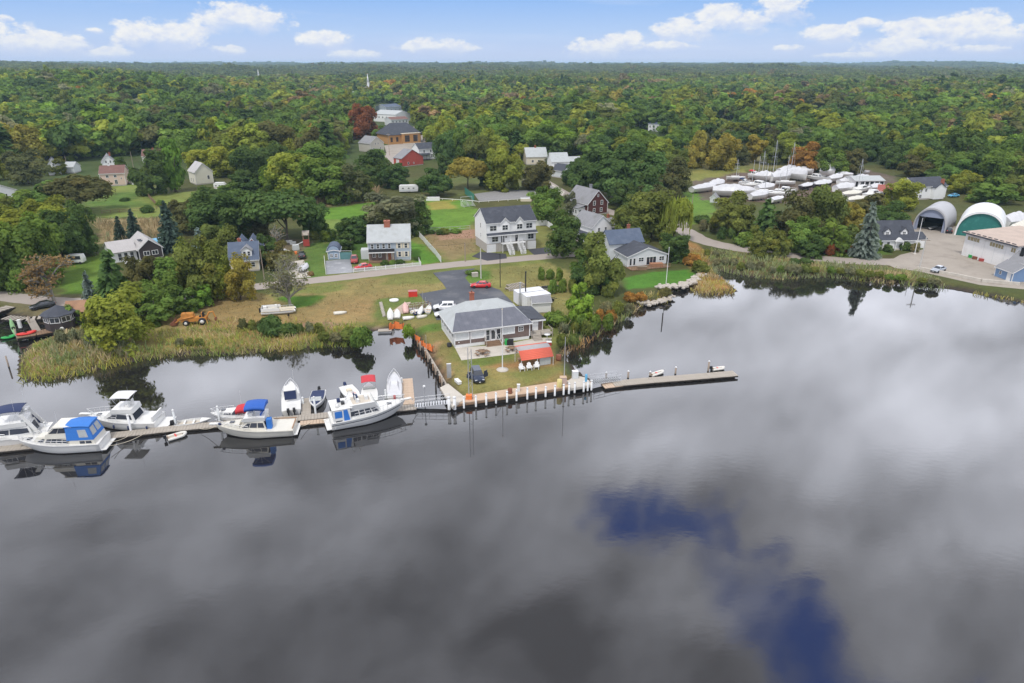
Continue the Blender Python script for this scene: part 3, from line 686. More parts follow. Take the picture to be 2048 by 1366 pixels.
reg('column',2,lambda i:crown_quads(300+i,36,130,0.065,'column'))
reg('shrub',3,lambda i:crown_quads(400+i,26,100,0.075,'shrub'))
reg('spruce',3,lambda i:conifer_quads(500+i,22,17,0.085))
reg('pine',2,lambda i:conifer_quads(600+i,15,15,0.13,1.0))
reg('willow',1,lambda i:willow_quads(700+i))
reg('airy',2,lambda i:crown_quads(800+i,76,105,0.040))
reg('small',3,lambda i:crown_quads(900+i,34,85,0.07))
TRUNKS=[trunk_mesh(i,4+i%3)for i in range(4)]
def bare_meshes(seed,levels,spread,n0,leafn,droop=0.0):
 b,tips=branch_tree(seed,levels,spread,n0,droop=droop);tm=b.mesh('trunk',BARKGREY)
 zs=max(v[2]for v in b.v);rs=max(math.hypot(v[0],v[1])for v in b.v)
 for v in tm.vertices:v.co=(v.co.x/rs*.5,v.co.y/rs*.5,v.co.z/zs)
 g=np.random.default_rng(seed);C=np.array([(t[0].x/rs*.5,t[0].y/rs*.5,t[0].z/zs)for t in tips])
 C=np.repeat(C,leafn,0)+g.normal(size=(len(C)*leafn,3))*0.018
 N=rand_dirs(len(C),g);U,V=frame_of(N,g);s_=0.011*(0.6+g.random(len(C)))[:,None]
 lv=np.stack([0.7+.6*g.random(len(C)),g.random(len(C))*.6,np.zeros(len(C))],1)
 return tm,quads_mesh('crown',C,U*s_,V*s_,lv,LEAF)
BARE={'bare':bare_meshes(3,4,1.0,9,3),'sparse':bare_meshes(8,4,1.25,8,6),'dead':bare_meshes(5,3,.8,7,1)}
PAL={'dg':(0.092,0.150,0.048),'mg':(0.142,0.222,0.052),'yg':(0.237,0.275,0.051),'lg':(0.176,0.281,0.046),'ol':(0.159,0.195,0.054),'br':(0.129,0.136,0.057),'gy':(0.204,0.215,0.127),'ru':(0.26,0.105,0.048),'or':(0.36,0.20,0.055),'gd':(0.29,0.265,0.065),'bs':(0.19,0.235,0.215),'ds':(0.070,0.105,0.085),'ta':(0.27,0.205,0.115)}
CNAME={'dg':'dark green','mg':'mid green','yg':'yellow-green','lg':'fresh lime green','ol':'olive green','br':'brownish green','gy':'grey-green','ru':'rust red','or':'orange-turning','gd':'golden yellow','bs':'silvery blue','ds':'dark blue-green','ta':'tan brown'}
SPEC={'round':('broadleaf_tree','broadleaf tree','tree'),'spread':('broadleaf_tree','spreading tree','tree'),'column':('poplar_tree','tall narrow poplar','tree'),'shrub':('shrub','rounded shrub','shrub'),'spruce':('spruce_tree','pointed spruce','tree'),'pine':('pine_tree','bushy pine','tree'),'willow':('willow_tree','weeping willow','tree'),'airy':('broadleaf_tree','loose-crowned tree','tree'),'small':('broadleaf_tree','broadleaf tree','tree'),'bare':('bare_tree','bare twiggy tree','tree'),'sparse':('bare_tree','thinly leaved tree','tree'),'dead':('bare_tree','bare branched tree','tree')}
TREES=[]
def plant(base,wm_,hm,kind,colk,label=None,group=None,rz=None):
 nm,words_,cat=SPEC[kind];g=rng
 t=thing(nm,base,g.random()*6.28 if rz is None else rz,label,cat,group)
 pc=PAL[colk];k=0.98+0.26*g.random();j=g.gauss(0,0.04)
 colr=(pc[0]*k*(1+j),pc[1]*k,pc[2]*k*(1-j),1)
 if kind in BARE:
  tm,cm=BARE[kind]
  inst('trunk',tm,t,scale=(wm_,wm_,hm));c_=inst('crown',cm,t,scale=(wm_,wm_,hm))
 elif kind=='shrub':
  c_=inst('crown',g.choice(CROWNS['shrub']),t,(0,0,hm*0.3),scale=(wm_*.46,wm_*.46,hm*0.78))
  inst('stem',TRUNKS[0],t,scale=(hm,hm,hm*.8))
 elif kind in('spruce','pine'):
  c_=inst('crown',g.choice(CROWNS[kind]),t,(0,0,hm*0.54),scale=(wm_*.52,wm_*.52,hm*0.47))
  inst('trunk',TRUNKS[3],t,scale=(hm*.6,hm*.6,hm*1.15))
 else:
  lo={'round':0.02,'spread':0.1,'column':0.03,'willow':0.1,'airy':.03,'small':0.0}[kind]
  cz=(1+lo)/2;rzv=(1-lo)/2
  if kind=='spread':cz,rzv=0.50,0.50
  if kind=='willow':cz,rzv=0.55,0.48
  c_=inst('crown',g.choice(CROWNS[kind]),t,(0,0,hm*cz),scale=(wm_*.5,wm_*.5,hm*rzv*0.98))
  inst('trunk',g.choice(TRUNKS),t,scale=(max(hm,wm_*.8),max(hm,wm_*.8),hm))
 c_.color=colr
 TREES.append([t,wm_,hm,kind,colk,label]);return t
def TR(px,pyb,wpx,pyt,colk,kind='round',label=None):
 if kind in('round','airy','small','spread'):wpx*=1.1
 b=P(px,pyb);m_=mpp(b)
 return plant(b,wpx*m_,top_h(b,px,pyt),kind,colk,label)
HAND=[(20,580,90,460,'mg'),(78,568,105,440,'mg'),(128,525,85,425,'dg'),(60,515,110,415,'yg'),(112,480,90,398,'yg'),(165,510,62,410,'dg'),(12,480,80,400,'ol'),(28,440,85,384,'mg'),(92,430,92,362,'mg'),(-50,560,100,440,'mg'),(-60,470,100,390,'dg'),(165,428,118,336,'br','spread','large brownish-green spreading tree at the edge of the far left lawn'),(110,606,120,512,'ta','sparse','tan-brown thinly leaved tree behind the round-windowed hut'),(186,618,38,542,'bs','spruce','silvery blue spruce just right of the round-windowed hut'),(235,612,78,498,'dg','pine'),(243,482,28,432,'ds','spruce'),(272,482,36,417,'ds','spruce'),(345,502,54,401,'ds','spruce','tall dark spruce right of the house with the blue tarp'),(403,512,38,455,'bs','spruce'),(425,596,78,478,'ol','airy'),(378,604,84,488,'ol','airy'),(482,600,62,515,'gd','airy','golden yellow tree in front of the navy-roofed dormered house'),(330,615,80,520,'mg'),(297,606,64,512,'br'),(445,598,58,498,'yg','airy'),(455,520,55,455,'ol','airy'),(420,500,45,450,'ol'),(246,692,124,580,'yg','airy','large yellow-green many-stemmed bush on the marsh shore'),(315,644,70,585,'mg','small'),(366,626,64,570,'mg','small'),(404,614,44,566,'lg','small'),(280,630,70,560,'ol','small'),(150,650,40,610,'mg','small'),(575,482,142,358,'dg','spread','big dark tree with a forked pale trunk beside the playset'),(470,478,112,385,'dg'),(425,468,84,388,'dg'),(515,470,80,398,'br'),(632,468,52,396,'dg'),(380,465,70,400,'br'),(440,440,80,375,'dg'),(548,512,64,447,'ta','dead','pale bare tree right of the navy-roofed dormered house'),(535,530,46,470,'dg','small'),(560,540,50,485,'br','small'),(582,616,118,508,'gy','bare','grey lichened bare tree standing by the pontoon boat'),(706,482,60,436,'dg'),(740,480,40,452,'dg','small'),(790,470,118,388,'gy','round','grey-green tree behind the grey colonial house'),(832,468,56,402,'dg'),(770,475,74,420,'br'),(690,500,40,470,'dg','small'),(306,388,76,302,'dg','round','dark green round tree left of the tall poplar'),(352,384,54,274,'lg','column','tall pale green poplar left of the cream barn'),(58,368,76,303,'br'),(8,360,44,312,'yg'),(254,360,40,317,'dg'),(120,350,50,318,'ol','small'),(412,348,72,300,'yg'),(452,354,72,294,'yg'),(506,374,72,295,'dg'),(548,352,60,288,'dg'),(490,390,60,350,'dg','small'),(465,395,50,365,'mg','small'),(602,398,112,308,'yg'),(662,404,110,318,'mg'),(704,404,62,330,'br'),(640,375,100,288,'mg'),(578,380,84,315,'lg'),(742,372,72,303,'dg'),(790,378,56,330,'dg'),(555,395,60,345,'mg'),(752,352,50,300,'mg'),(730,400,50,350,'ol','small'),(727,278,58,212,'ru','round','rust-red maple beside the village library'),(668,282,38,257,'ol','small'),(760,282,32,252,'mg','small'),(700,262,44,226,'br'),(889,345,42,268,'dg','round','dark tree right of the white house with the black porch'),(876,392,62,338,'dg'),(892,350,40,312,'dg','small'),(850,382,36,350,'dg','small'),(936,378,78,303,'gd','spread','golden spreading tree above the gravel lot'),(1010,380,76,302,'yg','round'),(1074,380,60,327,'br','round'),(1092,446,66,376,'mg','round','mid green tree behind the white duplex right end'),(970,372,40,320,'dg','small'),(1178,388,84,296,'dg'),(1232,404,112,288,'dg'),(1284,410,92,306,'dg'),(1342,392,62,318,'br'),(1150,372,50,318,'dg'),(1112,330,50,280,'dg','pine'),(1265,385,70,320,'br'),(1128,512,78,430,'dg','airy'),(1202,585,80,470,'ol','round','large olive green tree left of the waterside cottage'),(1168,566,66,500,'mg','small'),(1160,646,58,570,'lg','small','bright green rounded tree beside the white containers'),(1180,582,70,505,'dg'),(1255,488,62,420,'ol'),(1302,478,104,382,'ol','airy'),(1346,482,70,380,'yg','willow','weeping willow behind the waterside cottage'),(1300,418,72,366,'br','airy'),(1346,522,62,468,'dg','round','dark green tree at the right end of the waterside cottage'),(1275,445,60,392,'ol'),(1366,520,34,488,'dg','small'),(1250,420,50,370,'dg'),(1141,428,34,384,'gy','small'),(1120,470,40,440,'mg','small'),(1456,470,72,386,'ol'),(1526,484,62,398,'dg','pine'),(1580,488,84,388,'br','airy'),(1642,478,74,376,'ol'),(1694,474,62,406,'gd'),(1660,508,62,440,'mg','small'),(1520,512,56,455,'ol','airy'),(1556,514,42,465,'ol','small'),(1602,505,60,436,'mg'),(1700,500,44,450,'ol','small'),(1620,515,46,470,'dg','small'),(1550,480,50,420,'dg','pine'),(1490,470,46,410,'ol','small'),(1727,514,58,403,'bs','spruce','tall silvery blue spruce left of the white dormered cape house'),(1800,418,62,360,'yg','round','yellow-green tree left of the white hillside house'),(1768,470,70,405,'dg'),(1740,440,60,385,'br','small'),(1386,336,44,264,'gd'),(1440,340,62,272,'gd'),(1511,326,46,270,'gd'),(1606,348,58,286,'or','round','orange tree behind the tall masts of the boatyard'),(1662,352,62,298,'mg'),(1582,326,70,268,'yg'),(1352,360,42,300,'ol'),(1410,325,40,270,'br'),(1475,330,44,285,'br'),(1545,330,46,280,'ol'),(1700,350,50,300,'br'),(1922,388,54,345,'yg'),(1980,405,84,366,'mg'),(2040,400,70,355,'ol'),(1870,372,50,340,'dg'),(1955,372,60,330,'dg'),(2020,380,70,320,'mg'),(1905,370,60,318,'mg'),(1830,355,60,312,'br'),]
for h_ in HAND:TR(*h_[:5],*(h_[5:]if len(h_)>5 else()))
SHRUBS=[(545,668,52,628,'dg'),(575,668,34,645,'dg'),(112,0,0,0,'')][:2]+[(1680,508,56,484,'ru'),(1425,462,50,436,'mg'),(1462,478,50,448,'dg'),(1495,490,44,460,'mg'),(1405,446,30,430,'dg'),(725,690,40,650,'mg'),(818,676,24,648,'lg'),(700,678,34,655,'ol'),(622,551,12,542,'ta'),(505,660,46,635,'br'),(1270,600,40,580,'or'),(1235,625,60,600,'ol'),(1190,660,70,625,'mg'),(1150,668,60,640,'ol'),(1110,650,36,622,'mg'),(1210,640,40,615,'or'),(1135,690,40,665,'ol'),(1330,590,24,575,'br'),(1385,530,34,505,'or'),(1400,545,36,520,'ol'),(1450,530,44,512,'gy'),(1500,540,50,520,'ol'),(1560,545,44,528,'mg'),(1610,545,50,528,'ol'),(1680,548,50,532,'mg'),(1740,553,50,537,'ol'),(1790,560,40,546,'mg'),(1855,566,40,552,'dg'),(1430,515,44,498,'ol'),(250,402,16,394,'dg'),(322,412,16,398,'mg'),(296,425,20,410,'dg'),(1820,502,36,484,'dg'),(1752,500,18,478,'mg'),(1775,503,20,488,'dg'),(1100,560,46,535,'mg'),(1125,585,50,555,'mg'),(945,548,24,540,'mg'),(835,520,14,512,'dg'),(800,527,18,518,'dg'),(770,530,12,519,'dg'),(785,529,12,520,'mg'),(860,468,60,456,'dg'),(900,466,40,454,'mg'),(640,480,40,462,'mg'),(675,478,36,456,'dg'),(1600,528,40,512,'dg'),(380,690,50,672,'ol'),(620,665,50,642,'ol'),(660,680,40,660,'yg'),(150,690,60,655,'gy'),(205,700,60,665,'gy'),(1290,570,0,0,'')][:-1]
for x,yb,wp_,yt,ck in SHRUBS:
 n=1 if wp_<34 or wp_<1.6*(yb-yt)else 2 if wp_<44 else 3
 for k in range(n):
  f_=(k-(n-1)/2)/n;TR(x+wp_*f_*1.15,yb+rng.uniform(-2,2)*(n>1),wp_/n*rng.uniform(1.05,1.5),yt+rng.uniform(-2,5)*(n>1),rng.choice((ck,ck,'ol','gy'))if n>1 and ck not in('ru','or')else ck,'shrub')
  # the woods beyond: nearest as single trees, the rest one mass
TL=[(-900,365),(0,352),(60,335),(150,325),(240,315),(330,306),(400,326),(480,338),(560,338),(640,340),(690,300),(725,262),(742,215),(760,208),(800,212),(808,236),(842,264),(850,292),(868,300),(915,330),(1000,338),(1060,322),(1140,312),(1200,325),(1340,345),(1410,312),(1500,300),(1600,305),(1700,328),(1800,345),(1880,355),(1960,378),(2048,392),(2900,420)]
tlx=[p[0]for p in TL];tly=[p[1]for p in TL]
KEEP=[(690,178,728,206,520),(718,160,748,184,900),(735,205,816,240,640),(770,240,842,300,400),(505,130,530,155,1500),(612,165,640,184,900),(840,275,905,320,300),(1268,225,1310,250,470),(1280,240,1325,262,420),(1420,200,1465,238,560),(1610,190,1700,212,700),(1010,165,1060,182,900),(285,296,332,315,300),(1090,300,1165,350,300),(1050,298,1100,330,300),(1400,235,1440,275,420),(868,290,910,320,300)]
cand=[]
gr=np.random.default_rng(5)
def ring(r0,r1,step):
 xs_=np.arange(-r1*0.92,r1*0.92,step);ys_=np.arange(max(150,r0*0.55),r1,step)
 X,Y=np.meshgrid(xs_,ys_);X=X.ravel()+gr.uniform(-.42,.42,X.size)*step;Y=Y.ravel()+gr.uniform(-.42,.42,Y.size)*step
 r_=np.hypot(X,Y);k=(r_>=r0)&(r_<r1)&(np.abs(X)<Y*0.86+30);return X[k],Y[k]
for r0,r1,st in((230,520,10.0),(520,1000,11.5),(1000,1800,14.5),(1800,3200,20),(3200,6200,29),(6200,9000,48)):
 X,Y=ring(r0,r1,st);Z=height(X,Y)
 zc=Z-H;dep=Y*CP-zc*SP;pxx=1024+FPX*X/dep;pyy=683-FPX*(Y*SP+zc*CP)/dep
 lim=np.interp(pxx,tlx,tly)
 hh=(0.66+0.55*gr.random(X.size)+.45*(gr.random(X.size)>.965))*14.2*(1.0+0.5*(vnoise(X,Y,110,4)-.5));ww=np.minimum(hh,18)*(0.72+.68*gr.random(X.size)**1.5)*(1.0+0.10*(st-10)/4)
 ok=pyy<lim-1
 top=pyy-hh*FPX/dep;hw=ww*.5*FPX/dep
 for x0,y0,x1,y1,dm in KEEP:
  rr_=np.hypot(X,Y)
  ok&=~((pxx+hw>x0)&(pxx-hw<x1)&(pyy>y0)&(top<y1-2)&(rr_<dm+60))
 cand.append(np.stack([X,Y,Z,hh,ww,pxx,pyy,np.full(X.size,st)],1)[ok])
cand=np.concatenate(cand)
rr=np.hypot(cand[:,0],cand[:,1])
n1=vnoise(cand[:,0],cand[:,1],130,12);n2=vnoise(cand[:,0],cand[:,1],45,13);n3=gr.random(len(cand));n4=gr.random(len(cand))
KEYS=['dg','mg','ol','yg','gd','or','br','ta','ru','lg','gy','ds']
def pick(i):
 u=n3[i];warm=n1[i]*.6+n2[i]*.4
 if cand[i,5]>1150:warm+=0.05
 if u<0.04:return 'lg'
 if u<0.065:return 'gy'
 if warm>0.70:return 'or' if u<.10 else 'gd' if u<.22 else 'ta' if u<.36 else 'ol' if u<.62 else 'yg' if u<.85 else 'br'
 if warm>0.50:return 'ol' if u<.22 else 'yg' if u<.50 else 'mg' if u<.86 else 'br' if u<.92 else 'gd' if u<.96 else 'ta' if u<.985 else 'or'
 if warm>0.36:return 'mg' if u<.58 else 'dg' if u<.76 else 'yg' if u<.93 else 'ol'
 return 'dg' if u<.5 else 'mg' if u<.8 else 'yg' if u<.92 else 'br'
order=np.argsort(rr);N_TREE=sum(1 for t in TREES if t[3]!='shrub');single=set()
vis=[i for i in order if-40<cand[i,5]<2090]
for i in vis[:max(0,298-N_TREE)]:
 single.add(i);c_=cand[i];u=n4[i]
 kd='round' if u<.62 else 'spread' if u<.72 else 'airy' if u<.84 else 'small' if u<.93 else 'pine'
 ck=pick(i)
 if kd=='pine':ck='dg'
 plant(Vector((c_[0],c_[1],c_[2])),c_[4],c_[3],kd,ck)
rest=np.array([i for i in range(len(cand))if i not in single])
# prototypes for the mass: lighter crowns, kept in a collection of their own that is not in the scene
proto=bpy.data.collections.new('distant_crowns')
def pr(nm,q,sc_,off):
 C,U,V,A=q;C=C*np.array(sc_)+np.array((0,0,off));U=U*np.array(sc_);V=V*np.array(sc_)
 o=bpy.data.objects.new(nm,quads_mesh(nm,C,U,V,A,LEAF_I));proto.objects.link(o)
for i in range(4):pr('a_round_crown_%d'%i,crown_quads(40+i,34,60,0.085),(.55,.55,.46),.53)
for i in range(2):pr('b_spread_crown_%d'%i,crown_quads(60+i,30,60,0.085,'spread'),(.55,.55,.5),.5)
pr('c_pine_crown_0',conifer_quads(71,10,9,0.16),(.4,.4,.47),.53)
for i in range(2):pr('d_light_crown_%d'%i,crown_quads(80+i,18,30,0.14),(.55,.55,.46),.53)
pm=bpy.data.meshes.new('distant_forest');n=len(rest);pm.vertices.add(n);pm.vertices.foreach_set('co',cand[rest,:3].ravel())
u=gr.random(n);far=rr[rest]>1300
kd=np.where(far,7+(u*2).astype(int),np.where(u<.62,(u/.62*4).astype(int),np.where(u<.9,4+((u-.62)/.28*2).astype(int),6)))
kd=np.clip(kd,0,8).astype(np.int32)
pa=pm.attributes.new('kindex','INT','POINT');pa.data.foreach_set('value',kd)
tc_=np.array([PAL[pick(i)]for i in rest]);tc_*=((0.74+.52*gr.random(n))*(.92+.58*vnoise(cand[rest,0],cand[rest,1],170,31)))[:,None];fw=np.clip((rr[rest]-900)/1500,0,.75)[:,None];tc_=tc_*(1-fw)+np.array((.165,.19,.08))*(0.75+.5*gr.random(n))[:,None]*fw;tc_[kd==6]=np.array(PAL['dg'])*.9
pt=pm.attributes.new('tint','FLOAT_COLOR','POINT');pt.data.foreach_set('color',np.concatenate([tc_,np.ones((n,1))],1).ravel())
ps=pm.attributes.new('scl','FLOAT_VECTOR','POINT');ps.data.foreach_set('vector',np.stack([cand[rest,4],cand[rest,4],cand[rest,3]],1).ravel())
pr_=pm.attributes.new('rot','FLOAT_VECTOR','POINT');pr_.data.foreach_set('vector',np.stack([np.zeros(n),np.zeros(n),gr.random(n)*6.28],1).ravel())
fo=bpy.data.objects.new('distant_forest',pm);COL.objects.link(fo);tag(fo,'wooded hills of mixed green and turning trees out to the horizon','forest',kind='stuff')
ng=bpy.data.node_groups.new('scatter','GeometryNodeTree')
ng.interface.new_socket('Geometry',in_out='INPUT',socket_type='NodeSocketGeometry');ng.interface.new_socket('Geometry',in_out='OUTPUT',socket_type='NodeSocketGeometry')
gi=ng.nodes.new('NodeGroupInput');go=ng.nodes.new('NodeGroupOutput');ip=ng.nodes.new('GeometryNodeInstanceOnPoints');ci=ng.nodes.new('GeometryNodeCollectionInfo')
ci.inputs['Collection'].default_value=proto;ci.inputs['Separate Children'].default_value=True;ci.inputs['Reset Children'].default_value=True
def na(nm,ty):
 k=ng.nodes.new('GeometryNodeInputNamedAttribute');k.data_type=ty;k.inputs['Name'].default_value=nm;return k.outputs['Attribute']
ng.links.new(gi.outputs[0],ip.inputs['Points']);ng.links.new(ci.outputs[0],ip.inputs['Instance']);ip.inputs['Pick Instance'].default_value=True
ng.links.new(na('kindex','INT'),ip.inputs['Instance Index'])
e2=ng.nodes.new('FunctionNodeEulerToRotation');ng.links.new(na('rot','FLOAT_VECTOR'),e2.inputs[0]);ng.links.new(e2.outputs[0],ip.inputs['Rotation'])
ng.links.new(na('scl','FLOAT_VECTOR'),ip.inputs['Scale']);ng.links.new(ip.outputs[0],go.inputs[0])
md=fo.modifiers.new('scatter','NODES');md.node_group=ng
pm.materials.append(LEAF_I)
print('trees',len(TREES),'mass',n)
# buildings
def frame_px(A,B):
 """origin halfway between two ground points of the photograph, heading of the line, its length"""
 a,b=P(*A),P(*B);d=b-a;o=(a+b)/2;o.z=max(hz(o.x,o.y),0)
 return o,math.atan2(d.y,d.x),math.hypot(d.x,d.y)
WIN={}
def window_meshes(w_,h_,style):
 """frame with mullions (style: columns x rows) and its pane; local x across, z up, facing -y, origin bottom centre"""
 k=(round(w_,2),round(h_,2),style)
 if k in WIN:return WIN[k]
 nc,nr,fm,gl=style;b=MB();t=0.17 if w_>2.1 else 0.11 if w_>.7 else 0.08;dd=0.07
 b.bb(-w_/2,-w_/2+t,-dd,0.02,0,h_);b.bb(w_/2-t,w_/2,-dd,0.02,0,h_)
 b.bb(-w_/2+t,w_/2-t,-dd,0.02,0,t);b.bb(-w_/2+t,w_/2-t,-dd,0.02,h_-t,h_)
 for i in range(1,nc):x=-w_/2+w_*i/nc;b.bb(x-.04,x+.04,-dd+.012,0.015,t,h_-t)
 for i in range(1,nr):z=h_*i/nr;b.bb(-w_/2+t,w_/2-t,-dd+.02,0.01,z-.03,z+.03)
 fr=b.mesh('window',fm);pn=MB().bb(-w_/2+t*.9,w_/2-t*.9,-0.03,-0.005,t*.9,h_-t*.9).mesh('pane',gl)
 WIN[k]=(fr,pn);return WIN[k]
STD=(2,2,WHITE,GLASS);ONE=(1,2,WHITE,GLASS);TWIN=(2,1,WHITE,GLASS);CURT=(1,1,WHITE,PALEGLASS)
def window(parent,loc,rz,w_,h_,style=STD):
 fr,pn=window_meshes(w_,h_,style);o=inst('window',fr,parent,loc,(0,0,rz));inst('pane',pn,o);return o
FACE={'F':0.0,'R':math.pi/2,'B':math.pi,'L':-math.pi/2}
def on_face(f,u,w_,d):
 """u metres from the left end of a wall seen from outside; local house frame: x -w/2..w/2, y 0 (front)..d"""
 return{'F':(-w_/2+u,0),'R':(w_/2,u),'B':(w_/2-u,d),'L':(-w_/2,d-u)}[f]
def gable_shell(b,x0,x1,y0,y1,z0,ze,zr,axis):
 if axis=='x':b.add([(x,y,z)for x in(x0,x1)for y,z in((y0,z0),(y1,z0),(y1,ze),((y0+y1)/2,zr),(y0,ze))],[(0,1,2,3,4),(9,8,7,6,5)]+[(5+i,5+(i+1)%5,(i+1)%5,i)for i in range(5)])
 else:b.add([(x,y,z)for y in(y0,y1)for x,z in((x0,z0),(x1,z0),(x1,ze),((x0+x1)/2,zr),(x0,ze))],[(0,1,2,3,4),(9,8,7,6,5)]+[(5+i,5+(i+1)%5,(i+1)%5,i)for i in range(5)])
def gable_roof(b,x0,x1,y0,y1,ze,zr,axis,oh=0.35,t=0.16):
 g=0.25
 if axis=='x':
  ym=(y0+y1)/2;s=(zr-ze)/(ym-y0);e=ze-s*oh
  b.slab([(x0-g,y0-oh,e+t),(x1+g,y0-oh,e+t),(x1+g,ym,zr+t),(x0-g,ym,zr+t)],t)
  b.slab([(x1+g,y1+oh,e+t),(x0-g,y1+oh,e+t),(x0-g,ym,zr+t),(x1+g,ym,zr+t)],t)
 else:
  xm=(x0+x1)/2;s=(zr-ze)/(xm-x0);e=ze-s*oh
  b.slab([(x0-oh,y1+g,e+t),(x0-oh,y0-g,e+t),(xm,y0-g,zr+t),(xm,y1+g,zr+t)],t)
  b.slab([(x1+oh,y0-g,e+t),(x1+oh,y1+g,e+t),(xm,y1+g,zr+t),(xm,y0-g,zr+t)],t)
def rake_trim(b,x0,x1,y0,y1,ze,zr,axis,oh=0.35):
 """white boards under the roof edge at both gables"""
 g=0.27;t=0.16
 if axis=='x':
  ym=(y0+y1)/2;s=(zr-ze)/(ym-y0);e=ze-s*oh
  for x in(x0-g,x1+g-.05):
   for ya in(y0-oh,y1+oh):b.add([(x+dx_,yy,zz_+dz_)for dx_ in(0,.05)for yy,zz_ in((ya,e),(ym,zr))for dz_ in(-.1,.13)],[(0,1,3,2),(4,6,7,5),(0,4,5,1),(2,3,7,6),(0,2,6,4),(1,5,7,3)])
  for ya in(y0-oh-.04,y1+oh):b.bb(x0-g,x1+g,ya,ya+.04,e-.06,e+.13)
 else:
  xm=(x0+x1)/2;s=(zr-ze)/(xm-x0);e=ze-s*oh
  for y in(y0-g,y1+g-.05):
   for xa in(x0-oh,x1+oh):b.add([(xx,y+dy_,zz_+dz_)for dy_ in(0,.05)for xx,zz_ in((xa,e),(xm,zr))for dz_ in(-.1,.13)],[(0,1,3,2),(4,6,7,5),(0,4,5,1),(2,3,7,6),(0,2,6,4),(1,5,7,3)])
  for xa in(x0-oh-.04,x1+oh):b.bb(xa,xa+.04,y0-g,y1+g,e-.06,e+.13)
def hip_roof(b,x0,x1,y0,y1,ze,zr,oh=0.4,inset=None,t=0.14):
 ym=(y0+y1)/2;ins=inset if inset is not None else(y1-y0)/2
 x0-=oh;x1+=oh;y0-=oh;y1+=oh;a,c=(x0+ins,ym,zr),(x1-ins,ym,zr)
 lo=[(x0,y0,ze),(x1,y0,ze),(x1,y1,ze),(x0,y1,ze)]
 b.add(lo+[a,c]+[(p[0],p[1],ze-t)for p in lo],[(0,1,5,4),(1,2,5),(2,3,4,5),(3,0,4),(6,7,1,0),(7,8,2,1),(8,9,3,2),(9,6,0,3),(9,8,7,6)])
def chimney(parent,x,y,z0,z1,s=0.7,m_=None,name='chimney'):
 b=MB().box((x,y,(z0+z1)/2),(s,s,z1-z0)).box((x,y,z1+.06),(s+.16,s+.16,.12));o=b.build(name,m_ or BRICK,parent)
 MB().lathe([(.12,0),(.12,.35),(.09,.36)],(x,y,z1+.12),8).build('chimney_pot',DIM if m_ else RUST,o);return o
def house(name,label,A,B,depth,wall,rise,axis='x',wm_=SIDING,rm=R_CHAR,wins=(),door=None,chim=None,found=0.4,fm=STONEWALL,cat='house',group=None,oh=0.35,trim=True):
 o,rz,w_=frame_px(A,B);t=thing(name,o,rz,label,cat,group)
 z0,ze=found,found+wall;zr=ze+rise
 MB().bb(-w_/2+.04,w_/2-.04,.04,depth-.04,-0.4,found).build('foundation',fm,t)
 b=MB();gable_shell(b,-w_/2,w_/2,0,depth,z0,ze,zr,axis);b.build('wall',wm_,t)
 b=MB();gable_roof(b,-w_/2,w_/2,0,depth,ze,zr,axis,oh);rf=b.build('roof',rm,t)
 if trim:
  b=MB();rake_trim(b,-w_/2,w_/2,0,depth,ze,zr,axis,oh)
  for x in(-w_/2,w_/2):
   for y in(0,depth):b.bb(x-.07,x+.07,y-.07,y+.07,z0,ze-.05)
  b.build('trim',WHITE,t)
 for wn in wins:
  f,u,z,ww,hh=wn[:5];st=wn[5]if len(wn)>5 else ONE
  x,y=on_face(f,u*(w_ if f in 'FB' else depth),w_,depth);window(t,(x,y,z0+z),FACE[f],ww,hh,st)
 if door:
  f,u,m_=door[:3];x,y=on_face(f,u*(w_ if f in 'FB' else depth),w_,depth)
  d_=inst('door',DOORM(m_),t,(x,y,z0),(0,0,FACE[f]));inst('handle',HANDLE,d_)
  st=MB();n_=max(1,int(found/.18))
  for i in range(n_):st.bb(-.7,.7,-.35*(i+1)-.05,-.35*i-.05,-.3,found-.18*i)
  so=st.build('steps',CONC,t);so.location=(x,y,0);so.rotation_euler=(0,0,FACE[f])
 if chim:chimney(rf,chim[0]*w_-w_/2,chim[1]*depth,zr-chim[3]if len(chim)>3 else zr-1.0,zr+chim[2],0.75,chim[4]if len(chim)>4 else None)
 return t,w_,z0,ze,zr
DM={}
def DOORM(m_):
 if m_.name not in DM:
  b=MB().mat(0).bb(-.46,.46,-.05,.03,0,2.05).mat(1).bb(-.58,-.462,-.07,.03,0,2.17).bb(.462,.58,-.07,.03,0,2.17).bb(-.462,.462,-.07,.03,2.052,2.17)
  DM[m_.name]=b.mesh('door',[m_,WHITE])
 return DM[m_.name]
HANDLE=MB().bb(.3,.38,-.11,-.051,.95,1.05).mesh('handle',GALV)
# --- clubhouse on the point
A_,B_=(909.8,697),(1059,678)
o,rz,w_=frame_px(A_,B_);CLUB=thing('clubhouse',o,rz,'low shingled clubhouse with a grey and dark hip roof on the grassy point','clubhouse')
D_=10.5;f0=0.65;ze=3.3;hw=w_/2
MB().bb(-hw+.05,hw-.05,.05,D_,-.4,f0).build('foundation',WHITE,CLUB)
MB().mat(0).bb(-hw,hw,0,.2,f0,ze).mat(1).bb(-hw,-hw+.2,.2,D_,f0,ze).mat(1).bb(hw-.2,hw,.2,D_,f0,ze).mat(1).bb(-hw+.2,hw-.2,D_-.2,D_,f0,ze).build('wall',[SHINGLE,LTGREYSIDE],CLUB)
b=MB();oh=.45;ybk,zbk=4.6,4.95;yr,zrd=6.8,6.25
xl,xr=-hw-oh,hw+oh;hb=1.9;hr=4.4
lo=[(xl,-oh,ze),(xr,-oh,ze),(xr,D_+oh,ze),(xl,D_+oh,ze)]
b.mat(0).add([lo[0],lo[1],(xr-hb,ybk,zbk),(xl+hb,ybk,zbk)],[(0,1,2,3)])
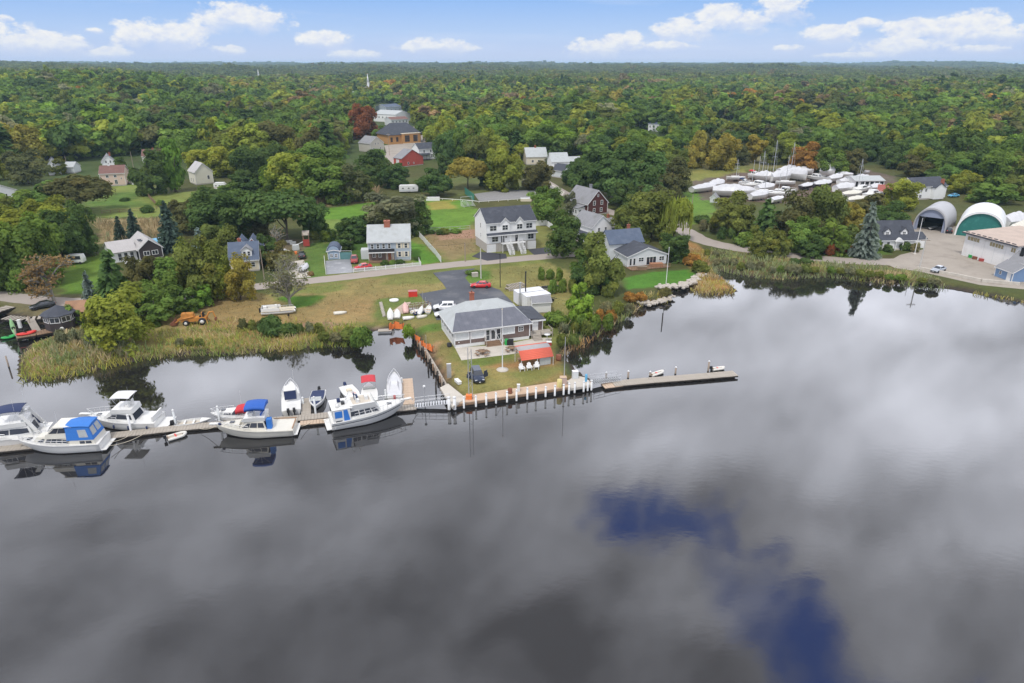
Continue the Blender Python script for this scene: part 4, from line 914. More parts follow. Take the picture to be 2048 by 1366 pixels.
b.mat(1).add([(xl+hb,ybk,zbk+.02),(xr-hb,ybk,zbk+.02),(xr-hr,yr,zrd),(xl+hr,yr,zrd)],[(0,1,2,3)])
b.add([lo[0],(xl+hb,ybk,zbk),(xl+hr,yr,zrd),lo[3]],[(0,1,2,3)]);b.add([lo[1],lo[2],(xr-hr,yr,zrd),(xr-hb,ybk,zbk)],[(0,1,2,3)])
b.add([lo[3],(xl+hr,yr,zrd),(xr-hr,yr,zrd),lo[2]],[(0,1,2,3)])
roof=b.build('roof',[R_ROLL,R_LGREY],CLUB)
md=roof.modifiers.new('thick','SOLIDIFY');md.thickness=0.06;md.offset=-1
MB().bb(xl-.02,xr+.02,-oh-.06,-oh,ze-.22,ze+.02).bb(xl-.06,xl-.01,-oh,D_+oh,ze-.22,ze+.02).bb(xr+.01,xr+.06,-oh,D_+oh,ze-.22,ze+.02).build('fascia',WHITE,CLUB)
MB().bb(xl,xr,-oh,-.02,ze-.2,ze-.15).build('soffit',WHITE,CLUB)
chimney(roof,-hw+5.4,7.6,5.4,7.5,0.75)
for x in(-hw,hw):MB().bb(x-.09,x+.09,-.09,.09,f0,ze-.2).build('corner_board',WHITE,CLUB)
for i in(0.205,0.41,.605):MB().bb(-hw+w_*i-.06,-hw+w_*i+.06,-.05,-.005,f0,ze-.2).build('batten',WHITE,CLUB)
W_BIG=(2,1,WHITE,PALEGLASS)
for u,ww in((.10,.185),(.305,.185)):window(CLUB,(-hw+w_*u,0,f0+.75),0,w_*ww,1.45,CURT)
window(CLUB,(-hw+w_*.715,0,f0+.85),0,w_*.165,1.35,W_BIG);window(CLUB,(-hw+w_*.88,0,f0+1.1),0,1.0,1.0,STD)
for u in(-1.05,1.05):window(CLUB,(-hw+w_*.505+u,0,f0+.05),0,.95,2.15,(1,2,WHITE,GLASS))
dd_=inst('door',MB().mat(0).bb(-.5,.5,-.07,.02,0,2.2).mat(1).bb(-.36,.36,-.075,-.071,.3,2.0).mesh('door',[WHITE,GLASS]),CLUB,(-hw+w_*.505,0,f0));inst('handle',HANDLE,dd_)
b=MB()
for i in range(4):b.bb(-1.5,1.5,-.34*(i+1),-.34*i,-.2,f0-.16*i-.02)
st=b.build('steps',WOODBROWN,CLUB);st.location=(-hw+w_*.505,-.02,0)
for s in(-1.6,1.6):
 MB().bb(s-.05,s+.05,-1.3,-1.2,0,1.2).bb(s-.05,s+.05,-.15,-.05,0,1.6).add([(s-.04,-1.3,1.15),(s+.04,-1.3,1.15),(s-.04,-.05,1.6),(s+.04,-.05,1.6),(s-.04,-1.3,1.25),(s+.04,-1.3,1.25),(s-.04,-.05,1.7),(s+.04,-.05,1.7)],[(0,2,3,1),(4,5,7,6),(0,1,5,4),(2,6,7,3),(0,4,6,2),(1,3,7,5)]).build('handrail',WOODGREY,CLUB,(-hw+w_*.505,0,0))
for i in range(5):window(CLUB,(-hw,1.4+i*1.9,f0+.8),FACE['L'],1.1,1.3,TWIN)
# side wing at its right end, with a deck
MB().bb(hw+.02,hw+3.4,2.2,9.0,-.3,2.9).build('wing_wall',SHINGLE,CLUB)
b=MB();b.slab([(hw+.3,1.7,3.35),(hw+3.8,1.7,2.95),(hw+3.8,9.4,2.95),(hw+.3,9.4,3.35)],.15);b.build('wing_roof',R_CHAR,CLUB)
MB().bb(hw+.05,hw+3.8,1.62,1.69,2.62,2.9).bb(hw+3.3,hw+3.42,2.1,2.2,.5,2.7).build('wing_trim',WHITE,CLUB)
d2=inst('door',DOORM(WHITE),CLUB,(hw+1.9,2.2,.7));inst('handle',HANDLE,d2)
b=MB().bb(hw+.3,hw+4.6,-.2,2.15,.58,.68)
b.build('deck',WOODGREY,CLUB);b=MB()
for x in(hw+.35,hw+2.2,hw+4.5):b.bb(x-.06,x+.06,-.2,-.08,-.2,1.55)
b.bb(hw+2.2,hw+4.55,-.18,-.1,1.45,1.55).bb(hw+4.48,hw+4.56,-.1,2.1,1.45,1.55).bb(hw+2.2,hw+4.55,-.16,-.12,1.0,1.08);b.build('railing',WOODGREY,CLUB)
b=MB()
for i in range(4):b.bb(hw+.5,hw+2.1,-.2-.34*(i+1),-.2-.34*i,-.2+.02,.55-.15*i)
b.build('steps',WOODGREY,CLUB)
lamp_=MB().box((-hw+.75,-.06,f0+.45),(.2,.1,.16)).build('wall_box',WHITE,CLUB)
# --- grey colonial with the big centre chimney
t,w_,z0,ze,zr=house('colonial_house','blue-grey two-storey colonial house with a wide brick chimney and shutters',(738.4,523.5),(821.8,520.8),9.0,4.9,3.3,'x',GREYSIDE,R_LGREY,[('F',.10+.135*i,3.0,.8,1.35)for i in range(4)]+[('F',.74,3.0,.85,1.35),('F',.90,3.0,.85,1.35),('F',.74,.75,.85,1.45),('F',.90,.75,.85,1.45),('L',.3,.8,.8,1.3),('L',.7,.8,.8,1.3),('L',.3,3,.8,1.2),('L',.7,3,.8,1.2)],None,None,0.3)
chimney([c_ for c_ in t.children if c_.name.startswith('roof')][0],-0.4,4.3,zr-1.3,zr+1.0,1.5)
hw=w_/2
for u in(.10,.235,.37,.505,.74,.90):
 for s in(-1,1):
  x=-hw+w_*u+s*.58;pale=u>.6
  MB().bb(x-.19,x+.19,-.09,-.003,z0+3.0,z0+4.35).build('shutter',BEIGE if pale else SHUTTER,t)
  if pale:MB().bb(x-.19,x+.19,-.09,-.003,z0+.75,z0+2.2).build('shutter',BEIGE,t)
b=MB();b.slab([(-hw+.1,-1.7,z0+2.55),(-hw+w_*.62,-1.7,z0+2.55),(-hw+w_*.62,-.05,z0+2.95),(-hw+.1,-.05,z0+2.95)],.12);b.build('porch_roof',DIM,t)
MB().bb(-hw+.08,-hw+w_*.63,-1.76,-1.71,z0+2.3,z0+2.56).build('porch_fascia',WHITE,t)
MB().bb(-hw+.1,-hw+w_*.62,-1.6,-.02,-.1,z0+.1).build('porch_floor',WOODBROWN,t)
MB().bb(-hw+.15,-hw+w_*.61,-.06,-.004,z0+.12,z0+2.4).build('porch_wall',SHINGLE,t)
for u in(.02,.2,.42,.61):MB().bb(-hw+w_*u-.05,-hw+w_*u+.05,-1.6,-1.5,z0+.1,z0+2.5).build('porch_post',WOODBROWN,t)
for u,ww in((.13,.9),(.27,.9)):window(t,(-hw+w_*u,-.07,z0+.8),0,ww,1.3,STD)
d2=inst('door',DOORM(BROWNDOOR),t,(-hw+w_*.5,-.07,z0+.1));inst('handle',HANDLE,d2)
for s in(-.85,.85):MB().bb(-hw+w_*.5+s-.16,-hw+w_*.5+s+.16,-.12,-.065,z0+.15,z0+2.3).build('door_panel',BEIGE,t)
MB().bb(-hw-2.2,-hw-.02,2.6,5.4,-.2,2.4).build('side_entry',LTGREYSIDE,t)
# --- white three-level duplex
t,w_,z0,ze,zr=house('duplex_house','tall new white duplex with twin white stairs and garage doors',(974,505.6),(1070.7,496.4),10.0,5.6,3.0,'x',SIDING,R_CHAR,[('F',.13,3.35,2.0,1.5,STD),('F',.35,3.5,1.7,1.45,STD),('F',.665,3.5,1.7,1.45,STD),('F',.865,3.35,1.9,1.5,STD),('F',.165,.35,1.9,1.5,STD),('F',.90,.35,1.8,1.5,STD),('L',.5,.8,.6,1.3),('L',.5,3.4,.6,1.4),('F',.39,1.2,.6,.6,(1,1,WHITE,GLASS)),('F',.59,1.2,.6,.6,(1,1,WHITE,GLASS))],None,None,2.4,STONEWALL)
hw=w_/2
b=MB();b.slab([(-hw-.1,-.95,z0+2.35),(hw+.3,-.95,z0+2.35),(hw+.3,-.03,z0+2.85),(-hw-.1,-.03,z0+2.85)],.14);b.build('skirt_roof',R_CHAR,t)
MB().bb(-hw-.12,hw+.32,-1.0,-.955,z0+2.12,z0+2.36).build('skirt_fascia',WHITE,t)
for u,s_ in((.36,2.6),(.655,2.3)):
 cx=-hw+w_*u;b=MB();gable_shell(b,cx-s_/2,cx+s_/2,-.42,.5,z0+2.95,ze-.15,ze+1.15,'y');b.build('gable_bay',SIDING,t)
 b=MB();gable_roof(b,cx-s_/2,cx+s_/2,-.42,2.6,ze-.15,ze+1.15,'y',.2,.1);b.build('gable_roof',R_CHAR,t)
 b=MB();rake_trim(b,cx-s_/2,cx+s_/2,-.42,2.4,ze-.15,ze+1.15,'y',.2);b.build('gable_trim',WHITE,t)
 window(t,(cx,-.42,z0+3.45),0,1.7,1.45,STD)
for u in(.09,.92):
 cx=-hw+w_*u;g_=MB().bb(cx-1.25,cx+1.25,-.1,-.004+.04,-.2,2.15).build('garage_door',WHITE,t)
 b=MB()
 for i in range(1,4):b.bb(cx-1.25,cx+1.25,-.115,-.101,i*.54-.02,i*.54+.02)
 b.build('panel_joint',LTGREYSIDE,g_)
MB().bb(-hw+w_*.24,-hw+w_*.8,-.06,.03,-.2,2.5).build('garage_recess',STONEWALL,t)
for u in(.34,.63):
 d2=inst('door',DOORM(BLACK),t,(-hw+w_*(u-.02),-.005,z0+.05));inst('handle',HANDLE,d2)
b=MB().bb(-hw+w_*.28,-hw+w_*.76,-1.5,-.06,z0-.15,z0)
for u in(.285,.44,.6,.755):b.bb(-hw+w_*u-.06,-hw+w_*u+.06,-1.5,-1.38,-.1,z0+2.15)
b.build('entry_porch',WHITE,t)
for sgn,u in((-1,.40),(1,.63)):
 b=MB();cx=-hw+w_*u;n_=11
 for i in range(n_):b.bb(cx-.6,cx+.6,-1.55-.3*(i+1),-1.55-.3*i,z0-.24*(i+1)-.06,z0-.24*(i+1))
 for s in(-.62,.62):
  for zo in(.45,.95):b.add([(cx+s+a_,yy,zz_+c__)for yy,zz_ in((-1.5,z0+zo),(-1.5-.3*n_,z0-.24*n_+zo))for a_ in(-.03,.03)for c__ in(0,.08)],[(0,1,3,2),(4,6,7,5),(0,4,5,1),(2,3,7,6),(0,2,6,4),(1,5,7,3)])
  for i in range(0,n_+1,2):b.bb(cx+s-.03,cx+s+.03,-1.53-.3*i-.05,-1.53-.3*i+.01,z0-.24*i-.25,z0-.24*i+1.0)
  b.add([(cx+s+a_,yy,zz_+c__)for yy,zz_ in((-1.5,z0-.3),(-1.5-.3*n_,z0-.24*n_-.3))for a_ in(-.04,.04)for c__ in(0,.26)],[(0,1,3,2),(4,6,7,5),(0,4,5,1),(2,3,7,6),(0,2,6,4),(1,5,7,3)])
 b.build('staircase',WHITE,t)
 # --- dark red shingled house with its gable to the water
t,w_,z0,ze,zr=house('shingled_house','dark red shingled house with a steep grey roof and pale corner boards',(1175,432),(1214,427),12.5,3.6,4.1,'y',REDSHINGLE,R_GREY,[('F',.32,2.9,1.0,1.5,ONE),('F',.70,2.9,1.0,1.5,ONE),('F',.32,.5,1.0,1.4,ONE),('F',.68,.5,1.0,1.4,ONE),('F',.5,5.6,.6,.9,ONE),('L',.7,.7,.9,1.3)],None,(.62,.45,1.1,1.0,R_GREY))
MB().bb(-w_/2-3.2,-w_/2-.03,1.5,6.5,-.2,2.7).build('side_porch',WHITE,t)
b=MB();b.slab([(-w_/2-3.5,1.1,2.75),(-w_/2-.06,1.1,3.4),(-w_/2-.06,6.9,3.4),(-w_/2-3.5,6.9,2.75)],.12);b.build('porch_roof',R_GREY,t)
for y in(2.2,3.7,5.3):window(t,(-w_/2-3.2,y,.9),FACE['L'],1.0,1.2,ONE)
window(t,(-w_/2-1.7,1.5,.9),0,1.6,1.2,TWIN)
# --- white farmhouse with a wrap porch
t,w_,z0,ze,zr=house('farmhouse','white farmhouse with a pale mossy roof and a dark wrap-around porch roof',(1183,490),(1222,484),9.5,4.6,2.9,'y',SIDING,R_GREY,[('F',.34,2.9,.85,1.35,ONE),('F',.68,2.9,.85,1.35,ONE),('F',.3,.6,.85,1.4,ONE),('F',.65,.6,.85,1.4,ONE),('L',.3,.7,.85,1.4),('L',.7,.7,.85,1.4)],None,None)
hw=w_/2;b=MB()
b.slab([(-hw-1.9,-1.9,z0+2.3),(hw+.6,-1.9,z0+2.3),(hw+.6,-.03,z0+2.85),(-hw-.03,-.03,z0+2.85)],.12);b.slab([(-hw-1.9,7,z0+2.3),(-hw-1.9,-1.9,z0+2.3),(-hw-.03,-.03,z0+2.85),(-hw-.03,7,z0+2.85)],.12)
b.build('porch_roof',R_CHAR,t)
MB().bb(-hw-1.92,hw+.6,-1.95,-1.905,z0+2.0,z0+2.28).bb(-hw-1.97,-hw-1.925,-1.95,7,z0+2.0,z0+2.28).build('porch_fascia',WHITE,t)
for x,y in((-hw-1.8,-1.8),(-hw+.8,-1.8),(hw-1,-1.8),(hw+.4,-1.8),(-hw-1.8,2),(-hw-1.8,5.5)):MB().bb(x-.07,x+.07,y-.07,y+.07,0,z0+2.1).build('porch_post',WHITE,t)
MB().bb(-hw-1.85,hw+.5,-1.85,-.02,-.1,z0+.05).bb(-hw-1.85,-hw-.02,-.02,6.9,-.1,z0+.05).build('porch_floor',WOODGREY,t)
MB().bb(hw+.03,hw+5.5,3.0,9.0,-.2,3.4).build('rear_wing',SIDING,t)
b=MB();gable_roof(b,hw+.03,hw+5.5,3.0,9.0,3.4,5.4,'x',.3);b.build('rear_roof',R_GREY,t);chimney(t,hw+3.4,6.2,4.6,6.3,.6)
# --- cottage on the water
t,w_,z0,ze,zr=house('cottage','pale grey waterside cottage with a wide low gable and a slate-blue rear roof',(1255,536),(1331,529),7.5,2.5,1.9,'y',LTGREYSIDE,R_CHAR,[('F',.07,.15,.75,1.9,(1,1,WHITE,GLASS)),('F',.165,.15,.75,1.9,(1,1,WHITE,GLASS)),('F',.34,.95,1.5,1.15,STD),('F',.88,.8,1.5,1.2,STD),('R',.4,.8,1.2,1.2,STD)],None,None,0.35)
hw=w_/2;inst('sliding_door',MB().mat(0).bb(-1.45,1.45,-.08,.02,0,2.1).mat(1).bb(-1.3,-.5,-.085,-.081,.1,2.0).bb(-.4,.4,-.085,-.081,.1,2.0).bb(.5,1.3,-.085,-.081,.1,2.0).mesh('sliding_door',[WHITE,GLASS]),t,(-hw+w_*.605,0,z0))
b=MB();gable_shell(b,-hw-1.6,hw-2.6,7.55,13.5,0,4.5,7.2,'x');b.build('rear_wall',LTGREYSIDE,t)
b=MB();gable_roof(b,-hw-1.6,hw-2.6,7.55,13.5,4.5,7.2,'x',.4);rr_=b.build('rear_roof',R_SLATE,t);chimney(rr_,0,11.2,6.2,8.1,.65)
b=MB()
b.bb(-hw-.4,hw-.4,-3.0,-.03,.12,.28);b.build('deck',WOODBROWN,t)
b=MB()
for i in range(9):x=-hw-.35+i*(w_/8-.01);b.bb(x-.04,x+.04,-3.0,-2.92,.1,1.1)
b.bb(-hw-.4,hw-.4,-3.0,-2.94,1.0,1.1).bb(-hw-.4,hw-.4,-2.98,-2.95,.6,.66);b.build('railing',WOODBROWN,t)
# --- right side: white cape with two dormers
t,w_,z0,ze,zr=house('cape_house','white cape house with two roof dormers behind a small lawn by the boat sheds',(1751,500),(1827,499),8.5,2.6,4.2,'x',SIDING,R_CHAR,[('F',.30,.6,1.0,1.4,ONE),('F',.74,.6,1.0,1.4,ONE),('F',.12,.6,1.0,1.4,ONE)],('F',.54,WHITE),None,0.3)
hw=w_/2
for u in(.28,.72):
 cx=-hw+w_*u;b=MB();gable_shell(b,cx-.9,cx+.9,1.0,3.6,ze+.4,ze+2.0,ze+2.9,'y');d_=b.build('dormer',SIDING,t)
 b=MB();gable_roof(b,cx-.9,cx+.9,1.0,3.7,ze+2.0,ze+2.9,'y',.2,.1);b.build('dormer_roof',R_CHAR,d_);window(d_,(cx,1.0,ze+.75),0,.95,1.2,STD)
cx=-hw+w_*.54;b=MB();gable_shell(b,cx-1.1,cx+1.1,-1.1,-.03,z0+2.1,z0+2.2,z0+3.2,'y');b.bb(cx-1.05,cx-.9,-1.05,-.9,0,z0+2.1).bb(cx+.9,cx+1.05,-1.05,-.9,0,z0+2.1);b.build('portico',WHITE,t)
MB().bb(hw+.03,hw+4.0,1.5,7,-.2,2.6).build('side_wing',SIDING,t);b=MB();gable_roof(b,hw+.03,hw+4.0,1.5,7,2.6,3.8,'x',.3);b.build('side_roof',R_CHAR,t)
# --- white house up the slope
t,w_,z0,ze,zr=house('hillside_house','white hillside house with a dark roof and a tall brick chimney in front',(1826,401),(1888,398),9,4.4,2.6,'x',SIDING,R_CHAR,[('F',.2,2.4,1.0,1.3,STD),('F',.35,2.4,1.0,1.3,STD),('F',.62,2.4,1.4,1.2,STD),('F',.2,.2,1.2,1.3,STD)],None,None,.5)
chimney(t,w_*.28,-.6,0,zr-.2,.9)
b=MB();gable_shell(b,0.2,4.6,-1.8,-.03,.3,ze-.3,ze+1.2,'y');b.build('front_gable',SIDING,t);b=MB();gable_roof(b,.2,4.6,-1.8,3.0,ze-.3,ze+1.2,'y',.3);b.build('front_roof',R_CHAR,t)
# --- middle left: navy roofed house with a white dormer
t,w_,z0,ze,zr=house('dormered_house','small house with a navy roof, white front dormer and red gables',(462,545),(520,541),8.0,2.7,3.4,'x',BEIGE,R_SLATE,[('F',.8,.7,1.0,1.3,ONE),('F',.25,.7,1.0,1.3,ONE),('R',.5,.8,1,1.2,ONE)],('F',.55,REDPAINT),(.36,.55,.7,1.0),0.3)
cx=w_*.12;b=MB();gable_shell(b,cx-1.15,cx+1.15,.6,3.6,ze+.3,ze+2.1,ze+3.0,'y');d_=b.build('dormer',SIDING,t)
b=MB();gable_roof(b,cx-1.15,cx+1.15,.6,3.8,ze+2.1,ze+3.0,'y',.25,.1);b.build('dormer_roof',R_GREY,d_)
for s in(-.5,.5):window(d_,(cx+s,.6,ze+.65),0,.75,1.25,ONE)
for cx,m_ in((-w_*.12,R_SLATE),(w_*.28,R_SLATE)):
 b=MB();gable_shell(b,cx-2.1,cx+2.1,5.2,10.5,0,ze+1.2,ze+3.9,'y');b.build('rear_gable',BARNRED,t);b=MB();gable_roof(b,cx-2.1,cx+2.1,5.2,10.5,ze+1.2,ze+3.9,'y',.3);b.build('rear_roof',m_,t)
 b=MB();rake_trim(b,cx-2.1,cx+2.1,5.2,10.5,ze+1.2,ze+3.9,'y',.3);b.build('gable_trim',WHITE,t)
 # --- silver roofed house by the tarp
t,w_,z0,ze,zr=house('silver_roofed_house','dark brown house with a weathered silver roof and a white arched front',(281,521),(327,514),11.5,2.6,2.3,'y',BROWNWALL,R_SILVER,[('F',.32,.75,1.5,1.2,TWIN),('F',.68,.75,1.5,1.2,TWIN)],None,None,.25)
hw=w_/2;b=MB();gable_shell(b,-hw-6.2,-hw-.3,1.5,9.5,-.2,2.7,4.6,'x');b.build('left_wing',WHITE,t);b=MB();gable_roof(b,-hw-6.2,-hw-.3,1.5,9.5,2.7,4.6,'x',.5);b.build('wing_roof',R_SILVER,t)
for i in range(3):window(t,(-hw-1.4-i*1.4,1.5,.3),0,1.0,2.0,ONE)
for i in range(2):s=MB().bb(-.25,.25,-.8,.8,0,.06).build('skylight',GLASS,t);s.location=(-hw*.4,2.5+i*1.4,ze+1.65);s.rotation_euler=(0,-.42,1.57)
# --- the houses further back
house('white_house','white clapboard house cut off at the left edge beyond the lawn',(-30,428),(40,411),9,5.0,3.2,'y',SIDING,R_GREY,[('F',.3,3.2,.9,1.4),('F',.7,3.0,.9,1.4),('F',.35,.7,1.8,1.3,STD),('R',.5,.8,.9,1.3)],None,None)
house('white_house','white gabled house with a dark roof by the leaning pale pole',(99,352),(124,350),8,4.2,2.8,'y',SIDING,R_CHAR,[('F',.3,.8,.9,1.3),('F',.7,.8,.9,1.3),('F',.5,3.6,.8,1.1)],None,None)
house('small_garage','pale grey garage beside the white gabled house',(131,348),(149,347),6,2.6,1.8,'x',LTGREYSIDE,R_LGREY,[('F',.5,.2,2.2,2.0,CURT)],cat='garage')
t=house('tan_house','pinkish tan two-storey house with a brown roof above the far lawn',(204,374),(253,371),8.5,4.8,2.6,'x',TANSIDE,R_BROWN,[('F',.62,3.0,1.2,1.2,TWIN),('F',.62,.3,1.2,1.9,TWIN),('F',.3,3.0,1.2,1.2,TWIN),('F',.85,2.2,.6,.8)],None,(.35,.5,.5,.8,WHITE))[0]
house('white_cottage','small white cottage with a pointed gable behind the tan house',(207,340),(233,339),9,3.0,3.2,'y',SIDING,R_GREY,[('F',.32,2.6,.8,1.2),('F',.66,2.6,.8,1.2),('F',.5,.5,.9,1.2)],None,(.7,.5,.6,.8))
house('brown_roofed_house','long low house with a brown roof at the wood edge',(286,326),(332,324),9,2.8,2.8,'x',CREAMSIDE,R_BROWN,[('F',.25,.8,1.2,1.2),('F',.75,.8,1.2,1.2)],None,(.45,.5,.5,.8))
house('cream_barn','plain cream barn with one dark window standing in the field',(394,371.5),(428,367),8.5,4.9,3.4,'y',CREAMSIDE,R_SILVER,[('F',.74,1.6,1.0,1.6,(1,2,WHITE,GLASS)),('L',.3,.5,.7,1.6),('L',.6,.5,.7,1.6)],None,None,cat='barn')
house('red_barn','bright red barn with a grey roof below the village lot',(804,335),(847,330),6.5,3.6,3.8,'y',BARNRED,R_GREY,[('F',.3,.6,1.0,1.2),('F',.55,.6,.8,.8),('L',.5,.4,2.4,2.6,(1,1,WHITE,PALEGLASS))],None,None,cat='barn',trim=False)
house('gabled_house','stone-grey gabled house left of the village car park',(741,305.5),(768,302),10,4.6,3.3,'y',mat('stone_grey_clapboard',(0.50,0.47,0.41),.65,var=.06,bands=('Z',.16,.12)),R_GREY,[('F',.4,3.6,.7,1.1),('F',.6,3.6,.7,1.1),('F',.75,.5,.8,1.6),('F',.25,.6,.9,1.3)],None,None)
t=house('black_porch_house','white village house with a black roof and black porch',(839,321),(872,318),9,5.2,2.6,'x',SIDING,R_CHAR,[('F',.3,3.2,1.0,1.4),('F',.7,3.2,1.0,1.4),('F',.75,.6,.9,1.8)],None,None)
t,w_,z0,ze,zr=t;b=MB().slab([(-w_/2-3.2,-2.4,3.0),(w_*.1,-2.4,3.0),(w_*.1,-.05,3.5),(-w_/2-3.2,-.05,3.5)],.2);b.build('porch_roof',R_CHAR,t)
for i in range(5):MB().bb(-w_/2-3.0+i*2.0-.07,-w_/2-3.0+i*2.0+.07,-2.3,-2.16,-.1,2.85).build('porch_post',BLACK,t)
MB().bb(-w_/2-3.1,w_*.1,-2.3,-.05,-.2,.3).build('porch_floor',BLACK,t)
house('white_annex','white annex with a tan roof mostly behind the dark tree',(893,312),(910,310),9,4.5,2.0,'x',SIDING,R_TAN,[('F',.5,2.2,1.0,1.3)],None,None)
house('porch_house','house with a blue-grey roof and a white corner porch above the lane',(1053,331),(1094,329),10,3.6,3.8,'x',BEIGE,R_LGREY,[('F',.3,.7,1.2,1.3),('F',.6,.7,1.2,1.3)],None,(.5,.5,.9,.8))
t,w_,z0,ze,zr=house('lane_house','tall white house with a light grey roof beside the lane',(1103,348),(1137,347),9,5.0,3.4,'x',SIDING,R_LGREY,[('F',.2,3.0,.9,1.1,STD),('F',.65,2.6,1.6,1.2,STD),('F',.45,.6,1.4,1.2,STD),('L',.5,1,1,1.3)],None,None)
b=MB();gable_shell(b,w_/2+.03,w_/2+6.5,2,8,-.2,4.6,6.8,'x');b.build('wing_wall',SIDING,t);b=MB();gable_roof(b,w_/2+.03,w_/2+6.5,2,8,4.6,6.8,'x');b.build('wing_roof',R_LGREY,t)
house('small_dark_house','small house with a dark roof and white posts tucked below the tall white house',(1127,358),(1150,354),7,2.8,2.4,'y',LTGREYSIDE,R_CHAR,[('F',.3,.6,1,1.3),('F',.7,.6,1,1.3)],None,None)
# library in ochre brick
o,rz,w_=frame_px((779,290),(842,285));t=thing('library',o,rz,'ochre brick village library with a large dark hip roof','library');hw=w_/2
MB().bb(-hw,hw,0,17,-.4,5.6).build('wall',YBRICK,t);b=MB();hip_roof(b,-hw,hw,0,17,5.6,12.0,.8,6.0);b.build('roof',R_SLATE if False else R_CHAR,t)
MB().bb(-hw*.25,hw*.85,-2.4,-.03,-.3,6.0).build('entry_bay',YBRICK,t);MB().bb(-hw*.28,hw*.88,-2.6,-.03,6.0,6.35).build('cornice',BEIGE,t)
for x in(hw*.02,hw*.55):window(t,(x,-2.4,1.2),0,3.4,4.0,(4,3,WOODBROWN,GLASS))
for x in(-hw*.85,-hw*.5):window(t,(x,0,1.4),0,1.6,2.8,(2,3,WOODBROWN,GLASS))
d2=inst('door',DOORM(BROWNDOOR),t,(hw*.93,-.03,0));MB().bb(-hw*.3,hw*.9,-4.5,-2.45,-.3,.35).build('steps',CONC,t)
# village street rows
def shop(name,label,A,B,d,hgt,wm2,rm2,rise=1.4,axis='x',nw=4,cat='shop'):house(name,label,A,B,d,hgt,rise,axis,wm2,rm2,[('F',(i+.5)/nw,hgt*.45,1.3,1.5,STD)for i in range(nw)],None,None,.2,cat=cat)
shop('shop_building','long white shop building with a light grey roof on the village street',(748,243),(792,246),18,6.0,SIDING,R_LGREY,2.6,'x',6)
shop('shop_building','low shop with a red-brown roof and white porch rail beside the library',(783,252),(817,250),10,4.5,LTGREYSIDE,R_BROWN,1.5,'x',5)
shop('shop_building','dark-roofed shop at the far end of the white village row',(772,228),(803,226),14,6.0,GREYSIDE,R_SLATE,2.2,'x',4)
shop('village_house','cream gabled house above the rust-red maple',(728,226),(746,226),14,6.0,CREAMSIDE,R_GREY,3.4,'y',2,'house')
shop('village_house','pale grey mansard-like block among the trees left of the orange tree',(702,204),(724,203),14,8.0,LTGREYSIDE,R_LGREY,3.0,'x',4,'house')
shop('village_house','small white gabled house in the woods left of the church spire',(616,187),(630,186),13,7.0,SIDING,R_LGREY,5.0,'y',2,'house')
shop('village_house','white house among the far trees right of the church spire',(1016,176),(1032,175),14,6.0,SIDING,R_GREY,4.0,'x',3,'house')
shop('village_house','smaller white gabled house paired on the distant slope',(1044,178),(1056,177),12,6.0,SIDING,R_GREY,4.5,'y',2,'house')
shop('warehouse','flat white warehouse showing above the woods on the right',(1618,206),(1655,204),22,7.0,SIDING,R_WHITE,1.0,'x',5,'warehouse')
shop('warehouse','pale low warehouse beside the flat white one in the woods',(1662,206),(1698,203),20,6.0,LTGREYSIDE,R_WHITE,1.0,'x',5,'warehouse')
shop('woodland_house','house with a blue metal roof deep in the right woods',(1296,262),(1318,264),12,5.0,SIDING,R_SLATE,3.0,'x',3,'house')
shop('woodland_house','white roofed house half hidden in the woods behind the gravel lot',(1270,228),(1292,227),12,5.0,SIDING,R_WHITE,2.0,'x',3,'house')
shop('woodland_house','white house low in the trees above the boatyard',(1428,222),(1452,220),12,5.0,SIDING,R_GREY,3.0,'x',3,'house')
def steeple(A,hgt,label,wd=4.5):
 o=P(*A);t=thing('church',o,.3,label,'church');k=top_h(o,*hgt)
 MB().bb(-wd*1.4,wd*1.4,wd*.5+.05,wd*5,-1,k*.28).build('nave_wall',SIDING,t);b=MB();gable_roof(b,-wd*1.4,wd*1.4,wd*.5+.05,wd*5,k*.28,k*.45,'y');b.build('roof',R_GREY,t)
 MB().bb(-wd/2,wd/2,-wd/2,wd/2,-1,k*.48).build('tower',SIDING,t);MB().bb(-wd*.36,wd*.36,-wd*.36,wd*.36,k*.48,k*.62).build('belfry',WHITE,t)
 MB().lathe([(wd*.42,k*.62),(wd*.22,k*.78),(.12,k)],(0,0,0),8).build('spire',WHITE,t)
 window(t,(0,-wd/2,k*.2),0,wd*.35,k*.12,ONE)
steeple((738,192),(738,147),'white church with the tall pointed spire rising over the village trees',4.0)
steeple((519,166),(519,138),'distant white church spire left of the village',4.5)
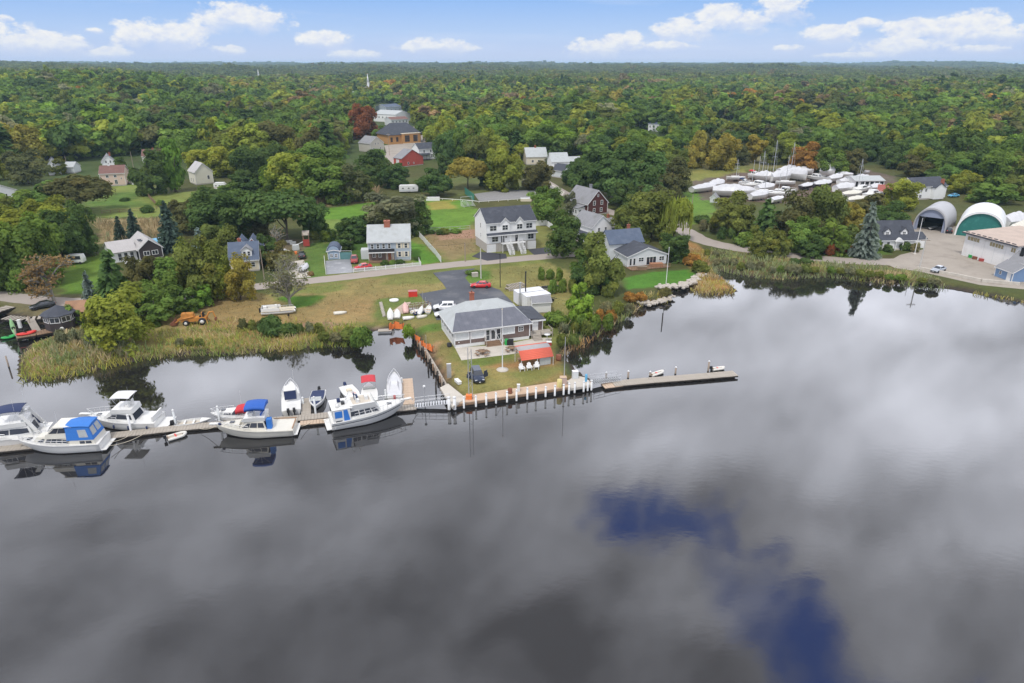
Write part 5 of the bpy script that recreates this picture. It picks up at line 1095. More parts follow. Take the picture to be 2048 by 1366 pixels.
# --- boat sheds and yard buildings on the right
def hoop_shed(name,label,A,B,hgt,length,cover,front,opening=None):
 o,rz,w_=frame_px(A,B);t=thing(name,o,rz,label,'boat shed');n=18
 def arc(s,y):return[(math.cos(math.pi-math.pi*i/n)*w_/2*s*(1 if True else 1),y,max(0.0,(math.sin(math.pi*i/n))**.72)*hgt*s)for i in range(n+1)]
 rings=[]
 for k in range(9):rings.append(arc(1.0+(.012 if k%2 else 0),length*k/8))
 b=MB();b.loft(rings,False,False,True,False);c_=b.build('cover',cover,t,fix=False)
 m_=c_.modifiers.new('thick','SOLIDIFY');m_.thickness=.15;m_.offset=1
 b=MB();prof=[(p[0]*.985,p[2]*.985)for p in arc(1,0)]
 if opening is None:
  b.extr(prof,.25,.4);fo_=b.build('front_wall',front,t)
  b=MB()
  for i in range(1,7):x=-w_/2+w_*i/7;zt=max(.1,(1-(2*x/w_)**2))**.36*hgt*.97;b.bb(x-.03,x+.03,.2,.249,0,zt)
  b.build('door_seam',HOOPGREEN if front is HOOPGREEN else front,t)
 else:
  ow,oz=opening;top=[p for p in prof if p[1]>oz]
  x0=min(p[0]for p in top);x1=max(p[0]for p in top);b.extr([(x0,oz)]+top+[(x1,oz)],.25,.4)
  lf=[p for p in prof if p[1]<=oz and p[0]<0];b.extr(lf+[(x0,oz),(-ow/2,oz),(-ow/2,0)],.25,.4)
  b.extr([(-p[0],p[1])for p in lf]+[(-x0,oz),(ow/2,oz),(ow/2,0)],.25,.4);b.build('front_wall',front,t)
  MB().extr(prof,length-.3,length-.15).build('back_wall',DIM,t)
 b=MB();b.loft([[(p[0]*s,y,p[2]*s)for y in(-.02,)for p in arc(1,0)]for s,y in((1.03,0),(.955,0))],False,False,False,False);rb=b.build('front_rib',cover,t,fix=False)
 m_=rb.modifiers.new('thick','SOLIDIFY');m_.thickness=.3;return t
hoop_shed('hoop_shed','grey-blue arched fabric boat shed with a dark open front',(1825,458.5),(1889,467),6.9,15,HOOPGREY,HOOPBLUE,(6.6,4.2))
hoop_shed('hoop_shed','white arched boat shed with a big green front',(1909,470),(2004,481),7.4,18,HOOPWHITE,HOOPGREEN)
o,rz,w_=frame_px((1922,510),(2024,541));t=thing('storage_building',o,rz,'white flat-roofed storage building with amber strip windows','storage building');hw=w_/2
MB().bb(-hw,hw,0,17,-.4,6.2).build('wall',mat('white_panel_wall',(0.72,0.71,0.70),.6,var=.06,dirt=((.5,.47,.44),.4,.4)),t)
b=MB().slab([(-hw-.5,-.9,6.3),(hw+.5,-.9,6.3),(hw+.5,17.5,6.9),(-hw-.5,17.5,6.9)],.22);b.build('roof',R_TAN,t)
MB().bb(-hw-.52,hw+.52,-.98,-.92,5.95,6.3).build('fascia',R_CHAR,t)
AMB=mat('amber_glass',(0.30,0.25,0.14),.25,var=.2)
for u,ww,n_ in((.17,3.9,4),(.62,4.2,5),(.93,1.4,2)):window(t,(-hw+w_*u,0,4.2),0,ww,1.3,(n_,1,WHITE,AMB))
for i in range(9):MB().bb(-.5,.5,-.12,.12,0,.14).build('roof_vent',R_CHAR,t,(-hw+.6+i*w_/9,-.3+.02*(i%2),6.36))
for i in range(1,5):MB().bb(-hw+w_*i/5-.03,-hw+w_*i/5+.03,-.04,-.003,0,6.0).build('panel_seam',LTGREYSIDE,t)
house('blue_shed','low blue shed with a pale roof by the seawall',(1988,552),(2022,565),5,2.3,1.5,'x',BLUESHED,R_GREY,[('F',.3,.8,.7,.8)],('F',.8,WHITE),None,.1,cat='shed')
house('blue_workshop','blue workshop with a grey roof cut off by the right edge',(2012,545),(2075,560),7,3.0,1.8,'x',BLUESHED,R_GREY,[('F',.3,.8,.9,1.0),('F',.7,.8,.9,1.0)],None,(.2,.3,1.2,.8,DIM),.1,cat='workshop')
house('red_roofed_shed','open shed with a faded red roof at the edge of the boatyard',(1752,398),(1790,400),8,2.6,1.8,'x',LTGREYSIDE,mat('faded_red_roof',(0.30,0.09,0.07),.8,var=.2),[('F',.5,.1,2.4,2.2,(2,1,WHITE,DIM))],None,None,.1,cat='shed')
house('long_yard_shed','long pale shed with open bays behind the boatyard',(1708,378),(1766,377),9,3.0,1.2,'x',WHITE,R_LGREY,[('F',(i+.5)/6,.2,1.7,2.5,(1,1,WHITE,DIM))for i in range(6)],None,None,.1,cat='shed')
house('small_grey_shed','tiny weathered shed in front of the wrapped boats',(1420,405),(1433,406),3,1.9,1.2,'y',LTGREYSIDE,R_GREY,[('F',.5,.6,.6,.7)],None,None,.05,cat='shed')
# small outbuildings
t,w_,z0,ze,zr=house('garden_shed','blue-grey garden shed with a rounded roof at the end of the wet driveway',(657,520),(680,519),4.5,2.2,.3,'y',BLUEGREYTRIM,R_SLATE,[('F',.3,.5,.8,1.0,STD),('F',.7,.5,.8,1.0,STD)],None,None,.1,cat='shed')
b=MB();b.extr([(math.cos(math.pi*i/10)*(w_/2+.15),ze+math.sin(math.pi*i/10)*1.5)for i in range(11)],-.12,4.7);b.build('gambrel_roof',R_SLATE,t)
MB().extr([(math.cos(math.pi*i/10)*(w_/2-.05),ze+math.sin(math.pi*i/10)*1.3)for i in range(11)],-.16,-.125).build('gable_panel',BLUEGREYTRIM,t)
for i in range(2):
 A_,B_=(((1036,610),(1046,628)),((1048,622),(1066,634)))[i]
o,rz,w_=frame_px((1036,611),(1088,604));t=thing('shipping_container',o,rz,'white ribbed container at the back of the pair by the tall black pipe','container')
def container(t,w_,d=2.5,h_=2.7):
 MB().bb(-w_/2,w_/2,0,d,.12,h_).build('body',WHITE,t);b=MB()
 for i in range(int(w_/.45)):x=-w_/2+.2+i*.45;b.bb(x-.08,x+.08,-.035,-.002,.25,h_-.15)
 b.build('rib',WHITE,t);MB().bb(-w_/2-.02,w_/2+.02,-.05,d+.05,h_+.002,h_+.06).build('top',R_WHITE,t)
 MB().bb(-w_/2+.1,w_/2-.1,.1,d-.1,-.1,.115).build('skid',DARKMETAL,t)
container(t,w_)
o,rz,w_=frame_px((1053,620),(1101,613));t=thing('shipping_container',o,rz,'white ribbed container in front of its twin, behind the grey-roofed shed','container');container(t,w_,2.5,2.8)
t,w_,z0,ze,zr=house('storage_shed','white storage shed with a grey gambrel roof beside the clubhouse',(1066,627),(1101,625),3.2,2.2,.7,'x',WHITE,R_GREY,[],None,None,.15,cat='shed',oh=.3)
# boats (local x towards the bow, z up from the waterline)
BOOT=mat('dark_antifouling',(0.03,0.022,0.022),.6,var=.2)
TEAK=mat('teak_trim',(0.30,0.17,0.09),.6,var=.2)
COCKPIT=mat('pale_cockpit_sole',(0.56,0.50,0.42),.7,var=.12)
AQUA=mat('aqua_cockpit_liner',(0.38,0.62,0.68),.6,var=.1)
SILVERTUBE=mat('pale_inflatable_rubber',(0.62,0.60,0.55),.5,var=.1)
PINKGEL=mat('faded_pink_gelcoat',(0.62,0.40,0.36),.4,var=.1)
def frustum(x0,x1,w0,x2,x3,w1,z0,z1,y=0.0,w0f=None,w1f=None):
 """8 corners: bottom from x0 to x1 (width w0, w0f at the front), top from x2 to x3 (width w1, w1f at the front)"""
 a,f_=w0/2,(w0f if w0f is not None else w0)/2;c,e=w1/2,(w1f if w1f is not None else w1)/2
 return[(x0,y-a,z0),(x1,y-f_,z0),(x1,y+f_,z0),(x0,y+a,z0),(x2,y-c,z1),(x3,y-e,z1),(x3,y+e,z1),(x2,y+c,z1)]
FR_F=[(3,2,1,0),(4,5,6,7),(0,1,5,4),(1,2,6,5),(2,3,7,6),(3,0,4,7)]
SIDES={'S':(0,1,5,4),'F':(1,2,6,5),'P':(2,3,7,6),'A':(3,0,4,7)}
def panel(fr,side,u0,u1,v0,v1,th=0.035,skew=0.0):
 """thin plate on one wall of a frustum: returns 8 points"""
 i=SIDES[side];q_=[Vector(fr[k])for k in i]
 if side=='P':q_=[q_[1],q_[0],q_[3],q_[2]]
 def pt(u,v):return(q_[0]*(1-u)+q_[1]*u)*(1-v)+(q_[3]*(1-u)+q_[2]*u)*v
 c=[pt(u0,v0),pt(u1,v0),pt(u1-skew,v1),pt(u0,v1)]
 n=(c[1]-c[0]).cross(c[3]-c[0]).normalized();ctr=sum((Vector(p)for p in fr),Vector())/8
 if n.dot(c[0]-ctr)<0:n=-n
 return[p-n*.01 for p in c]+[p+n*th for p in c]
PAN_F=[(0,1,2,3),(7,6,5,4),(0,4,5,1),(1,5,6,2),(2,6,7,3),(3,7,4,0)]
class Boat:
 def __init__(s,name,label,stern,bow,L=None,cat='boat',group=None,z=0.0,B=3.5,fb=(1.5,1.0),hullm=GEL,trans=0.9,fine=2.1,level=None,rake=0.12,deck=True,sole=None,wl=0.16):
  a,b_=P(*stern,z)if level is None else P(*stern,level),P(*bow,z)if level is None else P(*bow,level)
  d=b_-a;s.L=L or math.hypot(d.x,d.y);mid=a+d.normalized()*(s.L/2)if L else(a+b_)/2
  s.t=thing(name,(a.x,a.y,z if level is None else level),math.atan2(d.y,d.x),label,cat,group)
  s.B=B;s.fb=fb;L_=s.L;n=15;rings=[];s.tr=trans;s.fine=fine;s.rake=rake
  st=[i/(n-1)for i in range(n)]
  for t_ in st:
   hb=s.hb(t_);sh=s.sheer(t_);x=s.sx(t_);xk=L_*t_*(1-rake*max(0,(t_-.4)/.6)**2)
   ch=hb*(0.86-.35*max(0,(t_-.45)/.55));kz=-.45+.5*max(0,(t_-.72)/.28)**1.5
   cz=-0.05+0.35*max(0,(t_-.5)/.5)**2
   rings.append([(x,hb,sh),(x+.0,hb*.985,sh-.10),(xk*.35+x*.65,ch+(hb-ch)*.42,wl+(sh-wl)*.42+cz*.2),(xk,ch,wl+cz*.4),(xk,ch*.9,cz-.02),(xk,0.001,kz),(xk,-ch*.9,cz-.02),(xk,-ch,wl+cz*.4),(xk*.35+x*.65,-ch-(hb-ch)*.42,wl+(sh-wl)*.42+cz*.2),(x,-hb*.985,sh-.10),(x,-hb,sh)])
  b=MB();N=11
  for i in range(n-1):
   for k in range(N-1):
    b.mat(1 if 3<=k<=6 else 0);b.add([rings[i][k],rings[i][k+1],rings[i+1][k+1],rings[i+1][k]],[(0,1,2,3)],True)
  b.mat(0).add(rings[0],[tuple(range(N))])
  h=b.build('hull',[hullm,BOOT],s.t);bm=bmesh.new();bm.from_mesh(h.data);bmesh.ops.remove_doubles(bm,verts=bm.verts[:],dist=1e-4);bmesh.ops.recalc_face_normals(bm,faces=bm.faces[:]);bm.to_mesh(h.data);bm.free()
  s.hull=h
  if deck:s.deck(0.0,1.0,hullm)
  rub=MB()
  for sg in(1,-1):rub.tube([(s.sx(t_),sg*s.hb(t_)*1.005,s.sheer(t_)-.08)for t_ in st],.035,5)
  rub.build('rub_rail',hullm if B>3 else GALV,s.t)
 def hb(s,t_):return s.B/2*(s.tr+(1-s.tr)*min(1,t_/.35))*max(0.012,1-max(0,(t_-.42)/.58)**s.fine)
 def sheer(s,t_):return s.fb[1]+(s.fb[0]-s.fb[1])*t_**1.8
 def sx(s,t_):return s.L*t_
 def part(s,name,mb,m_,parent=None):return mb.build(name,m_,parent or s.t)
 def deck(s,t0,t1,m_,dz=-.03,name='deck',inset=0.0,n=10):
  b=MB();vs=[]
  for i in range(n+1):
   t_=t0+(t1-t0)*i/n;hb=max(0.005,s.hb(t_)-inset);z=s.sheer(t_)+dz;vs+=[(s.sx(t_),-hb,z),(s.sx(t_),0,z+hb*.06),(s.sx(t_),hb,z)]
  fs=[]
  for i in range(n):fs+=[(3*i,3*i+3,3*i+4,3*i+1),(3*i+1,3*i+4,3*i+5,3*i+2)]
  b.add(vs,fs,True);return s.part(name,b,m_)
 def fr(s,name,m_,*a,parent=None,**k):
  f=frustum(*a,**k);s.part(name,MB().add(f,FR_F),m_,parent);return f
 def pan(s,f,side,specs,m_=SMOKE,name='side_window',parent=None):
  for u0,u1,v0,v1,*sk in specs:s.part(name,MB().add(panel(f,side,u0,u1,v0,v1,.03,*(sk or[0])),PAN_F),m_,parent)
 def rails(s,t0,t1,h_=.65,n=8,inset=.1,m_=None,pulpit=True):
  b=MB();tips={}
  for sg in(1,-1):
   pts=[]
   for i in range(n+1):
    t_=t0+(t1-t0)*i/n;y=sg*max(.05,s.hb(t_)-inset);z=s.sheer(t_);pts.append((s.sx(t_),y,z+h_));b.tube([(s.sx(t_),y,z-.02),(s.sx(t_),y,z+h_)],.022,4)
   b.tube(pts,.036,5);b.tube([(p[0],p[1],p[2]-h_*.5)for p in pts],.014,4);tips[sg]=pts[-1]
  b.tube([tips[1],(tips[1][0]+.25,0,tips[1][2]),tips[-1]],.026,5);return s.part('bow_rail',b,m_ or CHROME)
 def pulpit(s,ext=.7):
  t_=.97;z=s.sheer(1)-.02;x=s.sx(1);return s.part('bow_pulpit',MB().bb(x-.7,x+ext,-.24,.24,z-.02,z+.06).tube([(x+ext-.1,0,z+.07),(x+ext+.1,0,z-.1),(x+.1,0,z-.25)],.04,5),GEL)
 def cockpit(s,t0,t1,inset,depth,solem,liner=GEL):
  """open well: coaming wall with a lower sole, set a little above the hull bottom"""
  b=MB();n=6;zt=[]
  L_,R_=[],[]
  for i in range(n+1):
   t_=t0+(t1-t0)*i/n;y=s.hb(t_)-inset;L_.append((s.sx(t_),y));R_.append((s.sx(t_),-y))
  ol=R_+L_[::-1];zf=s.sheer(t0)-depth;zt_=s.sheer(t0)+.015
  m=len(ol);b.mat(0).add([(p[0],p[1],zt_)for p in ol]+[(p[0]*1,p[1]*.97,zf)for p in ol],[(i,(i+1)%m,m+(i+1)%m,m+i)for i in range(m)])
  b.mat(1).add([(p[0],p[1]*.97,zf)for p in ol],[tuple(range(m))]);return s.part('cockpit',b,[liner,solem])
 def bimini(s,x0,x1,w_,z,m_,sag=.16,th=.05,name='canvas_top',drop=0.0,frame=True,zf=None):
  b=MB();n=6;m=6;top=[]
  for i in range(n+1):
   u=i/n;ring=[]
   for k in range(m+1):
    v=k/m*2-1;ring.append((x0+(x1-x0)*u,v*w_/2,z-sag*v*v-sag*.7*(2*u-1)**2))
   ring=ring+[(p[0],p[1],p[2]-th-(drop if abs(p[1])>w_*.45 else 0))for p in reversed(ring)]
   top.append(ring)
  b.loft(top);o=s.part(name,b,m_)
  if frame:
   f_=MB();zb=zf if zf is not None else s.sheer(.3)
   for sg in(1,-1):
    for u in(.08,.5,.92):f_.tube([(x0+(x1-x0)*.5+(u-.5)*.3,sg*w_*.48,zb),(x0+(x1-x0)*u,sg*w_*.48,z-sag-th)],.018,4)
   s.part('canvas_frame',f_,CHROME,o)
  return o
 def outboard(s,y=0.0,m_=BLACK,sc_=1.0,tilt=0.0):
  z=s.sheer(0);b=MB();f=[(-.72,-.19,z-.05),(-.1,-.22,z-.05),(-.1,.22,z-.05),(-.72,.19,z-.05),(-.66,-.15,z+.42),(-.2,-.18,z+.48),(-.2,.18,z+.48),(-.66,.15,z+.42)]
  b.add(f,FR_F).bb(-.5,-.25,-.09,.09,-.5,z-.05).bb(-.6,-.15,-.14,.14,-.02,.03);o=s.part('outboard_motor',b,m_);o.location=(0.02,y,0)
  s.part('motor_bracket',MB().bb(-.25,.03,-.12,.12,z-.35,z-.02),GALV,o);return o
 def aerial(s,x,y,z,h_,m_=WHITE):return s.part('aerial',MB().tube([(x,y,z),(x-.1*h_*.4,y,z+h_)],.018,5,.008),m_)
 def fenders(s,ts,side):
  for t_ in ts:
   y=side*(s.hb(t_)+.1);z=s.sheer(t_);o=s.part('fender',MB().lathe([(.03,-.62),(.12,-.52),(.13,-.1),(.03,0)],(s.sx(t_),y,z-.35),8),NAVYCANVAS)
   s.part('fender_line',MB().tube([(s.sx(t_),y,z-.36),(s.sx(t_),y-side*.1,z)],.012,4),WHITE,o)
 def seat(s,x,y,z,w_=.6,m_=GEL):return s.part('seat',MB().bb(x-.25,x+.25,y-w_/2,y+w_/2,z,z+.45).bb(x-.3,x-.2,y-w_/2,y+w_/2,z+.452,z+.95),m_)
 def hatch(s,x,w_=.55,m_=None,z=None):
  t_=x/s.L;zz_=z if z is not None else s.sheer(t_)+.02
  return s.part('hatch',MB().bb(x-w_/2,x+w_/2,-w_/2,w_/2,zz_-.05,zz_+.09),m_ or SMOKE)
 def platform(s,l=.8):return s.part('swim_platform',MB().bb(-l,-.01,-s.B*.42,s.B*.42,.28,.38),GEL)
 # 1: flybridge sedan cruiser cut off at the left edge, navy top
b=Boat('motor_yacht','white flybridge motor yacht with a navy bimini at the left edge',(104,873),(-70,897),B=4.0,fb=(1.9,1.35),trans=.94);L=b.L
b.platform(.9);f=b.fr('saloon',GEL,L*.14,L*.68,3.3,L*.18,L*.60,2.8,1.3,2.75,w0f=2.2,w1f=2.0);b.pan(f,'S',[(.06,.52,.3,.8),(.55,.93,.3,.75,.06)]);b.pan(f,'P',[(.06,.52,.3,.8),(.55,.93,.3,.75,.06)]);b.pan(f,'F',[(.06,.94,.25,.85)],name='windscreen');b.pan(f,'A',[(.2,.8,.05,.9)],name='saloon_door')
f2=b.fr('flybridge',GEL,L*.2,L*.58,2.9,L*.2,L*.56,3.0,2.76,3.4);b.cockpit(.03,.13,.25,.6,COCKPIT)
b.bimini(L*.22,L*.52,2.8,5.3,NAVYCANVAS,.2,.06,zf=3.4)
e=MB()
for sg in(1,-1):e.add([(L*.06+dx_*.5,sg*1.45+dy_,1.5)for dx_ in(0,1)for dy_ in(-.08,.08)]+[(L*.2+dx_*.5,sg*1.3+dy_,4.3)for dx_ in(0,1)for dy_ in(-.08,.08)],[(0,1,3,2),(4,6,7,5),(0,4,5,1),(2,3,7,6),(0,2,6,4),(1,5,7,3)])
e.bb(L*.2,L*.2+.6,-1.38,1.38,4.3,4.45);ar=b.part('radar_arch',e,GEL);b.part('radar_dome',MB().lathe([(.05,0),(.32,.02),(.34,.18),(.2,.3),(.02,.32)],(L*.22,0,4.46),10),GEL,ar)
cl=b.part('clear_curtain',MB().add([(L*.1,1.35,1.7),(L*.25,1.32,1.7),(L*.25,1.32,3.7),(L*.19,1.32,3.9)],[(0,1,2,3)]),TINTVINYL);cl2=b.part('canvas_curtain',MB().add([(L*.09,-1.36,1.7),(L*.26,-1.33,1.7),(L*.26,-1.33,3.1),(L*.17,-1.33,3.4)],[(0,1,2,3)]),NAVYCANVAS)
for o in(cl,cl2):m_=o.modifiers.new('thick','SOLIDIFY');m_.thickness=.03
b.aerial(L*.3,1.2,3.4,3.4);b.aerial(L*.24,-1.2,4.4,2.6);b.rails(.45,.97,.7)
# 2: aft-cabin yacht with a blue canvas enclosure
b=Boat('cabin_cruiser','long white aft-cabin cruiser with a blue canvas enclosure over its stern',(213,892),(42,901),B=3.8,fb=(1.75,1.35),trans=.93);L=b.L
f=b.fr('forward_cabin',CREAMGEL,L*.34,L*.83,3.2,L*.36,L*.74,2.7,1.25,2.2,w0f=1.4,w1f=1.2);b.pan(f,'S',[(.02+i*.16,.16+i*.16,.3,.82)for i in range(4)]+[(.70,.88,.3,.78,.1)]);b.pan(f,'P',[(.02+i*.16,.16+i*.16,.3,.82)for i in range(4)]+[(.7,.88,.3,.78,.1)])
f=b.fr('aft_cabin',CREAMGEL,L*.04,L*.34,3.3,L*.05,L*.335,3.1,1.25,1.95);b.pan(f,'S',[(.12,.34,.3,.8),(.38,.58,.3,.8),(.75,.93,.1,.85)]);b.pan(f,'P',[(.12,.34,.3,.8),(.38,.58,.3,.8)])
f=b.fr('helm_deck',CREAMGEL,L*.3,L*.62,2.7,L*.33,L*.6,2.5,2.21,2.85);f=b.fr('hard_top',CREAMGEL,L*.28,L*.52,2.7,L*.29,L*.5,2.6,3.75,3.9)
w2=b.fr('windscreen_frame',CREAMGEL,L*.36,L*.58,2.45,L*.36,L*.5,2.4,2.86,3.74);b.pan(w2,'S',[(.05,.48,.1,.9),(.52,.95,.1,.9,.1)],SMOKE);b.pan(w2,'P',[(.05,.48,.1,.9),(.52,.95,.1,.9,.1)],SMOKE);b.pan(w2,'F',[(.05,.32,.1,.9),(.36,.64,.1,.9),(.68,.95,.1,.9)],SMOKE,'windscreen')
f=frustum(L*.05,L*.36,3.2,L*.1,L*.36,2.6,1.96,3.85);ce=b.part('canvas_enclosure',MB().add(f,FR_F),BLUECANVAS);b.pan(f,'S',[(.15,.5,.2,.75),(.56,.92,.2,.78)],TINTVINYL,'clear_panel',ce);b.pan(f,'A',[(.1,.45,.25,.8),(.55,.9,.25,.8)],TINTVINYL,'clear_panel',ce);b.pan(f,'P',[(.15,.5,.2,.75)],TINTVINYL,'clear_panel',ce)
b.bimini(L*.08,L*.37,2.8,4.05,BLUECANVAS,.14,.06,frame=False);b.rails(.35,.98,.62,10);b.pulpit(.6);b.hatch(L*.86);b.platform(.7);b.aerial(L*.45,.9,3.9,2.2)
# 3: white flybridge convertible with a hard top
b=Boat('sport_cruiser','white sport cruiser with a white hardtop flybridge lying behind the dock',(322,849),(180,851),B=3.9,fb=(1.95,1.2),trans=.95);L=b.L
f=b.fr('saloon',GEL,L*.27,L*.76,3.1,L*.31,L*.64,2.6,1.25,2.5,w0f=1.9,w1f=1.8);b.pan(f,'S',[(.06,.32,.28,.8),(.34,.6,.28,.8),(.62,.9,.3,.72,.12)]);b.pan(f,'P',[(.06,.6,.28,.8),(.62,.9,.3,.72,.12)]);b.pan(f,'A',[(.1,.9,.1,.9)],name='saloon_door')
f=b.fr('flybridge',GEL,L*.28,L*.62,2.6,L*.3,L*.57,2.7,2.51,3.15);b.pan(f,'F',[(.05,.95,.5,.98)],TINTVINYL,'windscreen');b.cockpit(.03,.25,.3,.65,AQUA);b.seat(L*.38,.5,3.0);b.seat(L*.38,-.5,3.0)
b.bimini(L*.3,L*.56,2.5,5.0,GEL,.08,.1,'hard_top',zf=3.1);b.platform(1.6);b.rails(.5,.97,.75);b.pulpit(1.0);b.hatch(L*.83);b.fenders((.1,.35,.55),1);b.aerial(L*.3,1.1,5.0,1.6)
b.part('cockpit_hood',MB().bb(L*.02,L*.04,-1.5,1.5,1.2,2.0),GEL)
# 4: white tender lying along the dock
b=Boat('tender','small white open tender with an outboard lying along the far side of the dock',(352,852),(424,845),B=1.7,fb=(.75,.5),trans=.85,deck=False);b.cockpit(.05,.72,.14,.32,COCKPIT);b.deck(.7,1,GEL);b.outboard(0,BLACK,.8)
for x in(.25,.5):b.part('thwart',MB().bb(b.L*x-.12,b.L*x+.12,-.66,.66,.36,.42),GEL)
# 5: cuddy cruiser, red canvas
b=Boat('cuddy_cruiser','white cuddy cruiser with a red canvas cockpit cover behind the blue-topped boat',(508,838),(424,840),B=2.6,fb=(1.25,.95));L=b.L
f=b.fr('cuddy',GEL,L*.34,L*.82,2.0,L*.38,L*.7,1.6,1.0,1.6,w0f=1.0,w1f=.9);b.pan(f,'S',[(.3,.75,.3,.7,.08)]);b.pan(f,'P',[(.3,.75,.3,.7,.08)]);b.hatch(L*.68,.5,None,1.62)
f=b.fr('windscreen',SMOKE,L*.32,L*.46,2.0,L*.3,L*.38,1.8,1.3,1.9);b.bimini(L*.06,L*.36,2.0,2.35,REDCANVAS,.3,.5,frame=False);b.rails(.5,.96,.6,6);b.aerial(L*.3,-.8,1.9,2.4)
# 6: sport fisher with royal blue flybridge top
b=Boat('sport_fisher','cream and white sport fisher with a royal blue flybridge canvas',(592,862),(434,871),B=3.9,fb=(1.9,1.15),trans=.95,hullm=CREAMGEL);L=b.L
f=b.fr('deckhouse',CREAMGEL,L*.33,L*.7,3.1,L*.36,L*.6,2.6,1.2,2.5,w0f=2.2,w1f=2.1);b.pan(f,'S',[(.05,.3,.3,.82),(.34,.62,.3,.82),(.65,.92,.3,.78,.14)]);b.pan(f,'P',[(.05,.3,.3,.82),(.34,.62,.3,.82),(.65,.92,.3,.78,.14)]);b.pan(f,'A',[(.1,.45,.1,.92)],name='cabin_door')
b.fr('forward_trunk',CREAMGEL,L*.68,L*.9,2.0,L*.68,L*.86,1.7,1.4,1.95,w0f=.9,w1f=.8);b.hatch(L*.78,.6,None,1.96)
f=b.fr('flybridge',GEL,L*.34,L*.64,2.5,L*.34,L*.6,2.7,2.51,3.1);b.bimini(L*.33,L*.58,2.6,4.9,ROYALCANVAS,.22,.5,zf=3.1);b.part('helm_console',MB().bb(L*.5,L*.56,-.7,.7,3.0,3.6),GEL);b.seat(L*.42,0,2.6,1.6,ROYALCANVAS)
b.cockpit(.03,.31,.28,.7,COCKPIT);b.part('canvas_screen',MB().bb(L*.27,L*.33,.4,1.25,1.0,2.7),BLUECANVAS);b.part('cooler',MB().bb(L*.22,L*.26,.5,1.2,.55,1.1),AQUA)
b.rails(.55,.97,.7);b.pulpit(.7);b.platform(.5);b.part('coaming_trim',MB().bb(.05,L*.3,-b.hb(.1)+.02,-b.hb(.1)+.2,1.2,1.26).bb(.05,.2,-1.4,1.4,1.2,1.26),TEAK)
b.part('anchor_buoy',MB().lathe([(.05,0),(.22,.1),(.22,.3),(.05,.4)],(L*.93,.3,1.75),8),NAVYCANVAS)
# 7: centre console with twin outboards
b=Boat('walkaround_boat','white walkaround boat with twin black outboards facing the dock',(584,832),(583,776),B=2.8,fb=(1.35,.95),trans=.95);L=b.L
b.cockpit(.06,.42,.3,.45,COCKPIT);f=b.fr('cuddy',GEL,L*.42,L*.84,2.0,L*.46,L*.72,1.7,1.0,1.75,w0f=1.1,w1f=1.0);b.hatch(L*.6,.5,None,1.76);b.pan(f,'F',[(.2,.8,.3,.8)],SMOKE,'windscreen')
b.bimini(L*.28,L*.46,1.8,3.0,GEL,.06,.08,'hard_top',zf=1.2);b.part('navy_curtain',MB().bb(L*.275,L*.285,-.85,.85,1.4,2.8),NAVYCANVAS);b.outboard(-.42);b.outboard(.42);b.rails(.45,.97,.55);b.aerial(L*.42,-.7,3.0,3.0);b.part('splashwell',MB().bb(0.02,L*.06,-1.1,1.1,.9,1.02),GEL)
# 8: small boat with a navy cover, bow to the camera
b=Boat('covered_runabout','runabout under a navy cover with its bow towards the dock',(639,790),(630,825),B=2.3,fb=(1.05,.85),trans=.92);L=b.L
b.deck(.05,.62,NAVYCANVAS,.10,'boat_cover',.12);b.deck(.70,.94,NAVYCANVAS,.03,'bow_cover',.22,6);f=b.fr('windscreen',TINTVINYL,L*.6,L*.7,1.7,L*.58,L*.62,1.5,1.05,1.4);b.outboard(0)
# 9: trawler style yacht, bow right
b=Boat('trawler_yacht','large white trawler yacht with blue window covers and a dark stripe along its hull',(661,852),(812,824),B=4.1,fb=(2.2,1.35),trans=.95,rake=.14);L=b.L
tr_=MB()
for sg in(1,-1):tr_.tube([(b.sx(i/12),sg*b.hb(i/12)*1.012,b.sheer(i/12)-.42)for i in range(12)],.045,5)
b.part('hull_stripe',tr_,SMOKE)
f=b.fr('deckhouse',GEL,L*.2,L*.67,3.4,L*.22,L*.60,3.1,1.35,2.6,w0f=2.5,w1f=2.3);b.pan(f,'S',[(.08,.34,.3,.85),(.37,.52,.3,.85),(.55,.72,.3,.85),(.76,.95,.3,.8,.06)]);b.pan(f,'P',[(.08,.34,.3,.85),(.37,.95,.3,.85)]);b.pan(f,'F',[(.05,.35,.25,.85),(.37,.63,.25,.85),(.65,.95,.25,.85)],TINTVINYL,'windscreen')
f=b.fr('aft_deckhouse',GEL,L*.03,L*.25,3.6,L*.03,L*.25,3.4,1.3,3.1);b.pan(f,'S',[(.1,.52,.35,.9)],BLUECANVAS,'window_cover');b.pan(f,'S',[(.6,.95,.05,.95,.12)],BLUECANVAS,'window_cover');b.pan(f,'S',[(.12,.5,-.12,.12)],SMOKE,'port_light');b.pan(f,'P',[(.1,.9,.35,.9)],BLUECANVAS,'window_cover');b.pan(f,'A',[(.1,.9,.35,.9)],SMOKE,'stern_window')
b.part('upper_deck',MB().bb(L*.02,L*.28,-1.75,1.75,3.11,3.2),GEL)
f=b.fr('flybridge',GEL,L*.27,L*.6,2.9,L*.25,L*.57,3.2,2.61,3.4);b.fr('bridge_well',COCKPIT,L*.29,L*.53,2.5,L*.29,L*.53,2.5,3.402,3.42);b.pan(f,'F',[(.1,.9,.6,1.3)],TINTVINYL,'wind_deflector');b.seat(L*.36,.5,3.42,.9,NAVYCANVAS);b.seat(L*.36,-.7,3.42,.6);b.part('helm_console',MB().bb(L*.46,L*.5,-.6,.6,3.42,4.0),GEL)
b.part('folded_mast',MB().tube([(L*.2,0,3.2),(L*.27,0,5.0)],.06,6).tube([(L*.27,0,5.0),(L*.4,.3,4.0)],.035,5).tube([(L*.2,.6,3.2),(L*.3,.2,4.3)],.03,5),WHITE)
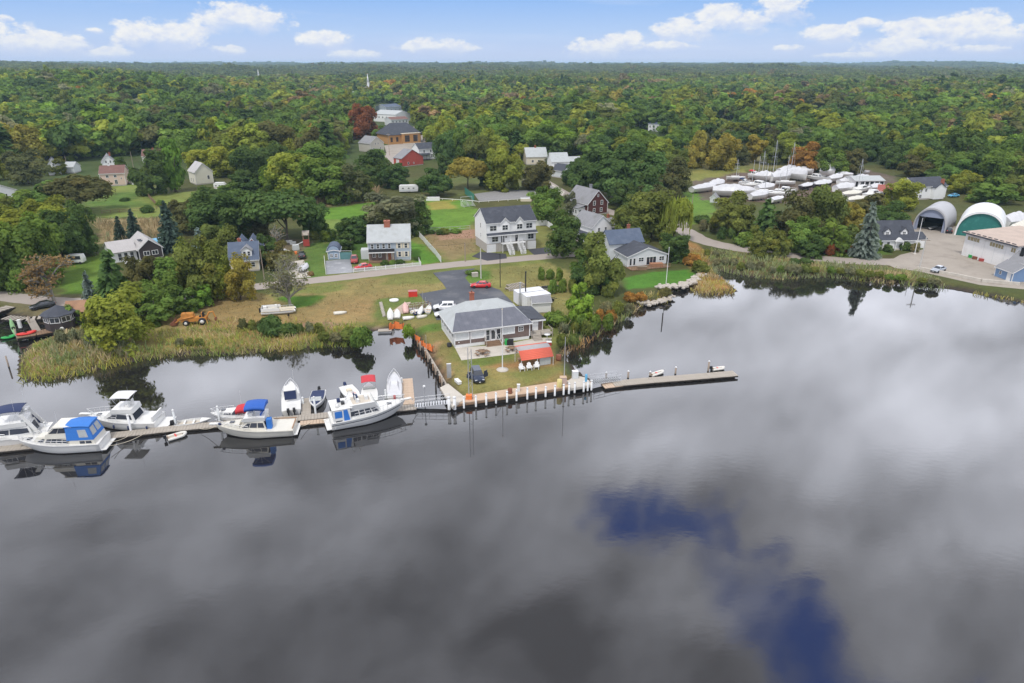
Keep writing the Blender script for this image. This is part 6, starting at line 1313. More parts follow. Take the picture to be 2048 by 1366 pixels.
b.part('dinghy_motor',MB().bb(L*.12,L*.16,.5,1.0,3.21,3.7),NAVYCANVAS);b.part('life_raft',MB().lathe([(.05,0),(.3,.05),(.3,.4),(.05,.45)],(L*.1,-.8,3.21),8),GEL);b.part('grill',MB().bb(L*.16,L*.2,-.4,.2,3.21,3.6),DARKMETAL)
b.rails(.3,.98,.8,11);b.pulpit(.9);b.hatch(L*.78,.6);b.platform(.7)
b.part('anchor',MB().tube([(L+.9,0,2.15),(L+1.2,0,1.9),(L+1.0,.25,1.75)],.04,5).tube([(L+1.2,0,1.9),(L+1.0,-.25,1.75)],.04,5),GALV)
# 10: runabout with a red bimini, and its cluttered neighbour
b=Boat('bowrider','white bowrider with a red bimini behind the trawler yacht',(741,812),(738,776),B=2.5,fb=(1.1,.9));L=b.L
b.cockpit(.08,.6,.25,.5,PINKGEL);b.bimini(L*.55,L*.95,2.2,2.6,REDCANVAS,.15,.05,zf=.9);b.fr('windscreen',TINTVINYL,L*.6,L*.66,1.9,L*.55,L*.6,1.7,1.0,1.55)
b=Boat('work_skiff','cluttered white skiff with a navy outboard behind the trawler yacht',(692,781),(716,812),B=2.4,fb=(1.0,.85));L=b.L
b.cockpit(.06,.7,.22,.45,COCKPIT);b.outboard(0,NAVYCANVAS);b.part('crate',MB().bb(L*.3,L*.42,-.5,.3,.5,1.2),BEIGE);b.part('tool_box',MB().bb(L*.5,L*.6,0,.6,.5,1.0),PINKGEL)
# 11: white boat under a fitted cover
b=Boat('covered_boat','white bow-rider hull under a fitted white cover beside the broad finger dock',(790,806),(789,757),B=2.4,fb=(1.3,.95));L=b.L
b.deck(.03,.9,SHRINK,.12,'boat_cover',.08);f=b.fr('covered_console',SHRINK,L*.2,L*.55,1.6,L*.28,L*.48,1.0,1.0,1.85);b.outboard(0,MAROON);b.rails(.5,.97,.6);b.part('splashwell',MB().bb(.02,.3,-.9,.9,.9,1.02),GEL)
# 12: inflatable at the dock, two at the pier
def inflatable(label,stern,bow,w_=1.5,motor=True,m_=SILVERTUBE):
 a,c=W(*stern),W(*bow);d=c-a;L=math.hypot(d.x,d.y);t=thing('inflatable_dinghy',(a.x,a.y,0),math.atan2(d.y,d.x),label,'dinghy')
 y=w_/2-.2;pts=[(0,-y,.22),(L*.7,-y,.24),(L*.88,-y*.62,.3),(L*.97,0,.36),(L*.88,y*.62,.3),(L*.7,y,.24),(0,y,.22)]
 MB().tube(smooth_line([Vector(p)for p in pts],4),.2,8).build('tube',m_,t);MB().bb(.05,L*.8,-y,y,.08,.16).build('floor_board',COCKPIT,t);MB().bb(.1,.16,-y,y,.15,.5).build('transom',WOODTAN,t);MB().bb(L*.4,L*.48,-y,y,.36,.4).build('thwart',REDPLASTIC,t)
 if motor:MB().bb(-.45,-.05,-.15,.15,.35,.8).bb(-.3,-.15,-.06,.06,-.3,.35).build('outboard_motor',BLACK,t)
inflatable('pale inflatable dinghy tied to the near side of the long dock',(335,880),(373,869));inflatable('white inflatable dinghy leaning at the middle of the wooden pier',(1302,753),(1326,745),1.05,False,SILVERTUBE);inflatable('white inflatable with a black outboard at the far end of the wooden pier',(1424,741),(1448,738),1.05,True,SILVERTUBE)
# boats ashore
def wrapped(label,stern,bow,B,h_,hull=GEL,wrapm=None,peak=.45,show=.35,group='boats stored ashore in the yard'):
 """boat on stands under a shrink-wrap tent""";B*=1.05;h_=1.0+(h_-1.0)*1.22
 a,c=P(*stern),P(*bow);d=c-a;L=math.hypot(d.x,d.y);t=thing('wrapped_boat',(a.x,a.y,a.z),math.atan2(d.y,d.x),label,'boat',group);n=10;rings=[];hr=[]
 for i in range(n+1):
  u=i/n;hb=B/2*(1-max(0,(u-.5)/.5)**2.2)*(.93+.07*min(1,u/.2))+.02;zs=1.0+(h_-1.0)*show+.5*u*u;zt=zs+(h_-zs)*(1-abs(u-peak)**1.3*1.25-(.12 if i%3==1 else 0));zt=max(zt,zs+.15);x=L*u
  rings.append([(x,-hb,zs),(x,-hb*1.02,zs+.1),(x,-hb*.55,zs+(zt-zs)*.62),(x,0,zt),(x,hb*.55,zs+(zt-zs)*.62),(x,hb*1.02,zs+.1),(x,hb,zs)]);hr.append([(x,-hb,zs),(x*.97,-hb*.75,.75+.3*u**3),(x*.95,0,.35+.5*u**3),(x*.97,hb*.75,.75+.3*u**3),(x,hb,zs)])
 MB().loft(rings,True,True,False,False).build('shrinkwrap_cover',wrapm or SHRINK,t);MB().loft(hr,True,True,True,False).build('hull',hull,t)
 b=MB()
 for u in(.2,.65):
  for s in(-1,1):b.tube([(L*u,s*B*.55,0),(L*u,s*B*.34,1.0)],.05,5)
  b.bb(L*u-.2,L*u+.2,-.3,.3,-.05,.5)
 b.build('stand',DARKMETAL,t);return t
WR=[('low wrapped boat at the left end of the boatyard, on the grass',(1382,387),(1432,383),3.6,3.2),('very long wrapped yacht in the front row of the boatyard',(1424,392),(1508,396),4.6,4.4),('short wrapped boat tucked against the bow of the very long wrapped yacht',(1498,402),(1535,399),3.6,3.4),('low wrapped boat half hidden by the pine in front of the boatyard',(1540,408),(1566,404),3.0,2.4),('wrapped boat left of the tallest masts',(1512,362),(1545,366),3.8,4.2),('wrapped boat with a smooth cover directly under the tallest mast',(1540,366),(1580,364),3.9,4.6),('tall wrapped boat with a peaked tent and bare white bow',(1572,358),(1612,366),4.0,5.2),('tall peaked wrapped boat at the back of the yard beneath the lone mast',(1640,354),(1668,357),4.0,5.0),('wrapped boat with a dark red hull in the middle of the yard',(1625,379),(1662,377),3.4,3.4),('flat wrapped boat in the back right row of the yard',(1675,356),(1705,359),3.4,2.6),('long boxy tarp-covered boat in the right part of the yard',(1676,372),(1712,371),3.4,3.2),('wrapped boat beside the sloping mast on the right',(1668,388),(1708,385),3.8,3.8),('low cream-coloured wrapped boat at the front right of the yard',(1682,398),(1722,397),3.4,2.8),('wrapped boat behind the green-fronted arched shed',(2004,458),(2052,452),4.4,4.5),('wrapped boat in front of the tan roof at the right edge',(2018,476),(2060,470),4.0,4.5),('flat grey-covered boat at the back of the boatyard',(1715,352),(1738,352),3,2.2),('wrapped boat wedged between the two tallest masts',(1556,352),(1592,350),3.8,4.0),('wrapped boat behind the peaked tent boat',(1596,350),(1626,352),3.8,3.6),('wrapped boat left of the boxy tarp-covered boat',(1655,366),(1684,364),3.4,3.4),('low wrapped boat right of the boxy tarp-covered boat',(1706,366),(1736,364),3.4,3.0),('small wrapped boat between the dark red hull and the open cruiser',(1600,382),(1624,380),3.0,2.8),('wrapped boat at the right end of the front row, by the open shed',(1738,384),(1762,383),3.2,3.0),('wrapped boat overlapping the left end of the very long wrapped yacht',(1416,380),(1448,379),3.6,3.8),('wrapped boat just behind the short wrapped boat',(1512,386),(1548,384),3.6,3.4),('low tan-covered boat in front of the sloping mast',(1690,408),(1730,406),3.2,2.6)]
for i,(lb,s_,b_,B,h_)in enumerate(WR):wrapped(lb,s_,b_,B,h_,BOOT if 'dark red' in lb else GEL,CREAMGEL if 'cream' in lb or 'tan' in lb else GREYCANVAS if 'grey' in lb else None,.45 if i%2 else.55)
def ashore(label,stern,bow,B,canvas=None,hull=GEL):
 b=Boat('stored_cruiser',label,stern,bow,B=B,fb=(1.6,1.2),hullm=hull,group='boats stored ashore in the yard',level=P(*stern).z+1.0);L=b.L
 f=b.fr('cabin',GEL,L*.25,L*.72,B*.8,L*.3,L*.6,B*.65,1.2,2.4,w0f=B*.5,w1f=B*.48);b.pan(f,'S',[(.1,.45,.3,.8),(.5,.9,.3,.75,.1)]);b.pan(f,'P',[(.1,.45,.3,.8),(.5,.9,.3,.75,.1)]);b.pan(f,'F',[(.1,.9,.2,.85)],name='windscreen');b.rails(.5,.97,.6,6)
 if canvas:b.bimini(L*.05,L*.4,B*.7,2.9,canvas,.2,.4,frame=False)
 e=MB()
 for u in(.15,.6):
  for s in(-1,1):e.tube([(L*u,s*B*.5,-1.0),(L*u,s*B*.38,.1)],.05,5)
  e.bb(L*u-.2,L*u+.2,-.25,.25,-1.05,-.3)
 b.part('stand',e,DARKMETAL)
for a in[('white cabin cruiser stored bow-right in front of the wrapped row',(1498,370),(1542,377),3.4),('stored cruiser with a dark grey canvas hood behind the very long wrapped yacht',(1478,369),(1500,371),3.0,NAVYCANVAS),('open white cruiser with a radar hoop in the centre of the yard',(1550,384),(1594,388),3.4),('white pilot-house boat with a row of dark windows at the back of the yard',(1618,356),(1650,362),3.4),('cruiser with a pale blue screen at the right end of the yard',(1730,394),(1764,390),3.2),('low white hull standing at the front right of the yard',(1710,384),(1740,380),3.0),('low cruiser with a red-brown canvas at the far left of the masts',(1498,352),(1520,355),3.0,REDCANVAS)]:ashore(*a)
def mast(label,base,top,spread=True):
 o=P(*base);h_=top_h(o,*top);t=thing('sailboat_mast',o,0,label,'mast','bare masts of the yachts in the boatyard');b=MB().tube([(0,0,-.1),(0,0,h_*.5),(0,0,h_)],.14,6,.08);b.build('spar',ALU,t)
 if spread:
  b=MB().bb(-1.1,1.1,-.04,.04,h_*.58,h_*.58+.06).bb(-.7,.7,-.04,.04,h_*.8,h_*.8+.06);b.build('spreader',ALU,t);b=MB()
  for s in(-1,1):b.tube([(s*1.3,0,1.5),(s*1.1,0,h_*.58),(s*.7,0,h_*.8),(0,0,h_)],.025,4)
  b.tube([(0,-3.5,1.8),(0,0,h_)],.025,4);b.build('shroud',GALV,t)
 hl=MB();hb=1.4;rg=[[(x,-w_,2.0+.25*(x/4)**2),(x,-w_*.8,1.2),(x,0,.5),(x,w_*.8,1.2),(x,w_,2.0+.25*(x/4)**2)]for x,w_ in((-4,.8),(-2,1.3),(0,1.45),(2,1.1),(4,.06))]
 hl.loft(rg,True,True,True,False).build('hull',GEL,t);MB().add([(x,s*w_*.97,1.98+.25*(x/4)**2)for x,w_ in((-4,.8),(-2,1.3),(0,1.45),(2,1.1),(4,.06))for s in(-1,1)],[(2*i,2*i+2,2*i+3,2*i+1)for i in range(4)]).build('deck',GEL,t);MB().bb(-1,.9,-.2,.2,-.1,.55).build('keel',BOOT,t);MB().bb(-2,1.2,-.7,.7,2.0,2.45).build('coachroof',GEL,t)
for i,(lb,a,c)in enumerate([('short bare mast alone at the left of the boatyard',(1471,364),(1473,318)),('thin mast rising from the very long wrapped yacht',(1502,380),(1505,320)),('second mast left of the tallest, shorter of the close pair',(1515,360),(1520,312)),('mast just left of the tallest one in the boatyard',(1523,358),(1526,302)),('tallest mast in the boatyard, with two spreaders',(1544,360),(1549.5,280)),('thin mast in front of the short wrapped boat',(1528,392),(1532,327)),('mast leaning right over the peaked wrapped boat',(1570,374),(1577,311)),('tall thin mast right of the tallest one, against the orange tree',(1580,352),(1582,284)),('lone mast standing at the back right of the boatyard',(1645,348),(1649,301)),('sloping mast with many stays at the right of the boatyard',(1713,388),(1723,318)),('low mast among the open boats in the yard centre',(1555,396),(1558,346))]):mast(lb,a,c,i in(0,3,4,7,8,9))
# mooring lines
def rope(label,a,za,c,zc,sag=.25):
 A_,C_=P(*a,za),P(*c,zc);n=8;o=MB().tube([(C_-A_)*(i/n)-Vector((0,0,sag*4*(i/n)*(1-i/n)))for i in range(n+1)],.035,5).build('mooring_line',BEIGE);o.location=A_;tag(o,label,'rope')
for a in[('mooring line from the stern of the aft-cabin cruiser to the dock',(220,884),1.3,(262,868),.5),('second slack mooring line astern of the aft-cabin cruiser',(216,892),.9,(290,866),.5,.35),('bow line of the sport fisher running down to the dock',(432,852),1.8,(400,857),.5),('stern line of the sport fisher to the dock apron',(598,852),1.1,(622,843),.5),('bow line of the trawler yacht to the gangway foot',(818,806),2.0,(836,815),.5),('stern line of the trawler yacht to the dock',(655,838),1.2,(640,838),.5),('long thin line across the slip from the covered white boat',(775,790),.9,(800,772),.6)]:rope(*a)
# docks, quay, pier
QZ=0.72
def deck_run(t,pts,width,z,m_,gap=0.03,pw=0.42,under=WOODDARK,thick=0.09,name='plank',float_h=0.45,side=True):
 """planks laid crosswise along a line of world points (local to t), each plank an object of its own"""
 me_=MB().box((0,0,0),(pw-gap,width,thick)).mesh(name,m_);k=0;tot=0
 for i in range(len(pts)-1):
  a,b_=Vector(pts[i]),Vector(pts[i+1]);d=b_-a;L=d.length;n=max(1,int(L/pw));an=math.atan2(d.y,d.x)
  for j in range(n):
   p=a+d*((j+.5)/n);inst(name,me_,t,(p.x,p.y,z-thick/2+rng.uniform(-.012,.012)),(0,0,an+rng.gauss(0,.006)),(L/n/pw,1+rng.uniform(-.012,.012),1))
  if side:
   c=(a+b_)/2
   b=MB()
   for s in(-1,1):nn=Vector((-d.y,d.x)).normalized()*s*(width/2-.08);b.box((c.x+nn.x,c.y+nn.y,z-thick-.12),(L,.1,.22),an)
   m=max(2,int(L/2.4))
   for j in range(m):p=a+d*((j+.5)/m);b.box((p.x,p.y,z-thick-.35),(1.3,width*.8,float_h),an)
   b.build('float_frame',under,t)
def run_px(name,label,px,width,z,m_,cat='dock',**k):
 w_=[P(*p,z)for p in px];o=Vector((w_[0].x,w_[0].y,0));t=thing(name,o,0,label,cat);deck_run(t,[(p.x-o.x,p.y-o.y)+(0,)for p in w_],width,z,m_,**k);return t
Z0=.42
D1=run_px('floating_dock','long weathered plank floating dock running along the moored yachts',[(-90,907),(0,897),(120,885),(218,871),(340,857),(425,849),(500,843),(590,836),(660,829),(740,822),(832,813)],1.7,Z0,WOODGREY)
run_px('finger_dock','narrow grey finger dock between the walkaround boat and the navy-covered runabout',[(612,829),(613,796)],1.35,Z0,WOODGREY)
run_px('finger_dock','broad finger dock of new tan planks beside the covered white boat',[(818,808),(814,757)],1.75,Z0,WOODTAN)
run_px('finger_dock','short dock apron below the two small boats',[(600,846),(652,841)],1.2,Z0-.03,WOODTAN)
PIER=run_px('pier','long grey plank pier floating out into the open river',[(1226,767),(1300,760),(1360,755.5),(1420,750.5),(1471,746)],2.0,.50,WOODGREY)
run_px('landing_stage','pinkish plank landing stage under the pier gangway',[(1206,772),(1242,767)],1.7,.44,WOODTAN)
PILE_B=MB().lathe([(.14,-.6),(.15,0),(.145,1.7),(.14,1.74)],n=9).mesh('post',POLEWOOD);
def piling(label,px,top,m_,r_=.14,cap=WHITE,group=None,name='piling',z0=-.6,wl=0.0):
 o=P(*px,wl);h_=top_h(o,*top);t=thing(name,o,0,label,'piling',group)
 MB().mat(0).lathe([(r_*.97,z0),(r_,.0),(r_*.97,h_)],n=9).mat(1).lathe([(r_*1.01,-.05),(r_*1.02,.12),(r_*1.01,.2)],n=9).build('post',[m_,WOODDARK],t)
 if cap:MB().lathe([(r_*1.15,h_-.02),(r_*1.18,h_+.08),(.03,h_+.22)],n=9).build('cap',cap,t)
 return t
for lb,a,c in[('white-capped dock piling standing in front of the sport cruiser',(263,866),(260,831)),('white-capped piling at the stern of the sport cruiser',(352,852),(347,821)),('white-capped piling by the bow of the cuddy cruiser',(440,846),(437,814)),('white-capped piling at the foot of the narrow grey finger dock',(632,832),(629,795)),('white-capped piling behind the stern of the motor yacht at the left',(96,872),(91,846)),('short white-capped piling behind the pair of small boats',(607,812),(606,796)),('short white-capped piling left of the covered white boat',(772,800),(772,781)),('short white-capped piling beyond the bow of the covered white boat',(804,770),(803,757)),('short white-capped piling by the trawler yacht bow',(762,815),(762,806))]:
 piling(lb,a,c,GALV if False else WHITE if 'front' in lb else LTGREYSIDE,.15)
for lb,a,c in[('first white-capped post behind the pier, by the gangway',(1212,762),(1212,746)),('second white-capped post behind the pier from the quay',(1256,757),(1256,743)),('post with a white cap beside the leaning dinghy on the pier',(1300,753),(1300,744)),('dark post with a white cap at the middle of the pier',(1350.6,749),(1350.6,735)),('tallest dark white-capped post near the far end of the pier',(1416,744),(1417,723))]:piling(lb,a,c,POLEWOOD,.16)
# gangways
def gangway(label,A,B,za,zb,w_=1.3,slats=True):
 a,c=P(*A,za),P(*B,zb);d=c-a;L=math.hypot(d.x,d.y);t=thing('gangway',(a.x,a.y,0),math.atan2(d.y,d.x),label,'gangway');f=lambda x:za+(zb-za)*x/L
 b=MB().add([(x,y,f(x)+dz_)for x in(0,L)for y in(-w_/2,w_/2)for dz_ in(-.1,0)],[(0,1,3,2),(4,6,7,5),(0,4,5,1),(2,3,7,6),(0,2,6,4),(1,5,7,3)]);b.build('walkway',ALU,t)
 n=int(L/.38);me_=MB().box((0,0,0),(.16,w_-.16,.05)).mesh('tread',DARKMETAL)
 for i in range(n):x=(i+.5)*L/n;inst('tread',me_,t,(x,0,f(x)+.03))
 for s in(-1,1):
  b=MB();y=s*w_/2
  for hh in(.5,1.0):b.tube([(0,y,f(0)+hh),(L,y,f(L)+hh)],.03,5)
  for i in range(6):x=L*i/5;b.tube([(x,y,f(x)-.05),(x,y,f(x)+1.0)],.025,5)
  b.build('handrail',ALU,t)
gangway('white railed gangway sloping from the long dock up to the quay corner',(830,811),(899,803),Z0+.05,QZ+.15);gangway('white railed gangway between the quay and the wooden pier',(1184,764),(1238,757),QZ+.15,.6,1.5)
# quay front: concrete cap walk, timber face, white fender piles
QF=[W(905,819),W(1050,797),W(1183,776)]
def quay_poly(off):
 out=[]
 for i,p in enumerate(QF):
  d=(QF[min(i+1,2)]-QF[max(i-1,0)]).normalized();n=Vector((-d.y,d.x,0));out.append(p+n*off)
 return out
fr_,bk=quay_poly(0),quay_poly(2.3)
o=Vector((fr_[0].x,fr_[0].y,0));Q=thing('quay',o,0,'timber faced quay with a sandy concrete walkway along the front of the point','quay')
b=MB();b.prism([(p.x-o.x,p.y-o.y)for p in fr_]+[(p.x-o.x,p.y-o.y)for p in reversed(bk)],-1.2,QZ+.14);b.build('walkway',PINKCONC,Q)
f2=quay_poly(-.12);b=MB();b.prism([(p.x-o.x,p.y-o.y)for p in f2]+[(p.x-o.x,p.y-o.y)for p in reversed(quay_poly(-.004))],-1.2,QZ-.02);b.build('timber_face',WOODDARK,Q)
b=MB()
for i in range(2):
 a,c=quay_poly(-.2)[i]-o,quay_poly(-.2)[i+1]-o;d=c-a;m=(a+c)/2;b.box((m.x,m.y,QZ-.12),(d.length,.16,.2),math.atan2(d.y,d.x))
b.build('wale',WOODBROWN,Q)
n_=15;jl=MB()
for i in range(2):
 a,c,e,g_=fr_[i]-o,fr_[i+1]-o,bk[i]-o,bk[i+1]-o
 for j in range(7):
  u=(j+.5)/7;p,q_=a+(c-a)*u,e+(g_-e)*u;m=(p+q_)/2;d=q_-p;jl.box((m.x,m.y,QZ+.143),(d.length,.04,.006),math.atan2(d.y,d.x))
jl.build('joint',CONC,Q)
drape('quay_corner_pad',[(880,776),(896,768),(932,797),(905,815),(893,797)],CONC,.10)
drape('quay_end_pad',[(1134,764),(1150,752),(1172,756),(1184,771),(1140,778)],CONC,.10)
ords=['first','second','third','fourth','fifth','sixth','seventh','eighth','ninth','tenth','eleventh','twelfth','thirteenth','fourteenth','fifteenth','sixteenth']
QP=[(928,817,795),(952,814,793),(972.5,810.5,789.5),(992,807,787),(1014,805,784),(1033,802,781),(1054.5,799,777),(1071.6,797,776),(1091,794,775),(1109.5,792,772),(1127,790,770),(1137.6,788,768),(1149,786,766),(1167,784,764),(1175,782,763),(1182.5,781,762)]
for i,(x,y,tp)in enumerate(QP):piling('%s from the left in the row of white pilings along the quay'%ords[i],(x,y+1.5),(x,tp),WHITE,.155,WHITE,'white pilings along the quay front')
for x,s in((898.5,'left'),(909.5,'right')):piling('%s one of the two thick white posts at the quay corner'%s,(x,821),(x,795),WHITE,.24,WHITE)
# west bulkhead: timber edge with a line of dark posts
BW=[(826,676),(838,692),(851,709),(862,728),(874,748),(884,766),(893,782)]
o=W(*BW[0]);t=thing('bulkhead',o,0,'weathered timber bulkhead along the west bank of the point','bulkhead')
pts=[W(*p)-o for p in BW]
for nm,off,z0,z1,m_ in(('retaining_wall',.18,-1.2,LAND-.1,WOODDARK),('cap_board',.5,LAND-.098,LAND+.06,WOODGREY)):
 b=MB()
 for i in range(len(pts)-1):
  d=pts[i+1]-pts[i];m=(pts[i]+pts[i+1])/2;b.box((m.x,m.y,(z0+z1)/2),(d.length+.1,off,z1-z0),math.atan2(d.y,d.x))
 b.build(nm,m_,t)
for i in range(14):
 u=(i+.5)/14*(len(pts)-1);k=int(u);p=pts[k]+(pts[k+1]-pts[k])*(u-k);px_,py_,_=proj(p+o);piling('%s timber post from the bank end along the west bulkhead'%ords[i],(px_-3,py_+2),(px_-3,py_-17+(i%3)*2),(POLEWOOD,WOODDARK,WOODBROWN)[i%3],.15,None,'timber posts along the west bulkhead')
 # outer mooring posts in the slip, pale tops
for lb,a,c in[('dark mooring pile in the slip beside the bulkhead, nearest the bank',(838,700),(838,690)),('dark mooring pile halfway along the bulkhead slip',(857,742),(856,728)),('dark mooring pile close to the quay corner in the slip',(872,782),(871,764))]:piling(lb,a,c,WOODDARK,.13,None)
# right side seawall
o1=[P(1832,545,0),P(1910,560,0),P(1960,571,0),P(2036,578,0)];o=o1[0];t=thing('seawall',o,0,'pale concrete seawall below the boatyard pavement on the right','seawall')
for i in range(3):
 d=o1[i+1]-o1[i];n=4 if i<2 else 6
 for j in range(n):m=o1[i]+d*((j+.5)/n)-o;MB().box((m.x,m.y,.5),(d.length/n-.05,.5,2.2),math.atan2(d.y,d.x)).build('wall_panel',CONC,t)
 # dock tender gear
def lampost(label,px,top,m_=GALV,head=True,r_=.07):
 o=P(*px,LAND if px[1]<760 else.3);h_=top_h(o,*top);t=thing('dock_lamp',o,0,label,'lamp');MB().tube([(0,0,-.6),(0,0,h_)],r_,7).build('post',m_,t)
 if head:MB().lathe([(.05,0),(.2,.05),(.2,.3),(.05,.4)],(0,0,h_-.1),8).build('lamp_shade',WHITE,t)
lampost('white-headed lamp on a thin post behind the gangway',(850,808),(848,774))
# masts and poles on the point
def pole(name,label,cat,px,top,r_,m_,r2=None,extra=None,wl=None):
 o=P(*px)if wl is None else P(*px,wl);h_=top_h(o,*top);t=thing(name,o,0,label,cat);MB().tube([(0,0,-.3),(0,0,h_)],r_,8,r2 or r_).build('pole',m_,t)
 if extra:extra(t,h_)
 return t
def flag_parts(t,h_):
 MB().lathe([(1.0,0),(1.0,.12),(.5,.2),(.3,.35)],n=14).build('base',CONC,t);MB().lathe([(.03,0),(.13,.1),(.1,.2),(.02,.26)],(0,0,h_),8).build('finial',BEIGE,t)
 MB().tube([(.1,0,h_*.42),(-1.3,-.1,h_*.68)],.05,6,.03).build('gaff',WHITE,t)
pole('flagpole','white flagpole with a gaff in front of the clubhouse door','flagpole',(1005,740),(1009,620),.1,WHITE,.05,flag_parts)
def hoist(t,h_):
 MB().box((0,0,.3),(.9,.7,.7)).build('winch_housing',PVCORANGE,t);MB().tube([(.55,0,-.2),(.5,0,h_*.97)],.06,6).build('second_pole',GALV,t);b=MB()
 for i in range(8):b.tube([(0,0,.8+i*(h_-1.2)/8),(.5,0,.8+(i+(i%2)*.9+.1)*(h_-1.2)/8)],.02,4)
 b.build('lacing',GALV,t)
pole('hoist_mast','tall twin-poled grey hoist mast with an orange foot at the quay corner','mast',(938,797),(943,695),.07,GALV,.05,hoist)
pole('quay_mast','tall thin grey mast at the right end of the quay','mast',(1128,766),(1132,674),.08,GALV,.05,lambda t,h_:MB().box((0,0,.2),(.7,.7,.4)).build('base',CONC,t))
def lamp_arm(t,h_):MB().tube([(0,0,h_-.3),(-.9,0,h_)],.04,5).build('arm',DARKMETAL,t);MB().box((-1.1,0,h_),(.5,.22,.12)).build('lamp_head',DARKMETAL,t)
def upole(label,px,top,arms=True,light=False,r_=.14,m_=POLEWOOD):
 def ex(t,h_):
  if arms:MB().bb(-1.1,1.1,-.06,.06,h_-.9,h_-.76).build('crossarm',POLEWOOD,t);b=MB();[b.lathe([(.05,0),(.07,.08),(.03,.2)],(x,0,h_-.76),6)for x in(-.95,-.4,.4,.95)];b.build('insulator',GALV,t)
  if light:MB().tube([(0,0,h_*.78),(-1.6,0,h_*.83)],.045,5).build('lamp_arm',GALV,t);MB().box((-1.9,0,h_*.83),(.7,.25,.14)).build('lamp_head',GALV,t)
 return pole('utility_pole',label,'utility pole',px,top,r_,m_,r_*.7,ex)
UP=[upole('pale utility pole on the grass right of the car park entrance',(962,557),(961.5,497),False,r_=.16,m_=mat('pale_pole',(.5,.48,.45),.8,var=.15)),pole('lamp_post','slim black lamp post on the dry grass right of the red car','lamp post',(1000.5,575),(999.5,507),.09,BLACK,.07,lamp_arm),upole('brown utility pole at the verge below the white duplex',(930.5,523),(929,485),False),upole('leaning dark utility pole by the driveway of the dormered house',(529,561),(526,497),False,r_=.12),upole('short pale utility pole behind the garden shed',(703,500),(703,478),False,r_=.12),upole('street utility pole with a lamp arm among the trees by the bend',(1481,460),(1484,420),True,True),upole('grey utility pole at the edge of the bright grass by the boatyard',(1381,443),(1382,388),False),upole('slim pole at the village crossroads with three arms',(933,296),(924,247),True),upole('village utility pole with crossarms above the yellow-green trees',(893,285),(893,246),True),upole('pole at the library car park, left end',(779,312),(775,266),True),upole('pole at the library car park, right end',(836,302),(834,262),False),upole('pale leaning pole over the white gabled house at the far left',(136,340),(128,312),False),upole('pole in the garden right of the small white cottage',(268,340),(262,303),False),upole('lamp pole beside the lane house',(1040,330),(1039,306),False,True)]
upole('tall grey utility pole on the edge of the boatyard pavement',(1838,539),(1852,474),True,r_=.17,m_=mat('pale_pole',(.5,.48,.45),.8));pole('flagpole','white flagpole leaning beside the dormered cape house','flagpole',(1829,509),(1844,436),.11,WHITE,.06,lambda t,h_:MB().lathe([(.5,0),(.5,.2),(.3,.3)],n=10).build('base',CONC,t))
pole('flagpole','white flagpole on the green lawn of the waterside cottage','flagpole',(1332,568),(1336,496),.09,WHITE,.06,lambda t,h_:MB().lathe([(.05,0),(.12,.1),(.03,.2)],(0,0,h_),8).build('finial',WHITE,t));pole('vent_pipe','tall black pipe rising beside the white containers','pipe',(1051,608),(1051,545),.13,BLACK,None,lambda t,h_:MB().lathe([(.13,0),(.2,.05),(.2,.2),(.05,.25)],(0,0,h_),8).build('cap',BLACK,t));pole('vent_pipe','grey pipe standing left of the tall black pipe','pipe',(1040,613),(1039.5,566),.13,GALV,None,lambda t,h_:MB().lathe([(.13,0),(.18,.05),(.18,.15),(.05,.2)],(0,0,h_),8).build('cap',GALV,t))
pole('marker_post','thin dark stake standing in the cove near the cottage shore','post',(1324,645),(1325,626),.1,WOODDARK,None,None,0.0);pole('thin_stake','thin pale stake on the grass above the west bulkhead','post',(853,700),(853,670),.04,GALV);pole('dinghy_mast','thin dinghy mast at the left edge of the car park','mast',(846,612),(845,583),.04,GALV);pole('dinghy_mast','taller thin dinghy mast beside the boat racks','mast',(852,618),(852,594),.04,GALV);pole('sign_post','black post with a small board at the marsh edge beside the pontoon boat','post',(578,637),(578,628),.06,BLACK,None,lambda t,h_:MB().box((0,-.08,h_-.2),(.4,.05,.4)).build('board',BLACK,t))
# overhead wires between poles
def wire(label,a,c,sag=1.2):
 A_=Vector(a.location)+Vector((0,0,a['top']));C_=Vector(c.location)+Vector((0,0,c['top']));n=14;pts=[A_+(C_-A_)*(i/n)-Vector((0,0,sag*4*(i/n)*(1-i/n)))-A_ for i in range(n+1)]
 o=MB().tube(pts,.022,4).build('overhead_wire',BLACK);o.location=A_;tag(o,label,'wire')
for o in UP:o['top']=max(v.co.z for ch in o.children for v in ch.data.vertices)-.25
for i,j,lb in((3,4,'overhead wire from the leaning dark pole to the garden shed pole'),(4,2,'overhead wire passing the grey colonial to the duplex verge pole'),(2,0,'overhead wire crossing the road to the car park pole'),(7,8,'overhead wire between the two village crossarm poles'),(6,5,'overhead wire from the boatyard grass pole to the street lamp pole'),(11,12,'overhead wire across the far left houses'),(9,10,'overhead wire along the library car park')):wire(lb,UP[i],UP[j])
